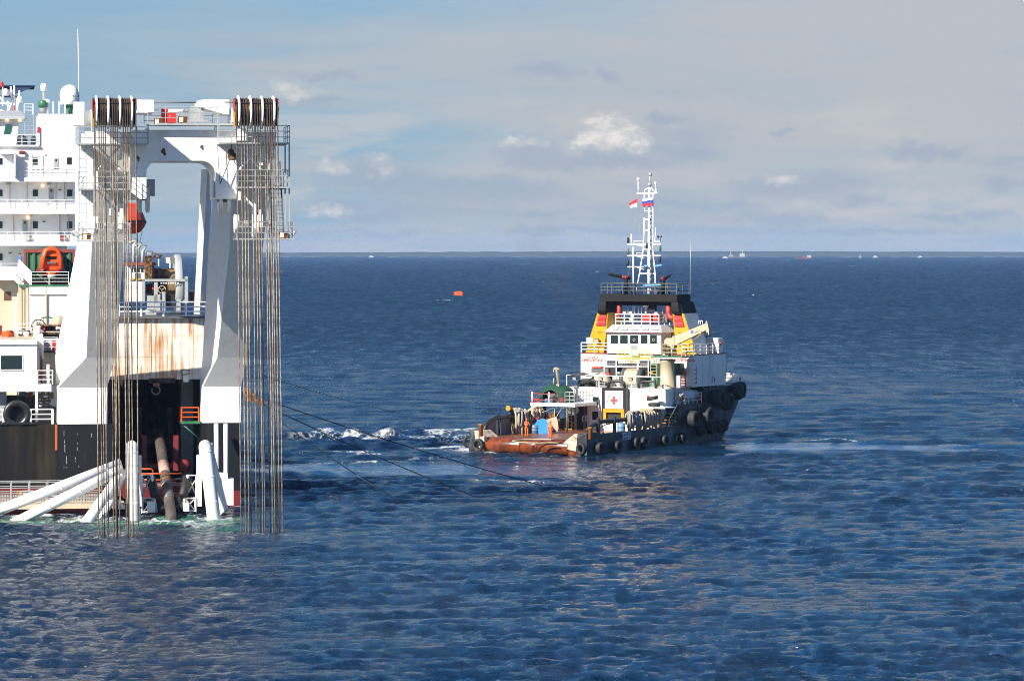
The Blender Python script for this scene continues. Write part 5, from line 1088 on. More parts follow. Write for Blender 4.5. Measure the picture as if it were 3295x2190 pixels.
# sign frame
VS = 15.9
fr_s = TR('sign_frame', paint('black_frame', (.012,.012,.013), .4), T3, (245,292,290,755,VS,.35),(545,292,590,755,VS,.35),(290,292,545,334,VS,.35))
mb = MB(); mb.tube([tp(T3,335,290,VS+.2),tp(T3,350,225,VS+.2),tp(T3,380,203,VS+.2),tp(T3,520,203,VS+.2),tp(T3,560,225,VS+.2),tp(T3,575,290,VS+.2)], .15, 8); mb.obj('frame_hoop', M_rail, fr_s)
sign = TR('sign_board', M_clean, T3, (291,335,544,585,VS-.02,.1), parent=fr_s)
mb = MB(); c = tp(T3,418,470,VS-.05); k = .19*1.9/2
mb.box((c.x-.125,c.y,c.z-.38),(c.x+.125,c.y+.015,c.z+.38)); mb.box((c.x-.38,c.y,c.z-.125),(c.x-.126,c.y+.015,c.z+.125)); mb.box((c.x+.126,c.y,c.z-.125),(c.x+.38,c.y+.015,c.z+.125)); M_rprint = paint('red_print', (.62,.05,.04), .5); mb.obj('red_cross', M_rprint, sign)
Mx = Matrix.Translation(tp(T3,418,486,VS-.035)) @ Matrix.Rotation(R(90), 4, 'X')
text_mesh('SAFETY FIRST', .23, 'lettering', paint('faded_red_print', (.55,.10,.08), .5), Mx, sign, arc=(.66, R(-86), R(86)))
yf = TR('yellow_frame', M_yellow, T3, (265,590,560,640,VS-.05,.3),(265,640,305,755,VS-.05,.3),(515,640,560,725,VS-.05,.3)); TR('opening_shade_panel', M_dark, T3, (306,641,514,755,VS+.25,.05), parent=yf)  # solid dark panel behind the yellow frame, painted as the shade in its opening
for v_, u_, m_ in ((4.4,5.75,M_red),(8.3,5.9,M_yellow),(11.2,5.9,M_red),(13.6,5.9,M_orange)): mb = MB(); mb.lathe([(.1,0),(.11,.05),(.11,.5),(.05,.6),(.03,.66)], (u_,v_,1.3), 'z', 10); mb.obj('fire_extinguisher', m_, tug)
# starboard tyre shelf and ramp
sh = TR('tyre_shelf', M_clean, T3, (865,568,1130,585,14.2,2.2)); TR('yellow_grille', M_yellow, T3, (780,590,1000,605,14.6,.1),(780,605,792,665,14.6,.1),(875,605,887,665,14.6,.1),(780,665,920,676,14.6,.1))
st0, st1 = tu(T3,1120,840,5.3), tu(T3,1250,560,5.3)
rampb, rampt = Vector((4.98,16.9,1.4)), Vector((4.98,20.0,3.85))
rm = MB(); rm.prism([rampb, rampt, rampt + Vector((0,0,.18)), rampb + Vector((0,0,.18))], (.07,0,0)); rm.prism([rampb + Vector((1.1,0,0)), rampt + Vector((1.1,0,0)), rampt + Vector((1.1,0,.18)), rampb + Vector((1.1,0,.18))], (.07,0,0)); rm = rm.obj('ramp_stair', M_green, tug)
for i in range(9): p = rampb.lerp(rampt, (i+.5)/9); m2 = MB(); m2.box((p.x+.08,p.y-.16,p.z+.05),(p.x+1.09,p.y+.16,p.z+.1)); t_ = m2.obj('tread', M_dgrey, rm); m3 = MB(); m3.box((p.x+.08,p.y-.2,p.z+.045),(p.x+1.09,p.y-.165,p.z+.105)); m3.obj('tread_edge', M_yellow, t_)
for du in (0, 1.17):
    m2 = MB(); q_ = [rampb + Vector((du,0,.1)), rampb + Vector((du,.1,1.1)), rampt + Vector((du,0,1.15)), rampt + Vector((du,.5,1.15)), rampt + Vector((du,.5,0))]; m2.tube(q_, .045, 6); m2.obj('hand_rail', M_clean, rm)
# gear on the winch house top
ZT = 5.46
rail(tug, [(-4.9,V1+.1,ZT),(5.9,V1+.1,ZT)], 1.15, 1, 3.6, .045, .05, M_clean)
for x, y in ((182,830),(498,832),(866,836),(1240,935)): floodlight(tug, tp(T4,x,y,V1-.05), (-.3,-1,-.3), .5)
for x0, x1, y0 in ((458,558,865),(832,942,870)): 
    a, b = tp(T4,x0,940,V1+.15), tp(T4,x1,y0,V1+.15); mb = MB()
    for xx in (a.x, b.x): mb.tube([(xx,V1+.15,ZT),(xx,V1+.15,b.z)], .04, 5)
    for zz in (.35,.75): mb.tube([(a.x,V1+.15,ZT+(b.z-ZT)*zz),(b.x,V1+.15,ZT+(b.z-ZT)*zz)], .035, 5)
    mb.obj('light_frame', M_galv, tug)
for x0, x1, y0, y1 in ((235,455,845,935),(970,1185,862,955)):
    mb = MB(); mb.tube([tp(T4,x0,y1,17.2),tp(T4,x0+12,y0+20,17.2),tp(T4,x0+40,y0,17.2),tp(T4,x1-40,y0,17.2),tp(T4,x1-12,y0+20,17.2),tp(T4,x1,y1,17.2)], .13, 8); mb.obj('guard_hoop', M_rail, tug)
for x0, x1, y0, m_, nm, lab in ((245,420,870,M_tarp,'green_net_pile','dark green net pile behind the left black hoop of the tug'),(365,630,745,M_canvas,'canvas_cover','beige canvas cover humped over the winch of the tug'),(135,370,755,paint('brown_tarp',(.07,.06,.05),.8),'brown_tarpaulin','brown tarpaulin laid over the rail at the left end of the winch house')):
    v_ = 18.2 if nm != 'brown_tarpaulin' else 17.0; a, b = tp(T4,x0,930,v_), tp(T4,x1,y0,v_); lo_ = ZT if nm != 'brown_tarpaulin' else tp(T4,x0,800,v_).z
    mb = MB(); rows = []
    for i in range(7):
        t = i / 6; row = []
        for j in range(13):
            s_ = j / 12; row.append((a.x + (b.x-a.x)*s_, v_ - .6 + 1.6*t, lo_ + (b.z-lo_) * (math.sin(math.pi*s_)**.45) * (math.sin(math.pi*(.08+.84*t))**.5) * (.92+.1*math.sin(9*s_+4*t))))
        rows.append(row)
    mb.grid(rows); single(nm, mb, m_, T, (a.x,v_,lo_), lab, 'tarpaulin' if 'tarp' in nm else ('net' if 'net' in nm else 'cover'))
TR('red_box', M_red, T4, (400,684,505,702,20.5,1.2)); TR('winch_cover', M_dgrey, T4, (390,700,600,760,20.6,1.5))
c0, c1 = tp(T4,790,835,19.0), tp(T4,955,835,19.0); prof = [(.2,c0.x)]
for i in range(15): u_ = c0.x + (c1.x-c0.x)*i/14; prof += [(1.0,u_-.05),(1.06,u_)]
prof.append((.2,c1.x)); mb = MB(); mb.lathe(prof, (0,19.9,c0.z), 'x', 28); wd = mb.obj('towing_drum', M_palerope, tug)
for uu in (c0.x-.12, c1.x+.12): mb = MB(); mb.lathe([(.2,-.07),(1.35,-.07),(1.35,.07),(.2,.07)], (uu,19.9,c0.z), 'x', 28); mb.obj('drum_flange', M_dgrey, wd)
TB('winch_bed', M_dgrey, ((c0.x-.5,19,ZT),(c1.x+.5,21,ZT+.35)))
for x0, y0, x1, y1, v_, m_ in ((650,790,770,940,19.5,M_galv),(990,720,1080,820,20,M_dark),(1100,640,1200,940,20.5,M_green),(1370,790,1480,940,19,M_galv),(1365,730,1400,800,20,M_tarp)): TR('winch_machinery', m_, T4, (x0,y0,x1,y1,v_,.9))
for x0, y0, x1, y1, v_, m_ in ((560,690,770,940,20.9,M_dark),(960,700,1205,940,21.0,M_dark),(640,640,960,715,21.2,M_dgrey),(445,770,560,940,20.6,M_dark),(1370,640,1480,790,21.3,M_tarp),(240,860,450,930,19.6,M_dark)): TR('winch_casing', m_, T4, (x0,y0,x1,y1,v_,.7))
for x in (655,672,690,722,745,1010,1030,1052,1140,1160): mb = MB(); mb.tube([tp(T4,x,938,20.0), tp(T4,x,800 + (x*7)%60,20.0)], .055, 6); mb.obj('hydraulic_pipe', M_galv, tug)
for x, y, m_ in ((600,775,M_red),(1000,690,M_red),(1130,760,M_yellow),(730,760,M_galv),(905,700,M_red)): mb = MB(); c = tp(T4,x,y,20.3); mb.cyl(c - Vector((.2,0,0)), c + Vector((.2,0,0)), .16, n=10); mb.obj('winch_valve', m_, tug)
gan = MB()
for x, y0, y1 in ((550,610,770),(697,545,840),(963,600,800),(1090,600,815)): gan.tube([tp(T4,x,y1,19), tp(T4,x,y0,19)], .06, 6)
for y, x0, x1 in ((682,550,1090),(605,550,1200)): gan.tube([tp(T4,x0,y,19), tp(T4,x1,y,19)], .05, 6)
gan = gan.obj('rope_gantry', M_clean, tug)
for x0, x1 in ((582,690),(985,1090)): TR('speaker_box', M_dgrey, T4, (x0,608,x1,672,19.2,.5), parent=gan)
ladder(tug, tp(T4,1118,810,18.6), tp(T4,1118,580,18.6), (.62,0,0), .3, .04, M_crane)
# yellow cargo net slung below the wheelhouse windows
c = tp(T4,930,600,20.6); net = MB(); rnd = random.Random(9)
for i in range(26):
    x = 705 + 440*i/25; pts = [tp(T4, x + rnd.uniform(-10,10), y + rnd.uniform(-7,7), 20.7 - .25*math.sin(math.pi*(y-465)/150) + rnd.uniform(-.05,.05)) for y in (466+rnd.uniform(-6,14),500,535,570,600)]; net.tube(pts, .022, 4)
for y in (480,505,535,560,580,595):
    net.tube([tp(T4, 705+440*i/14, y + rnd.uniform(-6,6), 20.7 - .25*math.sin(math.pi*(y-465)/150)) for i in range(15)], .022, 4)
for i in range(40):
    x = 720 + 400*i/39; net.tube([tp(T4, x, 572, 20.5), tp(T4, x + rnd.uniform(-14,14), 600, 20.35), tp(T4, x + rnd.uniform(-20,20), 640 - 30*abs(x-930)/220, 20.5)], .03, 4)
single('cargo_net', net, M_net, T, tuple(c), 'yellow cargo net bunched along the front of the tug wheelhouse', 'net')
# ---- deck house with the lettering
VH, ZH2 = 22.0, 8.53
house = TB('deck_house', M_tugwhite, ((-6.3,VH,ZT),(6.3,29,ZH2)))
TB('house_trim', M_dred, ((-6.36,VH-.05,ZH2),(6.36,29.05,ZH2+.09)), parent=house)
for cx_ in (420, 1500):
    for row, t_ in ((584,'NO'),(618,'SMOKING')):
        Mx = Matrix.Translation(tp(T4,cx_,row,VH-.01)) @ Matrix.Rotation(R(90), 4, 'X')
        text_mesh(t_, .36, 'lettering', paint('faded_red_lettering', (.50,.06,.05), .5), Mx, house, sx=1.75)
mb = MB()
for i in range(4): p = T.u(*T4(1665, 700+i*55), 6.31); mb.box((6.302,p.y-.25,p.z-.2),(6.315,p.y+.3,p.z-.12)); mb.box((6.302,p.y+.2,p.z-.2),(6.315,p.y+.27,p.z+.15))
mb.obj('scrape_marks', M_dark, house)
ladder(tug, (6.5,25.2,5.4), (6.35,25.6,9.4), (0,.6,0), .32, .04, M_clean)
TR('cabinet', M_red, T4, (1462,735,1520,800,21.4,.5)); TR('hydraulic_unit', M_galv, T4, (1370,800,1480,930,20.2,.8))
tb = TR('red_slat_box', M_dred, T4, (1495,808,1530,930,17.0,.3)); 
for i in range(3): TR('slat', M_clean, T4, (1492,835+i*32,1533,842+i*32,16.97,.03), parent=tb)
# bridge wings rails
for (xa, xb) in ((268,590),(1510,1640)):
    a, b = tp(T4,xa,520,VH+.05), tp(T4,xb,520,VH+.05); rail(tug, [(a.x,VH+.05,ZH2+.09),(b.x,VH+.05,ZH2+.09)], 1.0, 3, 1.25, .04, .05)
rail(tug, [(6.25,22.1,ZH2+.09),(6.25,28.9,ZH2+.09)], 1.0, 3, 1.4, .035, .045); rail(tug, [(-6.25,22.1,ZH2+.09),(-6.25,28.9,ZH2+.09)], 1.0, 3, 1.4, .035, .045)
for x0, x1 in ((322,492),(1485,1640)):                                   # grey ventilator heads
    a, b = tp(T4,x0,515,23.2), tp(T4,x1,325 if x0 < 500 else 352,23.2); r_ = (b.x-a.x)/2*.98; c = ((a.x+b.x)/2,23.4,ZH2+.08); hh = b.z - c[2]
    mb = MB(); mb.lathe([(r_*.66,0),(r_*.66,hh*.5),(r_,hh*.55),(r_,hh*.96),(r_*.9,hh),(.001,hh)], c, 'z', 20); mb.obj('ventilator', M_grey, tug)
floodlight(tug, tp(T4,455,365,22.3), (-.3,-1,-.35), .55)
# wheelhouse
VW = 21.7
ub = (tp(T4,582,600,VW).x, tp(T4,1245,600,VW).x)
wh = TB('wheelhouse', M_tugwhite, ((ub[0],VW,ZH2+.1),(ub[1],27.4,10.72)))
mb = MB(); e_ = .18; zr0, zr1 = 10.72, 11.42
mb.hexa([(ub[0]-e_,VW-.3,zr0),(ub[1]+e_,VW-.3,zr0),(ub[1]+e_,27.7,zr0),(ub[0]-e_,27.7,zr0),(ub[0]+.35,VW+.55,zr1),(ub[1]-.3,VW+.55,zr1),(ub[1]-.3,27.0,zr1),(ub[0]+.35,27.0,zr1)]); rf = mb.obj('wheelhouse_roof', M_tugwhite, tug)
TB('roof_trim', M_dred, ((ub[0]-.2,VW-.33,zr0-.05),(ub[1]+.2,VW-.3,zr0+.03)), parent=rf)
for x0, x1, x2, x3 in ((665,740,705,640),(755,835,830,748),(870,970,972,868),(1000,1080,1090,1000),(1120,1195,1215,1120)):
    P = []
    for x, y in ((x0,190),(x1,190),(x2,232),(x3,232)):
        t = (y - 165) / 85.0; v_ = VW + .55 - .85*t; p = tp(T4,x,y,v_-.06); P.append(p)
    mb = MB(); mb.hexa(P + [q + Vector((0,-.02,.03)) for q in P]); mb.obj('skylight', paint('skylight_glass', (.45,.55,.58), .1), rf)
wins = ((545,652),(688,800),(838,958),(1000,1100),(1142,1242))
for i, (x0, x1) in enumerate(wins):
    f = TR('window', M_clean, T5, (x0-8,1022,x1+8,1165,VW-.035,.03)); TR('pane', M_glass, T5, (x0-2,1028,x1+2,1156,VW-.05,.03), parent=f)
    if i in (2, 4): 
        mb = MB(); c = tp(T5,(x0+x1)/2,1100,VW-.06); mb.tube([c + Vector((.13*math.cos(t),0,.13*math.sin(t))) for t in [k*math.pi/7 for k in range(14)]], .026, 6, True); mb.obj('clear_view_ring', M_canvas, f)
    TR('mullion', M_tugwhite, T5, (x1+14,1015,x1+26,1180,VW-.1,.1), parent=wh) if i < 4 else None
dr = TR('door', M_tugwhite, T5, (832,1172,965,1340,VW-.03,.03)); TR('door_pane', paint('dull_pane', (.25,.29,.29), .2), T5, (848,1185,950,1245,VW-.05,.03), parent=dr)
zm = 11.43
a, b = tp(T5,620,850,VW+.6), tp(T5,1275,850,VW+.6)
rail(tug, [(a.x,27,zm),(a.x,VW+.6,zm),(b.x,VW+.6,zm),(b.x,27,zm)], 1.05, 3, 1.05, .04, .05)
for x0, x1, y0, m_ in ((1020,1145,705,M_red),(1185,1285,692,M_red),(822,906,770,paint('pale_green_box',(.25,.42,.16),.6)),(700,770,770,M_grime),(1340,1400,715,M_dgrey)): TR('roof_locker', m_, T5, (x0,y0,x1,838,VW+1.6,.7))
mb = MB(); mb.lathe([(.05,0),(.3,.02),(.33,.45),(.25,.62),(.001,.66)], tp(T5,1078,605,24), 'z', 14); mb.tube([tp(T5,1078,700,24), tp(T5,1078,600,24)], .12, 8); mb.obj('satellite_dome', M_clean, tug)
mb = MB(); c = tp(T5,1168,615,23.6); mb.cyl(c + Vector((0,0,0)), c + Vector((0,.3,0)), .42, n=18); mb.tube([c + Vector((0,.2,-.4)), (c.x,c.y+.2,zm)], .14, 8); mb.obj('searchlight', M_dark, tug)
for x, y0, y1 in ((880,520,720),(905,520,720),(1332,520,830),(800,560,700),(965,560,700),(1010,560,700)): mb = MB(); mb.tube([tp(T5,x,y1,24), tp(T5,x,y0,24)], .05, 6); mb.obj('roof_post', M_clean, tug)
for x, y in ((850,690),(880,740),(870,800),(1240,700),(760,690)): c = tp(T5,x,y,23); mb = MB(); mb.box(c-Vector((.18,.15,.15)), c+Vector((.18,.15,.15))); mb.obj('roof_fitting', M_galv, tug)
mb = MB(); pts = [tp(T5,1420,520,23.2),tp(T5,1420,690,23.2),tp(T5,1435,745,23.2),tp(T5,1470,770,23.2),tp(T5,1505,772,23.2)]; mb.tube(pts, .28, 12); mb.obj('exhaust_pipe', paint('red_pipe', (.32,.03,.02), .5), tug)
mb = MB(); pts = [tp(T5,672,520,23.2),tp(T5,672,700,23.2),tp(T5,655,760,23.2)]; mb.tube(pts, .24, 12); mb.obj('exhaust_pipe', paint('red_pipe', (.32,.03,.02), .5), tug)
# funnels
def funnel(side):
    VF = 22.7; s_ = side
    prof = [(6.15,4.1,8.62),(5.6,3.85,10.3),(4.78,3.6,12.6)]; top = [(4.76,3.6,12.61),(4.35,3.6,13.72)]
    mk = lambda L, v0=VF: [[(s_*o_,v0,z_),(s_*i_,v0,z_),(s_*i_,VF+3.0,z_),(s_*o_,VF+3.0,z_)] for o_, i_, z_ in L]
    mb = MB(); mb.loft(mk(prof)); f = mb.obj('funnel', [M_funnel], tug)
    mb = MB(); mb.loft(mk(top)); t_ = mb.obj('funnel_top', M_soot, f)
    mb = MB(); mb.loft([[(s_*o_+s_*.01,VF+.06,z_),(s_*o_+s_*.03,VF+.06,z_),(s_*o_+s_*.03,VF+2.95,z_),(s_*o_+s_*.01,VF+2.95,z_)] for o_, i_, z_ in prof]); mb.obj('funnel_side', paint('funnel_side_grey', (.62,.62,.56), .5, c2=(.3,.25,.1), amt=.4), f)
    mb = MB(); mb.loft([[(s_*o_,VF-d_,z_),(s_*i_,VF-d_,z_),(s_*i_,VF-.005,z_),(s_*o_,VF-.005,z_)] for o_, i_, z_, d_ in ((4.5,3.95,12.42,.08),(4.6,3.8,12.55,.3),(4.55,3.68,12.8,.42),(4.45,3.64,13.3,.42),(4.35,3.66,13.72,.36))]); mb.obj('exhaust_hood', M_soot, f)
    z0, z1 = 11.3, 12.38; o0, o1 = 4.95, 4.62; i0, i1 = 3.85, 3.72
    mb = MB(); mb.hexa([(s_*o0,VF-.04,z0),(s_*i0,VF-.04,z0),(s_*i0,VF+.02,z0),(s_*o0,VF+.02,z0),(s_*o1,VF-.04,z1),(s_*i1,VF-.04,z1),(s_*i1,VF+.02,z1),(s_*o1,VF+.02,z1)]); lv = mb.obj('louvre', paint('louvre_dark_red', (.16,.01,.01), .6), f)
    for k in range(9):
        t = (k + .5) / 9; zz = z0 + (z1-z0)*t; oo, ii = o0+(o1-o0)*t-.05, i0+(i1-i0)*t+.05
        m2 = MB(); m2.hexa([(s_*oo,VF-.11,zz-.05),(s_*ii,VF-.11,zz-.05),(s_*ii,VF-.045,zz-.02),(s_*oo,VF-.045,zz-.02),(s_*oo,VF-.10,zz-.02),(s_*ii,VF-.10,zz-.02),(s_*ii,VF-.045,zz+.04),(s_*oo,VF-.045,zz+.04)]); m2.obj('slat', M_red, lv)
    for k, zz in enumerate((9.6, 10.7)): m2 = MB(); m2.tube([(s_*4.75,VF-.03,zz),(s_*4.3,VF-.03,zz),(s_*4.3,VF-.03,zz-.16),(s_*4.75,VF-.03,zz-.16)], .02, 4, True); m2.obj('hand_hold', M_dgrey, f)
funnel(-1); funnel(1)
TB('funnel_bridge', M_soot, ((-4.3,22.3,13.74),(4.3,25.2,14.46)), ((-3.58,22.9,13.35),(3.58,25.1,13.735)))
zpl = 14.47
rail(tug, [(-4.2,25.1,zpl),(-4.2,22.4,zpl),(4.2,22.4,zpl),(4.2,25.1,zpl),(-4.2,25.1,zpl)], 1.05, 3, 1.15, .035, .045, M_dgrey)
mb = MB(); p = tp(T6,1085,1560,26.4); mb.tube([(p.x,26.4,12.6), tp(T6,1088,1150,26.4), tp(T6,1090,860,26.4)], .04, 6, rs=[.03,.025,.01]); mb.obj('whip_aerial', M_galv, tug)
# fire monitors
def monitor(x, y, tip, lab):
    c = tp(T6,x,y,23.6); mb = MB(); mb.tube([(c.x,c.y,zpl), c], .2, 10)
    for a in (0, 2.1, 4.2): mb.tube([(c.x+.75*math.cos(a+.6),c.y+.5*math.sin(a+.6),zpl), (c.x,c.y,c.z-.5)], .07, 6)
    o = mb.obj('fire_monitor', M_soot, tug)
    e = tp(T6,*tip,22.6); d_ = (e - c).normalized(); m2 = MB(); m2.tube([c - d_*.45, c + d_*.2, e - d_*.25, e], .13, 12, rs=[.16,.17,.13,.11]); m2.obj('barrel', M_soot, o)
    m2 = MB(); m2.ell(c + Vector((0,0,.02)), (.26,.26,.24)); m2.cyl(c + d_*.1, c + d_*.4, .2, n=12); m2.obj('swivel', M_dred, o)
monitor(315, 1318, (97,1275), 'l'); monitor(760, 1335, (845,1292), 'r')
# mast
VM = 25.0
m = lambda x, y, v=VM: tp(T6, x, y, v)
mb = MB(); mb.tube([(m(592,1500).x,VM,zpl), m(592,990), m(597,330), m(600,230)], .2, 10, rs=[.19,.15,.11,.09])
mb.tube([(m(668,1500).x,VM,zpl), m(665,1270), m(637,990), m(637,320)], .07, 8)
mb.tube([(m(432,1500).x,VM,zpl), m(478,1270), m(525,970), m(535,600)], .07, 8); mb.tube([m(537,520), m(537,310)], .07, 8)
for y, x0, x1 in ((308,445,690),(520,540,640),(620,540,600),(750,540,640),(1270,478,660),(975,525,640)): mb.tube([m(x0,y), m(x1,y)], .065, 7)
mb.tube([m(540,265), m(590,240)], .05, 5); mb.tube([m(540,265), m(540,310)], .05, 5); mb.tube([m(612,240), m(690,308)], .06, 5); mb.tube([m(675,250), m(675,308)], .05, 5)
mast = mb.obj('mast', M_clean, tug)
for y, x0, x1 in ((920,335,735),(1055,335,735),(1190,335,575)):
    mb = MB(); mb.tube([m(x0,y), m(x1,y)], .07, 7); mb.tube([m(450,y+8), m(530,y+30 if y > 1000 else y+25)], .05, 6); mb.obj('cross_arm', M_clean, mast)
mb = MB(); mb.tube([m(412,920), m(412,880), m(525,880)], .06, 6); mb.tube([m(380,920), m(380,795)], .07, 6); mb.tube([m(403,1500), m(403,950)], .08, 6); mb.tube([m(445,1055), m(445,1020), m(510,1025)], .05, 5); mb.tube([m(663,880), m(671,720)], .05, 5); mb.tube([m(650,885), m(725,885), m(725,920)], .05, 5); mb.obj('mast_stay', M_clean, mast)
for x, y, mt in ((342,870,M_dark),(338,1005,M_dgrey),(338,1140,M_dark),(725,965,M_green),(722,1100,M_dark),(567,935,M_dark)):
    mb = MB(); mb.lathe([(.1,-.28),(.13,-.25),(.13,.2),(.07,.28),(.001,.3)], m(x,y,VM-.1), 'z', 10); mb.obj('signal_lamp', mt, mast)
for i, y in enumerate(range(540,1480,42)): 
    mb = MB(); mb.lathe([(.06,-.08),(.1,0),(.06,.1)], m(612,y,VM-.25), 'z', 8); mb.obj('mast_rung', (M_dgrey, M_crane, M_dark)[i % 3], mast)
mb = MB(); mb.tube([m(600,230), m(605,60)], .09, 7, rs=[.1,.06]); mb.lathe([(.05,0),(.18,.04),(.14,.3),(.05,.35)], m(606,100), 'z', 10); mb.lathe([(.16,0),(.19,.1),(.15,.25),(.05,.3)], m(601,215), 'z', 10); mb.obj('top_light', M_galv, mast)
mb = MB(); mb.tube([m(463,308), m(463,150)], .06, 6); mb.ell(m(463,140), (.17,.17,.17)); mb.tube([m(673,250), m(671,200)], .03, 5); mb.ell(m(671,185), (.12,.12,.2)); mb.obj('mast_aerial', M_clean, mast)
for x0, y0, x1, y1 in ((660,1185,750,1168),(515,1415,740,1405),(535,1180,575,1180)): mb = MB(); a, b = m(x0,y0,VM-.3), m(x1,y1,VM-.5); mb.tube([a, a.lerp(b,.1), a.lerp(b,.9), b], .12, 8, rs=[.05,.14,.1,.04]); mb.obj('radar_scanner', paint('scanner_blue', (.10,.28,.50), .4), mast)
# anemometer
mb = MB(); mb.tube([m(727,920), m(727,835)], .03, 5); mb.tube([m(700,830), m(745,830)], .03, 5); mb.ell(m(700,828), (.1,.05,.14)); mb.ell(m(742,826), (.08,.05,.1)); mb.obj('anemometer', M_dark, mast)
# flags
def flag(pts, cols, label, name):
    (tr, br, bl, tl) = [m(x, y, VM-.3) for x, y in pts]; n = len(cols); mb = MB(); W_ = 12
    o = None; mb = MB()
    for k in range(n):
        mb.cur = k; rows = []
        for r_ in (0,.5,1):
            t = (k + r_) / n; a, b = tr.lerp(br, t), tl.lerp(bl, t)
            rows.append([tuple(a.lerp(b, j/W_) + Vector((0, .10*math.sin(7*j/W_+t), .05*math.sin(6*j/W_)))) for j in range(W_+1)])
        mb.grid(rows)
        rows2 = [[(p[0],p[1]+.012,p[2]) for p in r_] for r_ in rows]; mb.grid(rows2)
    o = bpy.data.objects.new(name, mb.mesh(name, cols, tuple(tr), False)); col.objects.link(o); o.location = T.world(tr); o.rotation_euler = (0,0,-T.h); return tag(o, label, 'flag', 'flags on the tug mast')
fr_, fw_, fb_ = paint('flag_red', (.55,.02,.03), .8), paint('flag_white', (.62,.62,.62), .8), paint('flag_blue', (.03,.05,.28), .8)
flag(((452,368),(440,478),(362,476),(345,428)), [fr_, fw_], 'small red over white flag flying left of the mast', 'red_white_flag')
flag(((632,358),(628,462),(500,455),(510,372)), [fw_, fb_, fr_], 'white, blue and red striped flag on the mast', 'tricolour_flag')
mb = MB(); mb.tube([m(452,340,VM-.3), m(440,560,VM-.3), m(345,1290,VM-.3)], .015, 4); mb.tube([m(500,340,VM-.3), m(470,880,VM-.3)], .015, 4); mb.obj('halyard', M_galv, mast)
# ---- deck crane
VC = 18.0
pc0, pc1 = tp(T4,1210,960,VC), tp(T4,1365,590,VC); rc = (pc1.x-pc0.x)/2; ccx = (pc0.x+pc1.x)/2
mb = MB(); mb.lathe([(rc*1.1,0),(rc*1.1,.15),(rc,.16),(rc,pc1.z-ZT-.3),(rc*1.1,pc1.z-ZT-.25),(rc*1.1,pc1.z-ZT)], (ccx,VC+.6,ZT-.02), 'z', 28); crane = mb.obj('crane_pedestal', M_crane, tug)
mb = MB(); zr(mb,T,T4,1120,556,1500,572,VC-.6,2.6); mb.obj('crane_platform', M_green, crane)
a, b = tp(T4,1258,556,VC-.55), tp(T4,1500,556,VC-.55); rail(crane, [(a.x,VC-.55,a.z),(b.x,VC-.55,a.z),(b.x,VC+1.9,a.z)], 1.15, 3, .95, .04, .045, M_crane, 'crane_rail')
mb = MB(); T.poly(mb, [T4(1265,540),T4(1285,360),T4(1340,300),T4(1400,310),T4(1400,440),T4(1345,560)], VC+.2, .7); mb.obj('crane_slew_post', M_crane, crane)
for r_ in ((1295,270,1365,315,VC,.4),(1270,400,1300,520,VC-.1,.2),(1310,430,1340,540,VC-.1,.2)): mb = MB(); zr(mb,T,T4,*r_); mb.obj('crane_winch', M_grime, crane)
mb = MB(); B1 = [(1350,330),(1795,150),(1815,225),(1560,350),(1350,450)]; T.poly(mb, [T4(*q_) for q_ in B1], VC+.3, .55); mb.obj('crane_boom', M_crane, crane)
mb = MB(); T.poly(mb, [T4(*q_) for q_ in ((1790,130),(1805,120),(1830,230),(1830,290),(1815,310),(1800,290),(1790,220))], VC+.25, .65); mb.obj('boom_head', M_crane, crane)
TR('boom_badge', paint('blue_badge', (.05,.12,.45), .5), T4, (1608,238,1640,275,VC+.28,.015), parent=crane)
for k, (x, y, w_) in enumerate(((1655,268,7),(1665,264,9),(1676,258,8),(1690,252,6),(1700,247,9),(1708,243,4))): mb = MB(); T.poly(mb, [T4(x,y+7),T4(x+w_,y+4),T4(x+w_,y-7),T4(x,y-4+k%2*5)], VC+.285, .01); mb.obj('boom_mark', paint('dark_print', (.10,.06,.10), .5), crane)
mb = MB(); mb.tube([tp(T4,1740,250,VC+.2),tp(T4,1720,300,VC+.2),tp(T4,1650,360,VC+.2)], .05, 6); mb.obj('boom_hose', M_yellow, crane)
mb = MB(); mb.tube([tp(T4,1800,250,VC+.5), tp(T4,1797,330,VC+.5), tp(T4,1797,400,VC+.5)], .03, 5); mb.lathe([(.05,0),(.14,-.1),(.12,-.4),(.04,-.5)], tp(T4,1802,260,VC+.2), 'z', 10); mb.obj('crane_hook', M_dark, crane)
mb = MB(); a, b = tp(T4,1702,160,VC+.4), tp(T4,1752,120,VC+.4)
for xx in (a.x,(a.x+b.x)/2,b.x): mb.tube([(xx,VC+.4,a.z),(xx,VC+.4,b.z)], .03, 5)
mb.tube([(a.x,VC+.4,b.z),(b.x,VC+.4,b.z)], .03, 5); mb.obj('boom_cage', M_clean, crane)
# ---- forward starboard fittings
blk = TB('wing_box', M_tugwhite, ((4.8,27.5,ZH2+.1),(6.2,28.6,10.1))); TB('wing_lamp', M_red, ((6.21,27.9,9.4),(6.35,28.1,9.75)), parent=blk)
mb = MB(); c = Vector((5.6,24.3,ZH2+.6)); mb.tube([c + Vector((0,.5*math.cos(t),.5*math.sin(t))) for t in [k*math.pi/9 for k in range(18)]], .1, 6, True); mb.obj('hose_reel', M_dred, tug)
c = tu(T3,1480,400,5.4); rf = thing('life_raft_canister', 'white life raft canister lying in its cradle on the starboard side of the tug', 'life raft', T, (5.4,c.y,3.82))
mb = MB(); L_ = 1.35; mb.lathe([(.001,-L_),(.3,-L_+.02),(.48,-L_+.15),(.52,-L_+.3),(.52,-.06),(.56,-.05),(.56,.05),(.52,.06),(.52,L_-.3),(.48,L_-.15),(.3,L_-.02),(.001,L_)], (5.4,c.y,4.62), 'y', 20); mb.obj('canister', M_clean, rf)
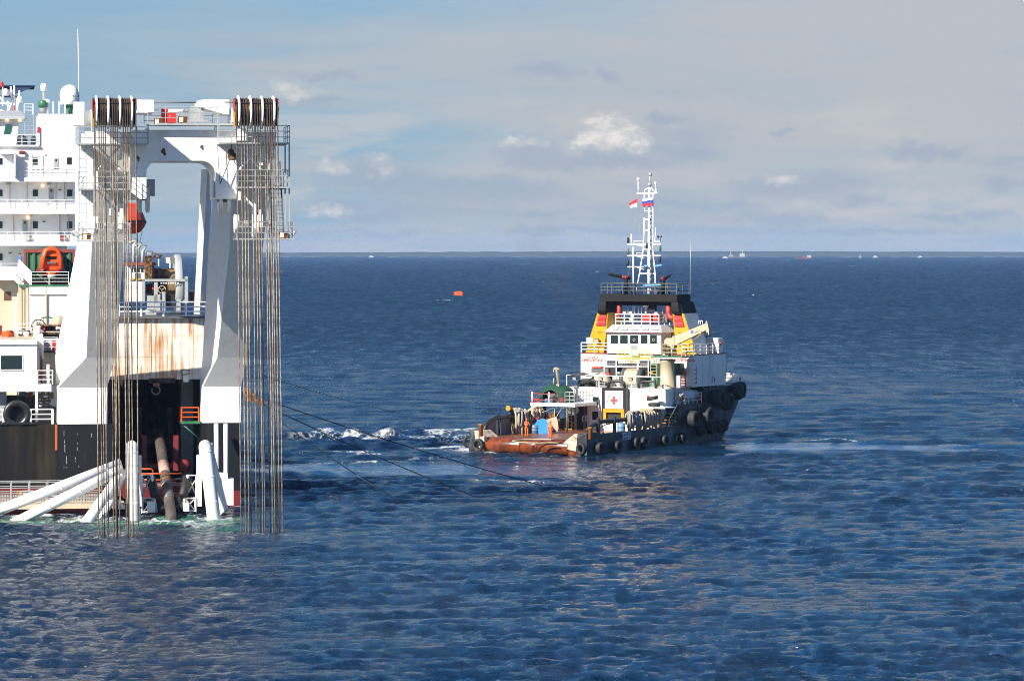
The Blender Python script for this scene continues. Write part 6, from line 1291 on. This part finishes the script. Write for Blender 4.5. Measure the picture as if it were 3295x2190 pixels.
for dv_ in (-.9, .75): mb = MB(); mb.box((4.95,c.y+dv_,3.82),(5.85,c.y+dv_+.15,4.25)); mb.obj('cradle', M_galv, rf)
rail(tug, [(6.2,19.2,3.82),(6.2,23.8,3.82)], 1.05, 3, .9, .04, .045); rail(tug, [(6.15,24.3,5.32),(6.1,30.8,5.32)], 1.1, 3, 1.5, .04, .045)
for v_, z_, lab in ((26.2,6.0,'orange and white lifebuoy on the upper starboard rail of the tug'),(23.0,4.4,'orange lifebuoy on the lower rail beside the life raft canister'),(19.4,4.4,'red and white lifebuoy on the rail at the top of the ramp stairs')):
    c = Vector((6.3,v_,z_)); mb = MB(); nseg = 24
    lf = bpy.data.objects
    tp_ = thing('lifebuoy', lab, 'lifebuoy', T, tuple(c), 'lifebuoys on the tug rails')
    mb.tube([c + Vector((0,.3*math.cos(t),.3*math.sin(t))) for t in [k*math.pi/12 for k in range(nseg)]], .075, 8, True); mb.obj('ring', M_orange, tp_)
    for k in range(4):
        mb = MB(); t0 = k*math.pi/2 + .6; mb.tube([c + Vector((0,.3*math.cos(t0+d_),.3*math.sin(t0+d_))) for d_ in (0,.12,.24)], .08, 8); mb.obj('reflective_band', M_clean, tp_)
for i, v_ in enumerate((34.5,35.3,36.1,36.9)): mb = MB(); mb.lathe([(.1,0),(.1,.9),(.14,.92),(.14,1.0)], (hb(v_)-1.6,v_,5.9 if i else 5.8), 'z', 8); mb.obj('bow_bitt', M_crane, tug)
TB('windlass', M_yellow, ((2.5,30.5,5.32),(4.5,31.8,6.6)))
mb = MB()
for v_ in (35.5, 36.6): w_ = hb(v_); mb.tube([(w_-.2,v_,5.75),(w_+.05,v_,5.75)], .22, 12)
mb.obj('mooring_port', M_dark, tug)
TB('draught_plate', paint('pale_plate', (.45,.52,.55), .5), ((6.41,7.0,1.05),(6.425,8.6,1.75))); mb = MB()
for i in range(4): mb.box((6.428,7.2+.34*i,1.45),(6.436,7.4+.34*i,1.65)); mb.box((6.428,7.25+.3*i,1.12),(6.436,7.4+.3*i,1.3))
mb.obj('plate_marks', M_dgrey, tug)
mb = MB()
for v_, w_ in ((18.2,.35),(18.75,.2),(18.9,.3)): mb.box((hb(v_)-.02,v_,.45),(hb(v_)+.02,v_+.06,.85)); mb.box((hb(v_)-.02,v_,.8),(hb(v_)+.02,v_+w_,.86))
mb.obj('hull_marks', M_clean, tug)
# ---- tyres hung as fenders, each a thing of its own
def tyre_mesh(r, w):
    mb = MB(); prof = [(r*.55,-w*.36),(r*.62,-w*.46),(r*.8,-w*.5),(r*.95,-w*.42),(r,-w*.3),(r*.965,-w*.24),(r,-w*.18),(r,-w*.04),(r*.965,0),(r,w*.04),(r,w*.18),(r*.965,w*.24),(r,w*.3),(r*.95,w*.42),(r*.8,w*.5),(r*.62,w*.46),(r*.55,w*.36),(r*.5,0),(r*.55,-w*.36)]
    mb.lathe(prof[:-1], (0,0,0), 'x', 28); mb.f = mb.f[:-2]; mb.sm = mb.sm[:-2]; mb.mi = mb.mi[:-2]
    n = 28; L = len(prof) - 2
    for k in range(n): mb.f.append([L*n + k, L*n + (k+1) % n, (k+1) % n, k]); mb.sm.append(True); mb.mi.append(0)
    return mb.mesh('tyre_fender', M_rubber)
TM = {}
def tyre(p, r, w, ang, label, tilt=0.0, group='tyre fenders of the tug', lay=False):
    key = (round(r,2), round(w,2))
    if key not in TM: TM[key] = tyre_mesh(r, w)
    o = bpy.data.objects.new('tyre_fender', TM[key]); col.objects.link(o); o.location = T.world(p)
    o.rotation_euler = (0, R(90) if lay else tilt, -T.h + ang); return tag(o, label, 'tyre', group)
def chain_to(o, p, q):
    mb = MB(); mb.tube([Vector(q) - Vector(p), Vector((0,0,.05))], .03, 5); c = mb.obj('chain', M_dgrey, o, (0,0,0)); c.matrix_parent_inverse = (Matrix.Translation(o.location) @ o.rotation_euler.to_matrix().to_4x4()).inverted() @ Matrix.Translation(o.location) @ Matrix.Rotation(-T.h, 4, 'Z'); return c
p = tp(T2,372,1185,-.5); tyre(p, .6, .5, R(90), 'tyre hung on the aft face of the port stern corner of the tug'); chain_to(bpy.data.objects[-1] if False else [o for o in col.objects if o.name.startswith('tyre_fender')][-1], p, p + Vector((.05,.35,1.15)))
p = Vector((-6.5,.55,.85)); tyre(p, .58, .45, R(128), 'leftmost tyre, hung round the port quarter of the tug')
p = tp(T2,1955,1245,-.45); p.x = min(p.x, 6.1); tyre(p, .56, .45, R(75), 'tyre hung on the starboard stern corner of the tug')
def side_tyre(x, y, r, w, label, guess_z=None):
    v = 0.6
    best = None
    for i in range(800):
        v = .5 + i*.05; u_ = hb(v) + w*.5 if v > 26 else hb(v) + w*.5 + .02; wld = T.world((u_,v,0)); px_ = PCX + FOC*wld.x/wld.y
        if best is None or abs(px_ - x) < best[0]: best = (abs(px_ - x), v, u_, wld.y)
    _, v, u_, D = best; z = EYE - (y - PY0)*D/FOC; sl = (hb(v+.3) - hb(v-.3)) / .6; return tyre((u_,v,z), r, w, math.atan(-sl) , label)
ORD = ['first','second','third','fourth','fifth','sixth']
for i, (x, y) in enumerate(((1929,1441),(1986,1436),(2047,1425),(2070,1423),(2138,1416),(2196,1409))): side_tyre(x, y, .54, .55, f'{ORD[i]} tyre from the stern along the low starboard side of the tug')
for x, y, r, lab in ((2230,1347,.80,'big tyre on the hull just forward of the ramp stairs'),(2275,1335,.80,'big tyre second forward of the ramp stairs'),(2256,1386,.58,'tyre hung below and between the two big midship tyres'),(2290,1377,.58,'tyre of the lower row under the black bow band, nearest midships'),(2313,1371,.58,'middle tyre of the lower row under the black bow band'),(2328,1368,.58,'foremost tyre of the lower row near the bow'),
                     (2312,1281,.85,'big tyre of the upper row below the bow rail, aftmost'),(2340,1291,.85,'big tyre of the upper row, hung lowest of the bow tyres'),(2372,1258,.85,'big tyre high on the bow shoulder'),(2383,1253,.80,'rightmost tyre, wrapped round the bow of the tug')): side_tyre(x, y, r, r*1.2, lab)
zs_ = tp(T3,1000,568,14.6).z
tyre(tp(T3,985,530,15.0) * 1.0, .6, .34, 0, 'lower of the two tyres lying on the starboard shelf', lay=True); o = tyre(tp(T3,960,440,15.2), .58, .34, 0, 'upper tyre tilted on the starboard shelf', lay=True); o.rotation_euler = (R(8), R(78), -T.h)
mb = MB(); c = tp(T3,888,425,14.9); zr(mb,T,T3,878,402,902,445,14.8,.2); single('orange_block', mb, M_orange, T, tuple(c), 'small orange block at the end of the tilted shelf tyre', 'block')
# ---- crew
def person(frame, base, height, heading, pose, mats, label, helmet=None, band=True):
    """skin-modifier figure; pose holds joint offsets in a 1.0-tall body facing -y"""
    J = dict(pelvis=(0,0,.53), waist=(0,-.005,.62), chest=(0,-.01,.73), neck=(0,0,.835), head=(0,-.01,.885), crown=(0,-.005,.965),
             lsh=(.105,0,.80), lel=(.135,.01,.645), lwr=(.14,-.03,.51), lha=(.14,-.04,.455), rsh=(-.105,0,.80), rel=(-.135,.01,.645), rwr=(-.14,-.03,.51), rha=(-.14,-.04,.455),
             lhip=(.055,0,.49), lkn=(.062,-.015,.275), lan=(.065,.005,.05), lto=(.07,-.075,.02), rhip=(-.055,0,.49), rkn=(-.062,-.015,.275), ran=(-.065,.005,.05), rto=(-.07,-.075,.02))
    J.update(pose)
    Rr = dict(pelvis=.078, waist=.075, chest=.085, neck=.032, head=.052, crown=.042, lsh=.044, rsh=.044, lel=.032, rel=.032, lwr=.025, rwr=.025, lha=.028, rha=.028, lhip=.062, rhip=.062, lkn=.045, rkn=.045, lan=.036, ran=.036, lto=.028, rto=.028)
    E_ = [('pelvis','waist'),('waist','chest'),('chest','neck'),('neck','head'),('head','crown'),('chest','lsh'),('lsh','lel'),('lel','lwr'),('lwr','lha'),('chest','rsh'),('rsh','rel'),('rel','rwr'),('rwr','rha'),('pelvis','lhip'),('lhip','lkn'),('lkn','lan'),('lan','lto'),('pelvis','rhip'),('rhip','rkn'),('rkn','ran'),('ran','rto')]
    names = list(J); me = bpy.data.meshes.new('person_rig'); me.from_pydata([tuple(c*height for c in J[n]) for n in names], [(names.index(a), names.index(b)) for a, b in E_], [])
    o = bpy.data.objects.new('person_rig', me); col.objects.link(o)
    md = o.modifiers.new('s', 'SKIN'); md.use_smooth_shade = True
    for i, n in enumerate(names):
        sv = me.skin_vertices[0].data[i]; sv.radius = (Rr[n]*height, Rr[n]*height*(.72 if n in ('chest','waist','pelvis') else 1)); sv.use_root = (n == 'pelvis')
    s2 = o.modifiers.new('b', 'SUBSURF'); s2.levels = 1; s2.render_levels = 1
    bpy.context.view_layer.update(); dg_ = bpy.context.evaluated_depsgraph_get(); m2 = bpy.data.meshes.new_from_object(o.evaluated_get(dg_)); bpy.data.objects.remove(o)
    m2.materials.clear()
    for mm in mats: m2.materials.append(mm)                              # top, trousers, skin, boots
    hw = [Vector(J['lha'])*height, Vector(J['rha'])*height]
    for p_ in m2.polygons:
        c = p_.center; k = 0
        if min((c - h_).length for h_ in hw) < .045*height: k = 2
        elif c.z > .845*height and abs(c.x - J['head'][0]*height) < .08*height: k = 2
        elif c.z < .06*height: k = 3
        elif c.z < .53*height and min((c - Vector(J[j])*height).length for j in ('lwr','rwr','lel','rel')) > .055*height: k = 1
        p_.material_index = k; p_.use_smooth = True
    root = thing('person', label, 'person', frame, base); root.rotation_euler = (0,0,(-frame.h if frame else 0) + heading); OFF[root.name] = (0,0,0)
    b_ = bpy.data.objects.new('body', m2); col.objects.link(b_); b_.parent = root; h = height; hd = Vector(J['head'])*h
    mb = MB()
    for sx_ in (-.022,.022): mb.ell(hd + Vector((sx_*h,-.05*h,.012*h)), (.008*h,.006*h,.007*h), 8, 6)
    mb.obj('eyes', M_dark, root, (0,0,0)); mb = MB(); mb.ell(hd + Vector((0,-.056*h,-.005*h)), (.008*h,.012*h,.014*h), 8, 6); mb.obj('nose', mats[2], root, (0,0,0))
    if helmet: mb = MB(); mb.ell(hd + Vector((0,.0,.035*h)), (.066*h,.074*h,.062*h), 16, 6, 0, 1); mb.lathe([(.066*h,0),(.085*h,-.004*h),(.085*h,.004*h),(.066*h,.01*h)], hd + Vector((0,-.01*h,.033*h)), 'z', 16); mb.obj('helmet', helmet, root, (0,0,0))
    else: mb = MB(); mb.ell(hd + Vector((0,.012*h,.035*h)), (.056*h,.06*h,.056*h), 14, 6, -.2, 1); mb.obj('hair', paint('dark_hair', (.02,.014,.01), .7), root, (0,0,0))
    if band: mb = MB(); c = Vector(J['chest'])*h; mb.lathe([(.098*h,-.012*h),(.102*h,0),(.098*h,.012*h)], c - Vector((0,0,.03*h)), 'z', 16); mb.obj('reflective_band', paint('reflective_tape', (.7,.7,.62), .4), root, (0,0,0))
    return root
M_boot_ = paint('work_boots', (.03,.02,.015), .7)
COV = [M_cover, M_cover, M_skin, M_boot_]
p = tz(T2,1462,1095,1.3); person(T, tuple(p), 1.74, R(170), {}, COV, 'crewman in orange coveralls and yellow-blue helmet standing alone on the stern deck', M_yellow)
p = tz(T2,1105,1062,1.3); person(T, tuple(p), 1.78, R(60), dict(lel=(.13,-.05,.66),lwr=(.09,-.16,.64),lha=(.06,-.2,.66),rel=(-.13,-.05,.66),rwr=(-.08,-.17,.62),rha=(-.05,-.21,.63)), [M_cover, M_cover, M_skin, M_boot_], 'crewman in orange coveralls and orange helmet handling ropes at the port rail', M_orange)
p = tp(T2,1420,900,14.0); person(T, (p.x,14.0,1.3), 1.74, R(150), {}, COV, 'crewman in orange standing in the shade under the tug platform', M_orange)
p = tp(T2,1985,930,15.8); person(T, (p.x,15.9,1.3), 1.75, R(20), dict(lel=(.15,.02,.66),lwr=(.11,-.09,.6),lha=(.07,-.12,.6)), [paint('pale_shirt', (.55,.58,.62), .8), paint('navy_trousers', (.03,.04,.08), .8), M_skin, M_boot_], 'crewman in pale shirt and dark trousers leaning in the doorway', None, False)
p = tp(T2,1180,850,9.5); person(T, (p.x,10.5,1.3), 1.7, R(100), dict(chest=(0,-.06,.71),neck=(0,-.1,.80),head=(0,-.13,.845),crown=(0,-.14,.92)), [paint('red_jacket', (.55,.05,.05), .8), paint('navy_trousers', (.03,.04,.08), .8), M_skin, M_boot_], 'crewman in red jacket bending behind the blue-grey drum', None)
p = zp(B,zB,185,925,35.0); person(B, (p.x,35.0,p.z), 1.74, R(-70), {}, [paint('blue_shirt', (.06,.16,.38), .8), paint('pale_trousers', (.45,.45,.45), .8), M_skin, M_boot_], 'man in blue shirt standing at the rail of the big vessel beside the container', None, False)

# ------------------------------------------------------------------ floats, far ships and the far shore
bx_, by_ = W(1475, 951); fb = thing('orange_float', 'bright orange rectangular float drifting on the open sea', 'float', None, (bx_, by_, 0))
k_ = by_/FOC; mb = MB(); mb.hexa([(-14*k_,-.6,-.6),(13*k_,-.6,-.6),(14*k_,1.6,-.6),(-13*k_,1.6,-.6),(-14*k_,-.6,13*k_),(13*k_,-.6,13*k_),(14*k_,1.6,13*k_),(-13*k_,1.6,13*k_)]); mb.obj('body', M_orange, fb, (0,0,0)); mb = MB(); mb.tube([(0,.5,13*k_),(0,.5,15.5*k_)], .12, 6); mb.obj('eye', M_galv, fb, (0,0,0))
bx_, by_ = W(1409, 953); mb = MB(); mb.ell((0,0,.4), (.62,.62,.62)); mb.tube([(0,0,.9),(0,0,1.3)], .1, 6); single('round_buoy', mb, M_red, None, (bx_, by_, 0), 'small red round buoy left of the orange float', 'buoy')
def far_ship(name, label, x, y, L, hullc, parts, D):
    X = (x - PCX)/FOC*D; root = thing(name, label, 'ship', None, (X, D, 0)); k = D/FOC
    mb = MB(); mb.loft([[(-L/2*k*t_,-4,0),(L/2*k*t_,-4,0),(L/2*k*t_,4,0),(-L/2*k*t_,4,0)] if False else [(-L/2*k*t_,-4,z_),(L/2*k*t_,-4,z_),(L/2*k*(t_+.03),4,z_),(-L/2*k*t_,4,z_)] for z_, t_ in ((-1,.9),(5*k,1.0))]); mb.obj('hull', hullc, root, (0,0,0))
    for nm, m_, boxes in parts:
        mb = MB()
        for (a, b, c, d_) in boxes: mb.box((a*k,-3,b*k),(c*k,3,d_*k))
        mb.obj(nm, m_, root, (0,0,0))
    return root
FW = paint('far_white', (.34,.34,.33), .6); FD = paint('far_dark', (.06,.06,.07), .6); FR = paint('far_red', (.20,.03,.025), .6)
far_ship('far_work_ship', 'distant dark ship with white deckhouse and two white masts', 2372, 822, 60, FD, [('deckhouse', FW, [(8,5,24,16)]),('mast', FW, [(-22,5,-20,24)]),('mast', FW, [(16,16,18,28)]),('crane', FD, [(-10,5,-2,11)]),('cabin', FW, [(-26,5,-14,11)])], 7600)
far_ship('far_white_boat', 'distant small white boat left of the dark work ship', 2333, 822, 18, FW, [('cabin', FW, [(-5,5,5,9)])], 7000)
far_ship('far_red_tug', 'distant red tug with high bow and small cabin', 2585, 825, 54, FR, [('cabin', FW, [(12,5,24,12)]),('funnel', FR, [(-2,5,5,10)])], 7000)
far_ship('far_sailing_boat', 'tiny distant white boat with a mast', 2768, 822, 6, FW, [('mast', FW, [(-1,5,1,12)])], 7400)
far_ship('far_pale_barge', 'tiny distant pale barge left of the pair near the far shore', 2816, 820, 14, FW, [('cabin', FW, [(-4,5,3,8)])], 8000)
far_ship('far_pale_launch', 'rightmost tiny pale launch near the far shore', 2960, 820, 12, FW, [('cabin', FW, [(-3,5,2,7)])], 8000)
far_ship('far_white_ferry', 'tiny distant white ship on the horizon right of the A-frame', 1195, 822, 16, FW, [('cabin', FW, [(-5,5,3,9)])], 7800)
# far wooded shore
DS = 9300.0
rng2 = np.random.default_rng(5); xs = np.linspace(-2300, 2300, 700); k = DS/FOC
hgt = 15*k + 2*k*np.sin(xs*.0021+1) + 2.5*k*np.clip((xs-300)/1500,-.6,1) + np.convolve(rng2.normal(0,1,700), np.ones(5)/5, 'same')*1.1*k
mb = MB(); mb.grid([[(x, DS, -1) for x in xs], [(x, DS+10, .6*h_) for x, h_ in zip(xs, hgt)], [(x, DS+60, h_) for x, h_ in zip(xs, hgt)], [(x, DS+700, h_*1.02) for x, h_ in zip(xs, hgt)], [(x, DS+900, -1) for x in xs]], False)
o = mb.obj('wooded_shore', paint('far_forest', (.022,.034,.036), .9, c2=(.03,.042,.04), amt=.6, scale=.02), None); o['kind'] = 'structure'; o['label'] = 'low wooded shore along the horizon'
mb = MB(); mb.prism([(-2300,DS-25,-1),(2300,DS-25,-1),(2300,DS-25,1.1),(-2300,DS-25,1.1)], (0,20,0)); o = mb.obj('beach', paint('far_sand', (.26,.25,.22), .9), None); o['kind'] = 'structure'; o['label'] = 'pale strip of beach below the wooded shore'

# ------------------------------------------------------------------ the hazy air over the sea
mb = MB(); mb.box((-3600,-60,-4),(3600,10600,62)); hz = mb.obj('haze', None, None); hz.data.materials.clear()
mh = bpy.data.materials.new('hazy_air'); mh.use_nodes = True; nt = mh.node_tree; nt.nodes.clear()
vol = nt.nodes.new('ShaderNodeVolumePrincipled'); vol.inputs['Color'].default_value = (0.40, 0.62, 1.0, 1); vol.inputs['Density'].default_value = 4.2e-5; vol.inputs['Anisotropy'].default_value = 0.0
om = nt.nodes.new('ShaderNodeOutputMaterial'); nt.links.new(vol.outputs[0], om.inputs['Volume']); hz.data.materials.append(mh); hz['kind'] = 'stuff'; hz['label'] = 'thin blue haze over the sea'

# ------------------------------------------------------------------ exhaust smoke drifting off the funnels
c = T.world((-5.2, 23.5, 14.2)); mb = MB(); rows = []
for i in range(12):
    t = i / 11; ctr = Vector((-6.6*t - .6*math.sin(3*t), 2.0*t, -1.8 + 9.5*t**1.5)); r_ = .45 + 1.9*t**.8
    rows.append([ctr + Vector((r_*1.15*math.cos(a)*(1+.15*math.sin(3*a+5*t)), r_*math.sin(a), .5*r_*math.sin(a+1))) for a in [j*math.pi/7 for j in range(14)]])
mb.loft([[tuple(p) for p in r_] for r_ in rows], True, True)
sm = bpy.data.objects.new('smoke', mb.mesh('smoke', [])); col.objects.link(sm); sm.location = c; sm['kind'] = 'stuff'; sm['label'] = 'thin dark exhaust smoke drifting left from the tug funnels'
ms = bpy.data.materials.new('exhaust_smoke'); ms.use_nodes = True; nt = ms.node_tree; nt.nodes.clear(); g = G(nt)
tc = g.n('ShaderNodeTexCoord'); vol = g.n('ShaderNodeVolumePrincipled'); vol.inputs['Color'].default_value = (0.30, 0.26, 0.22, 1)
g.put(vol.inputs['Density'], g.ss(g.noise(tc.outputs['Object'], 0.55, 4, 0.6), 0.38, 0.68, 0.0, 0.045)); om = g.n('ShaderNodeOutputMaterial'); nt.links.new(vol.outputs[0], om.inputs['Volume']); sm.data.materials.append(ms)
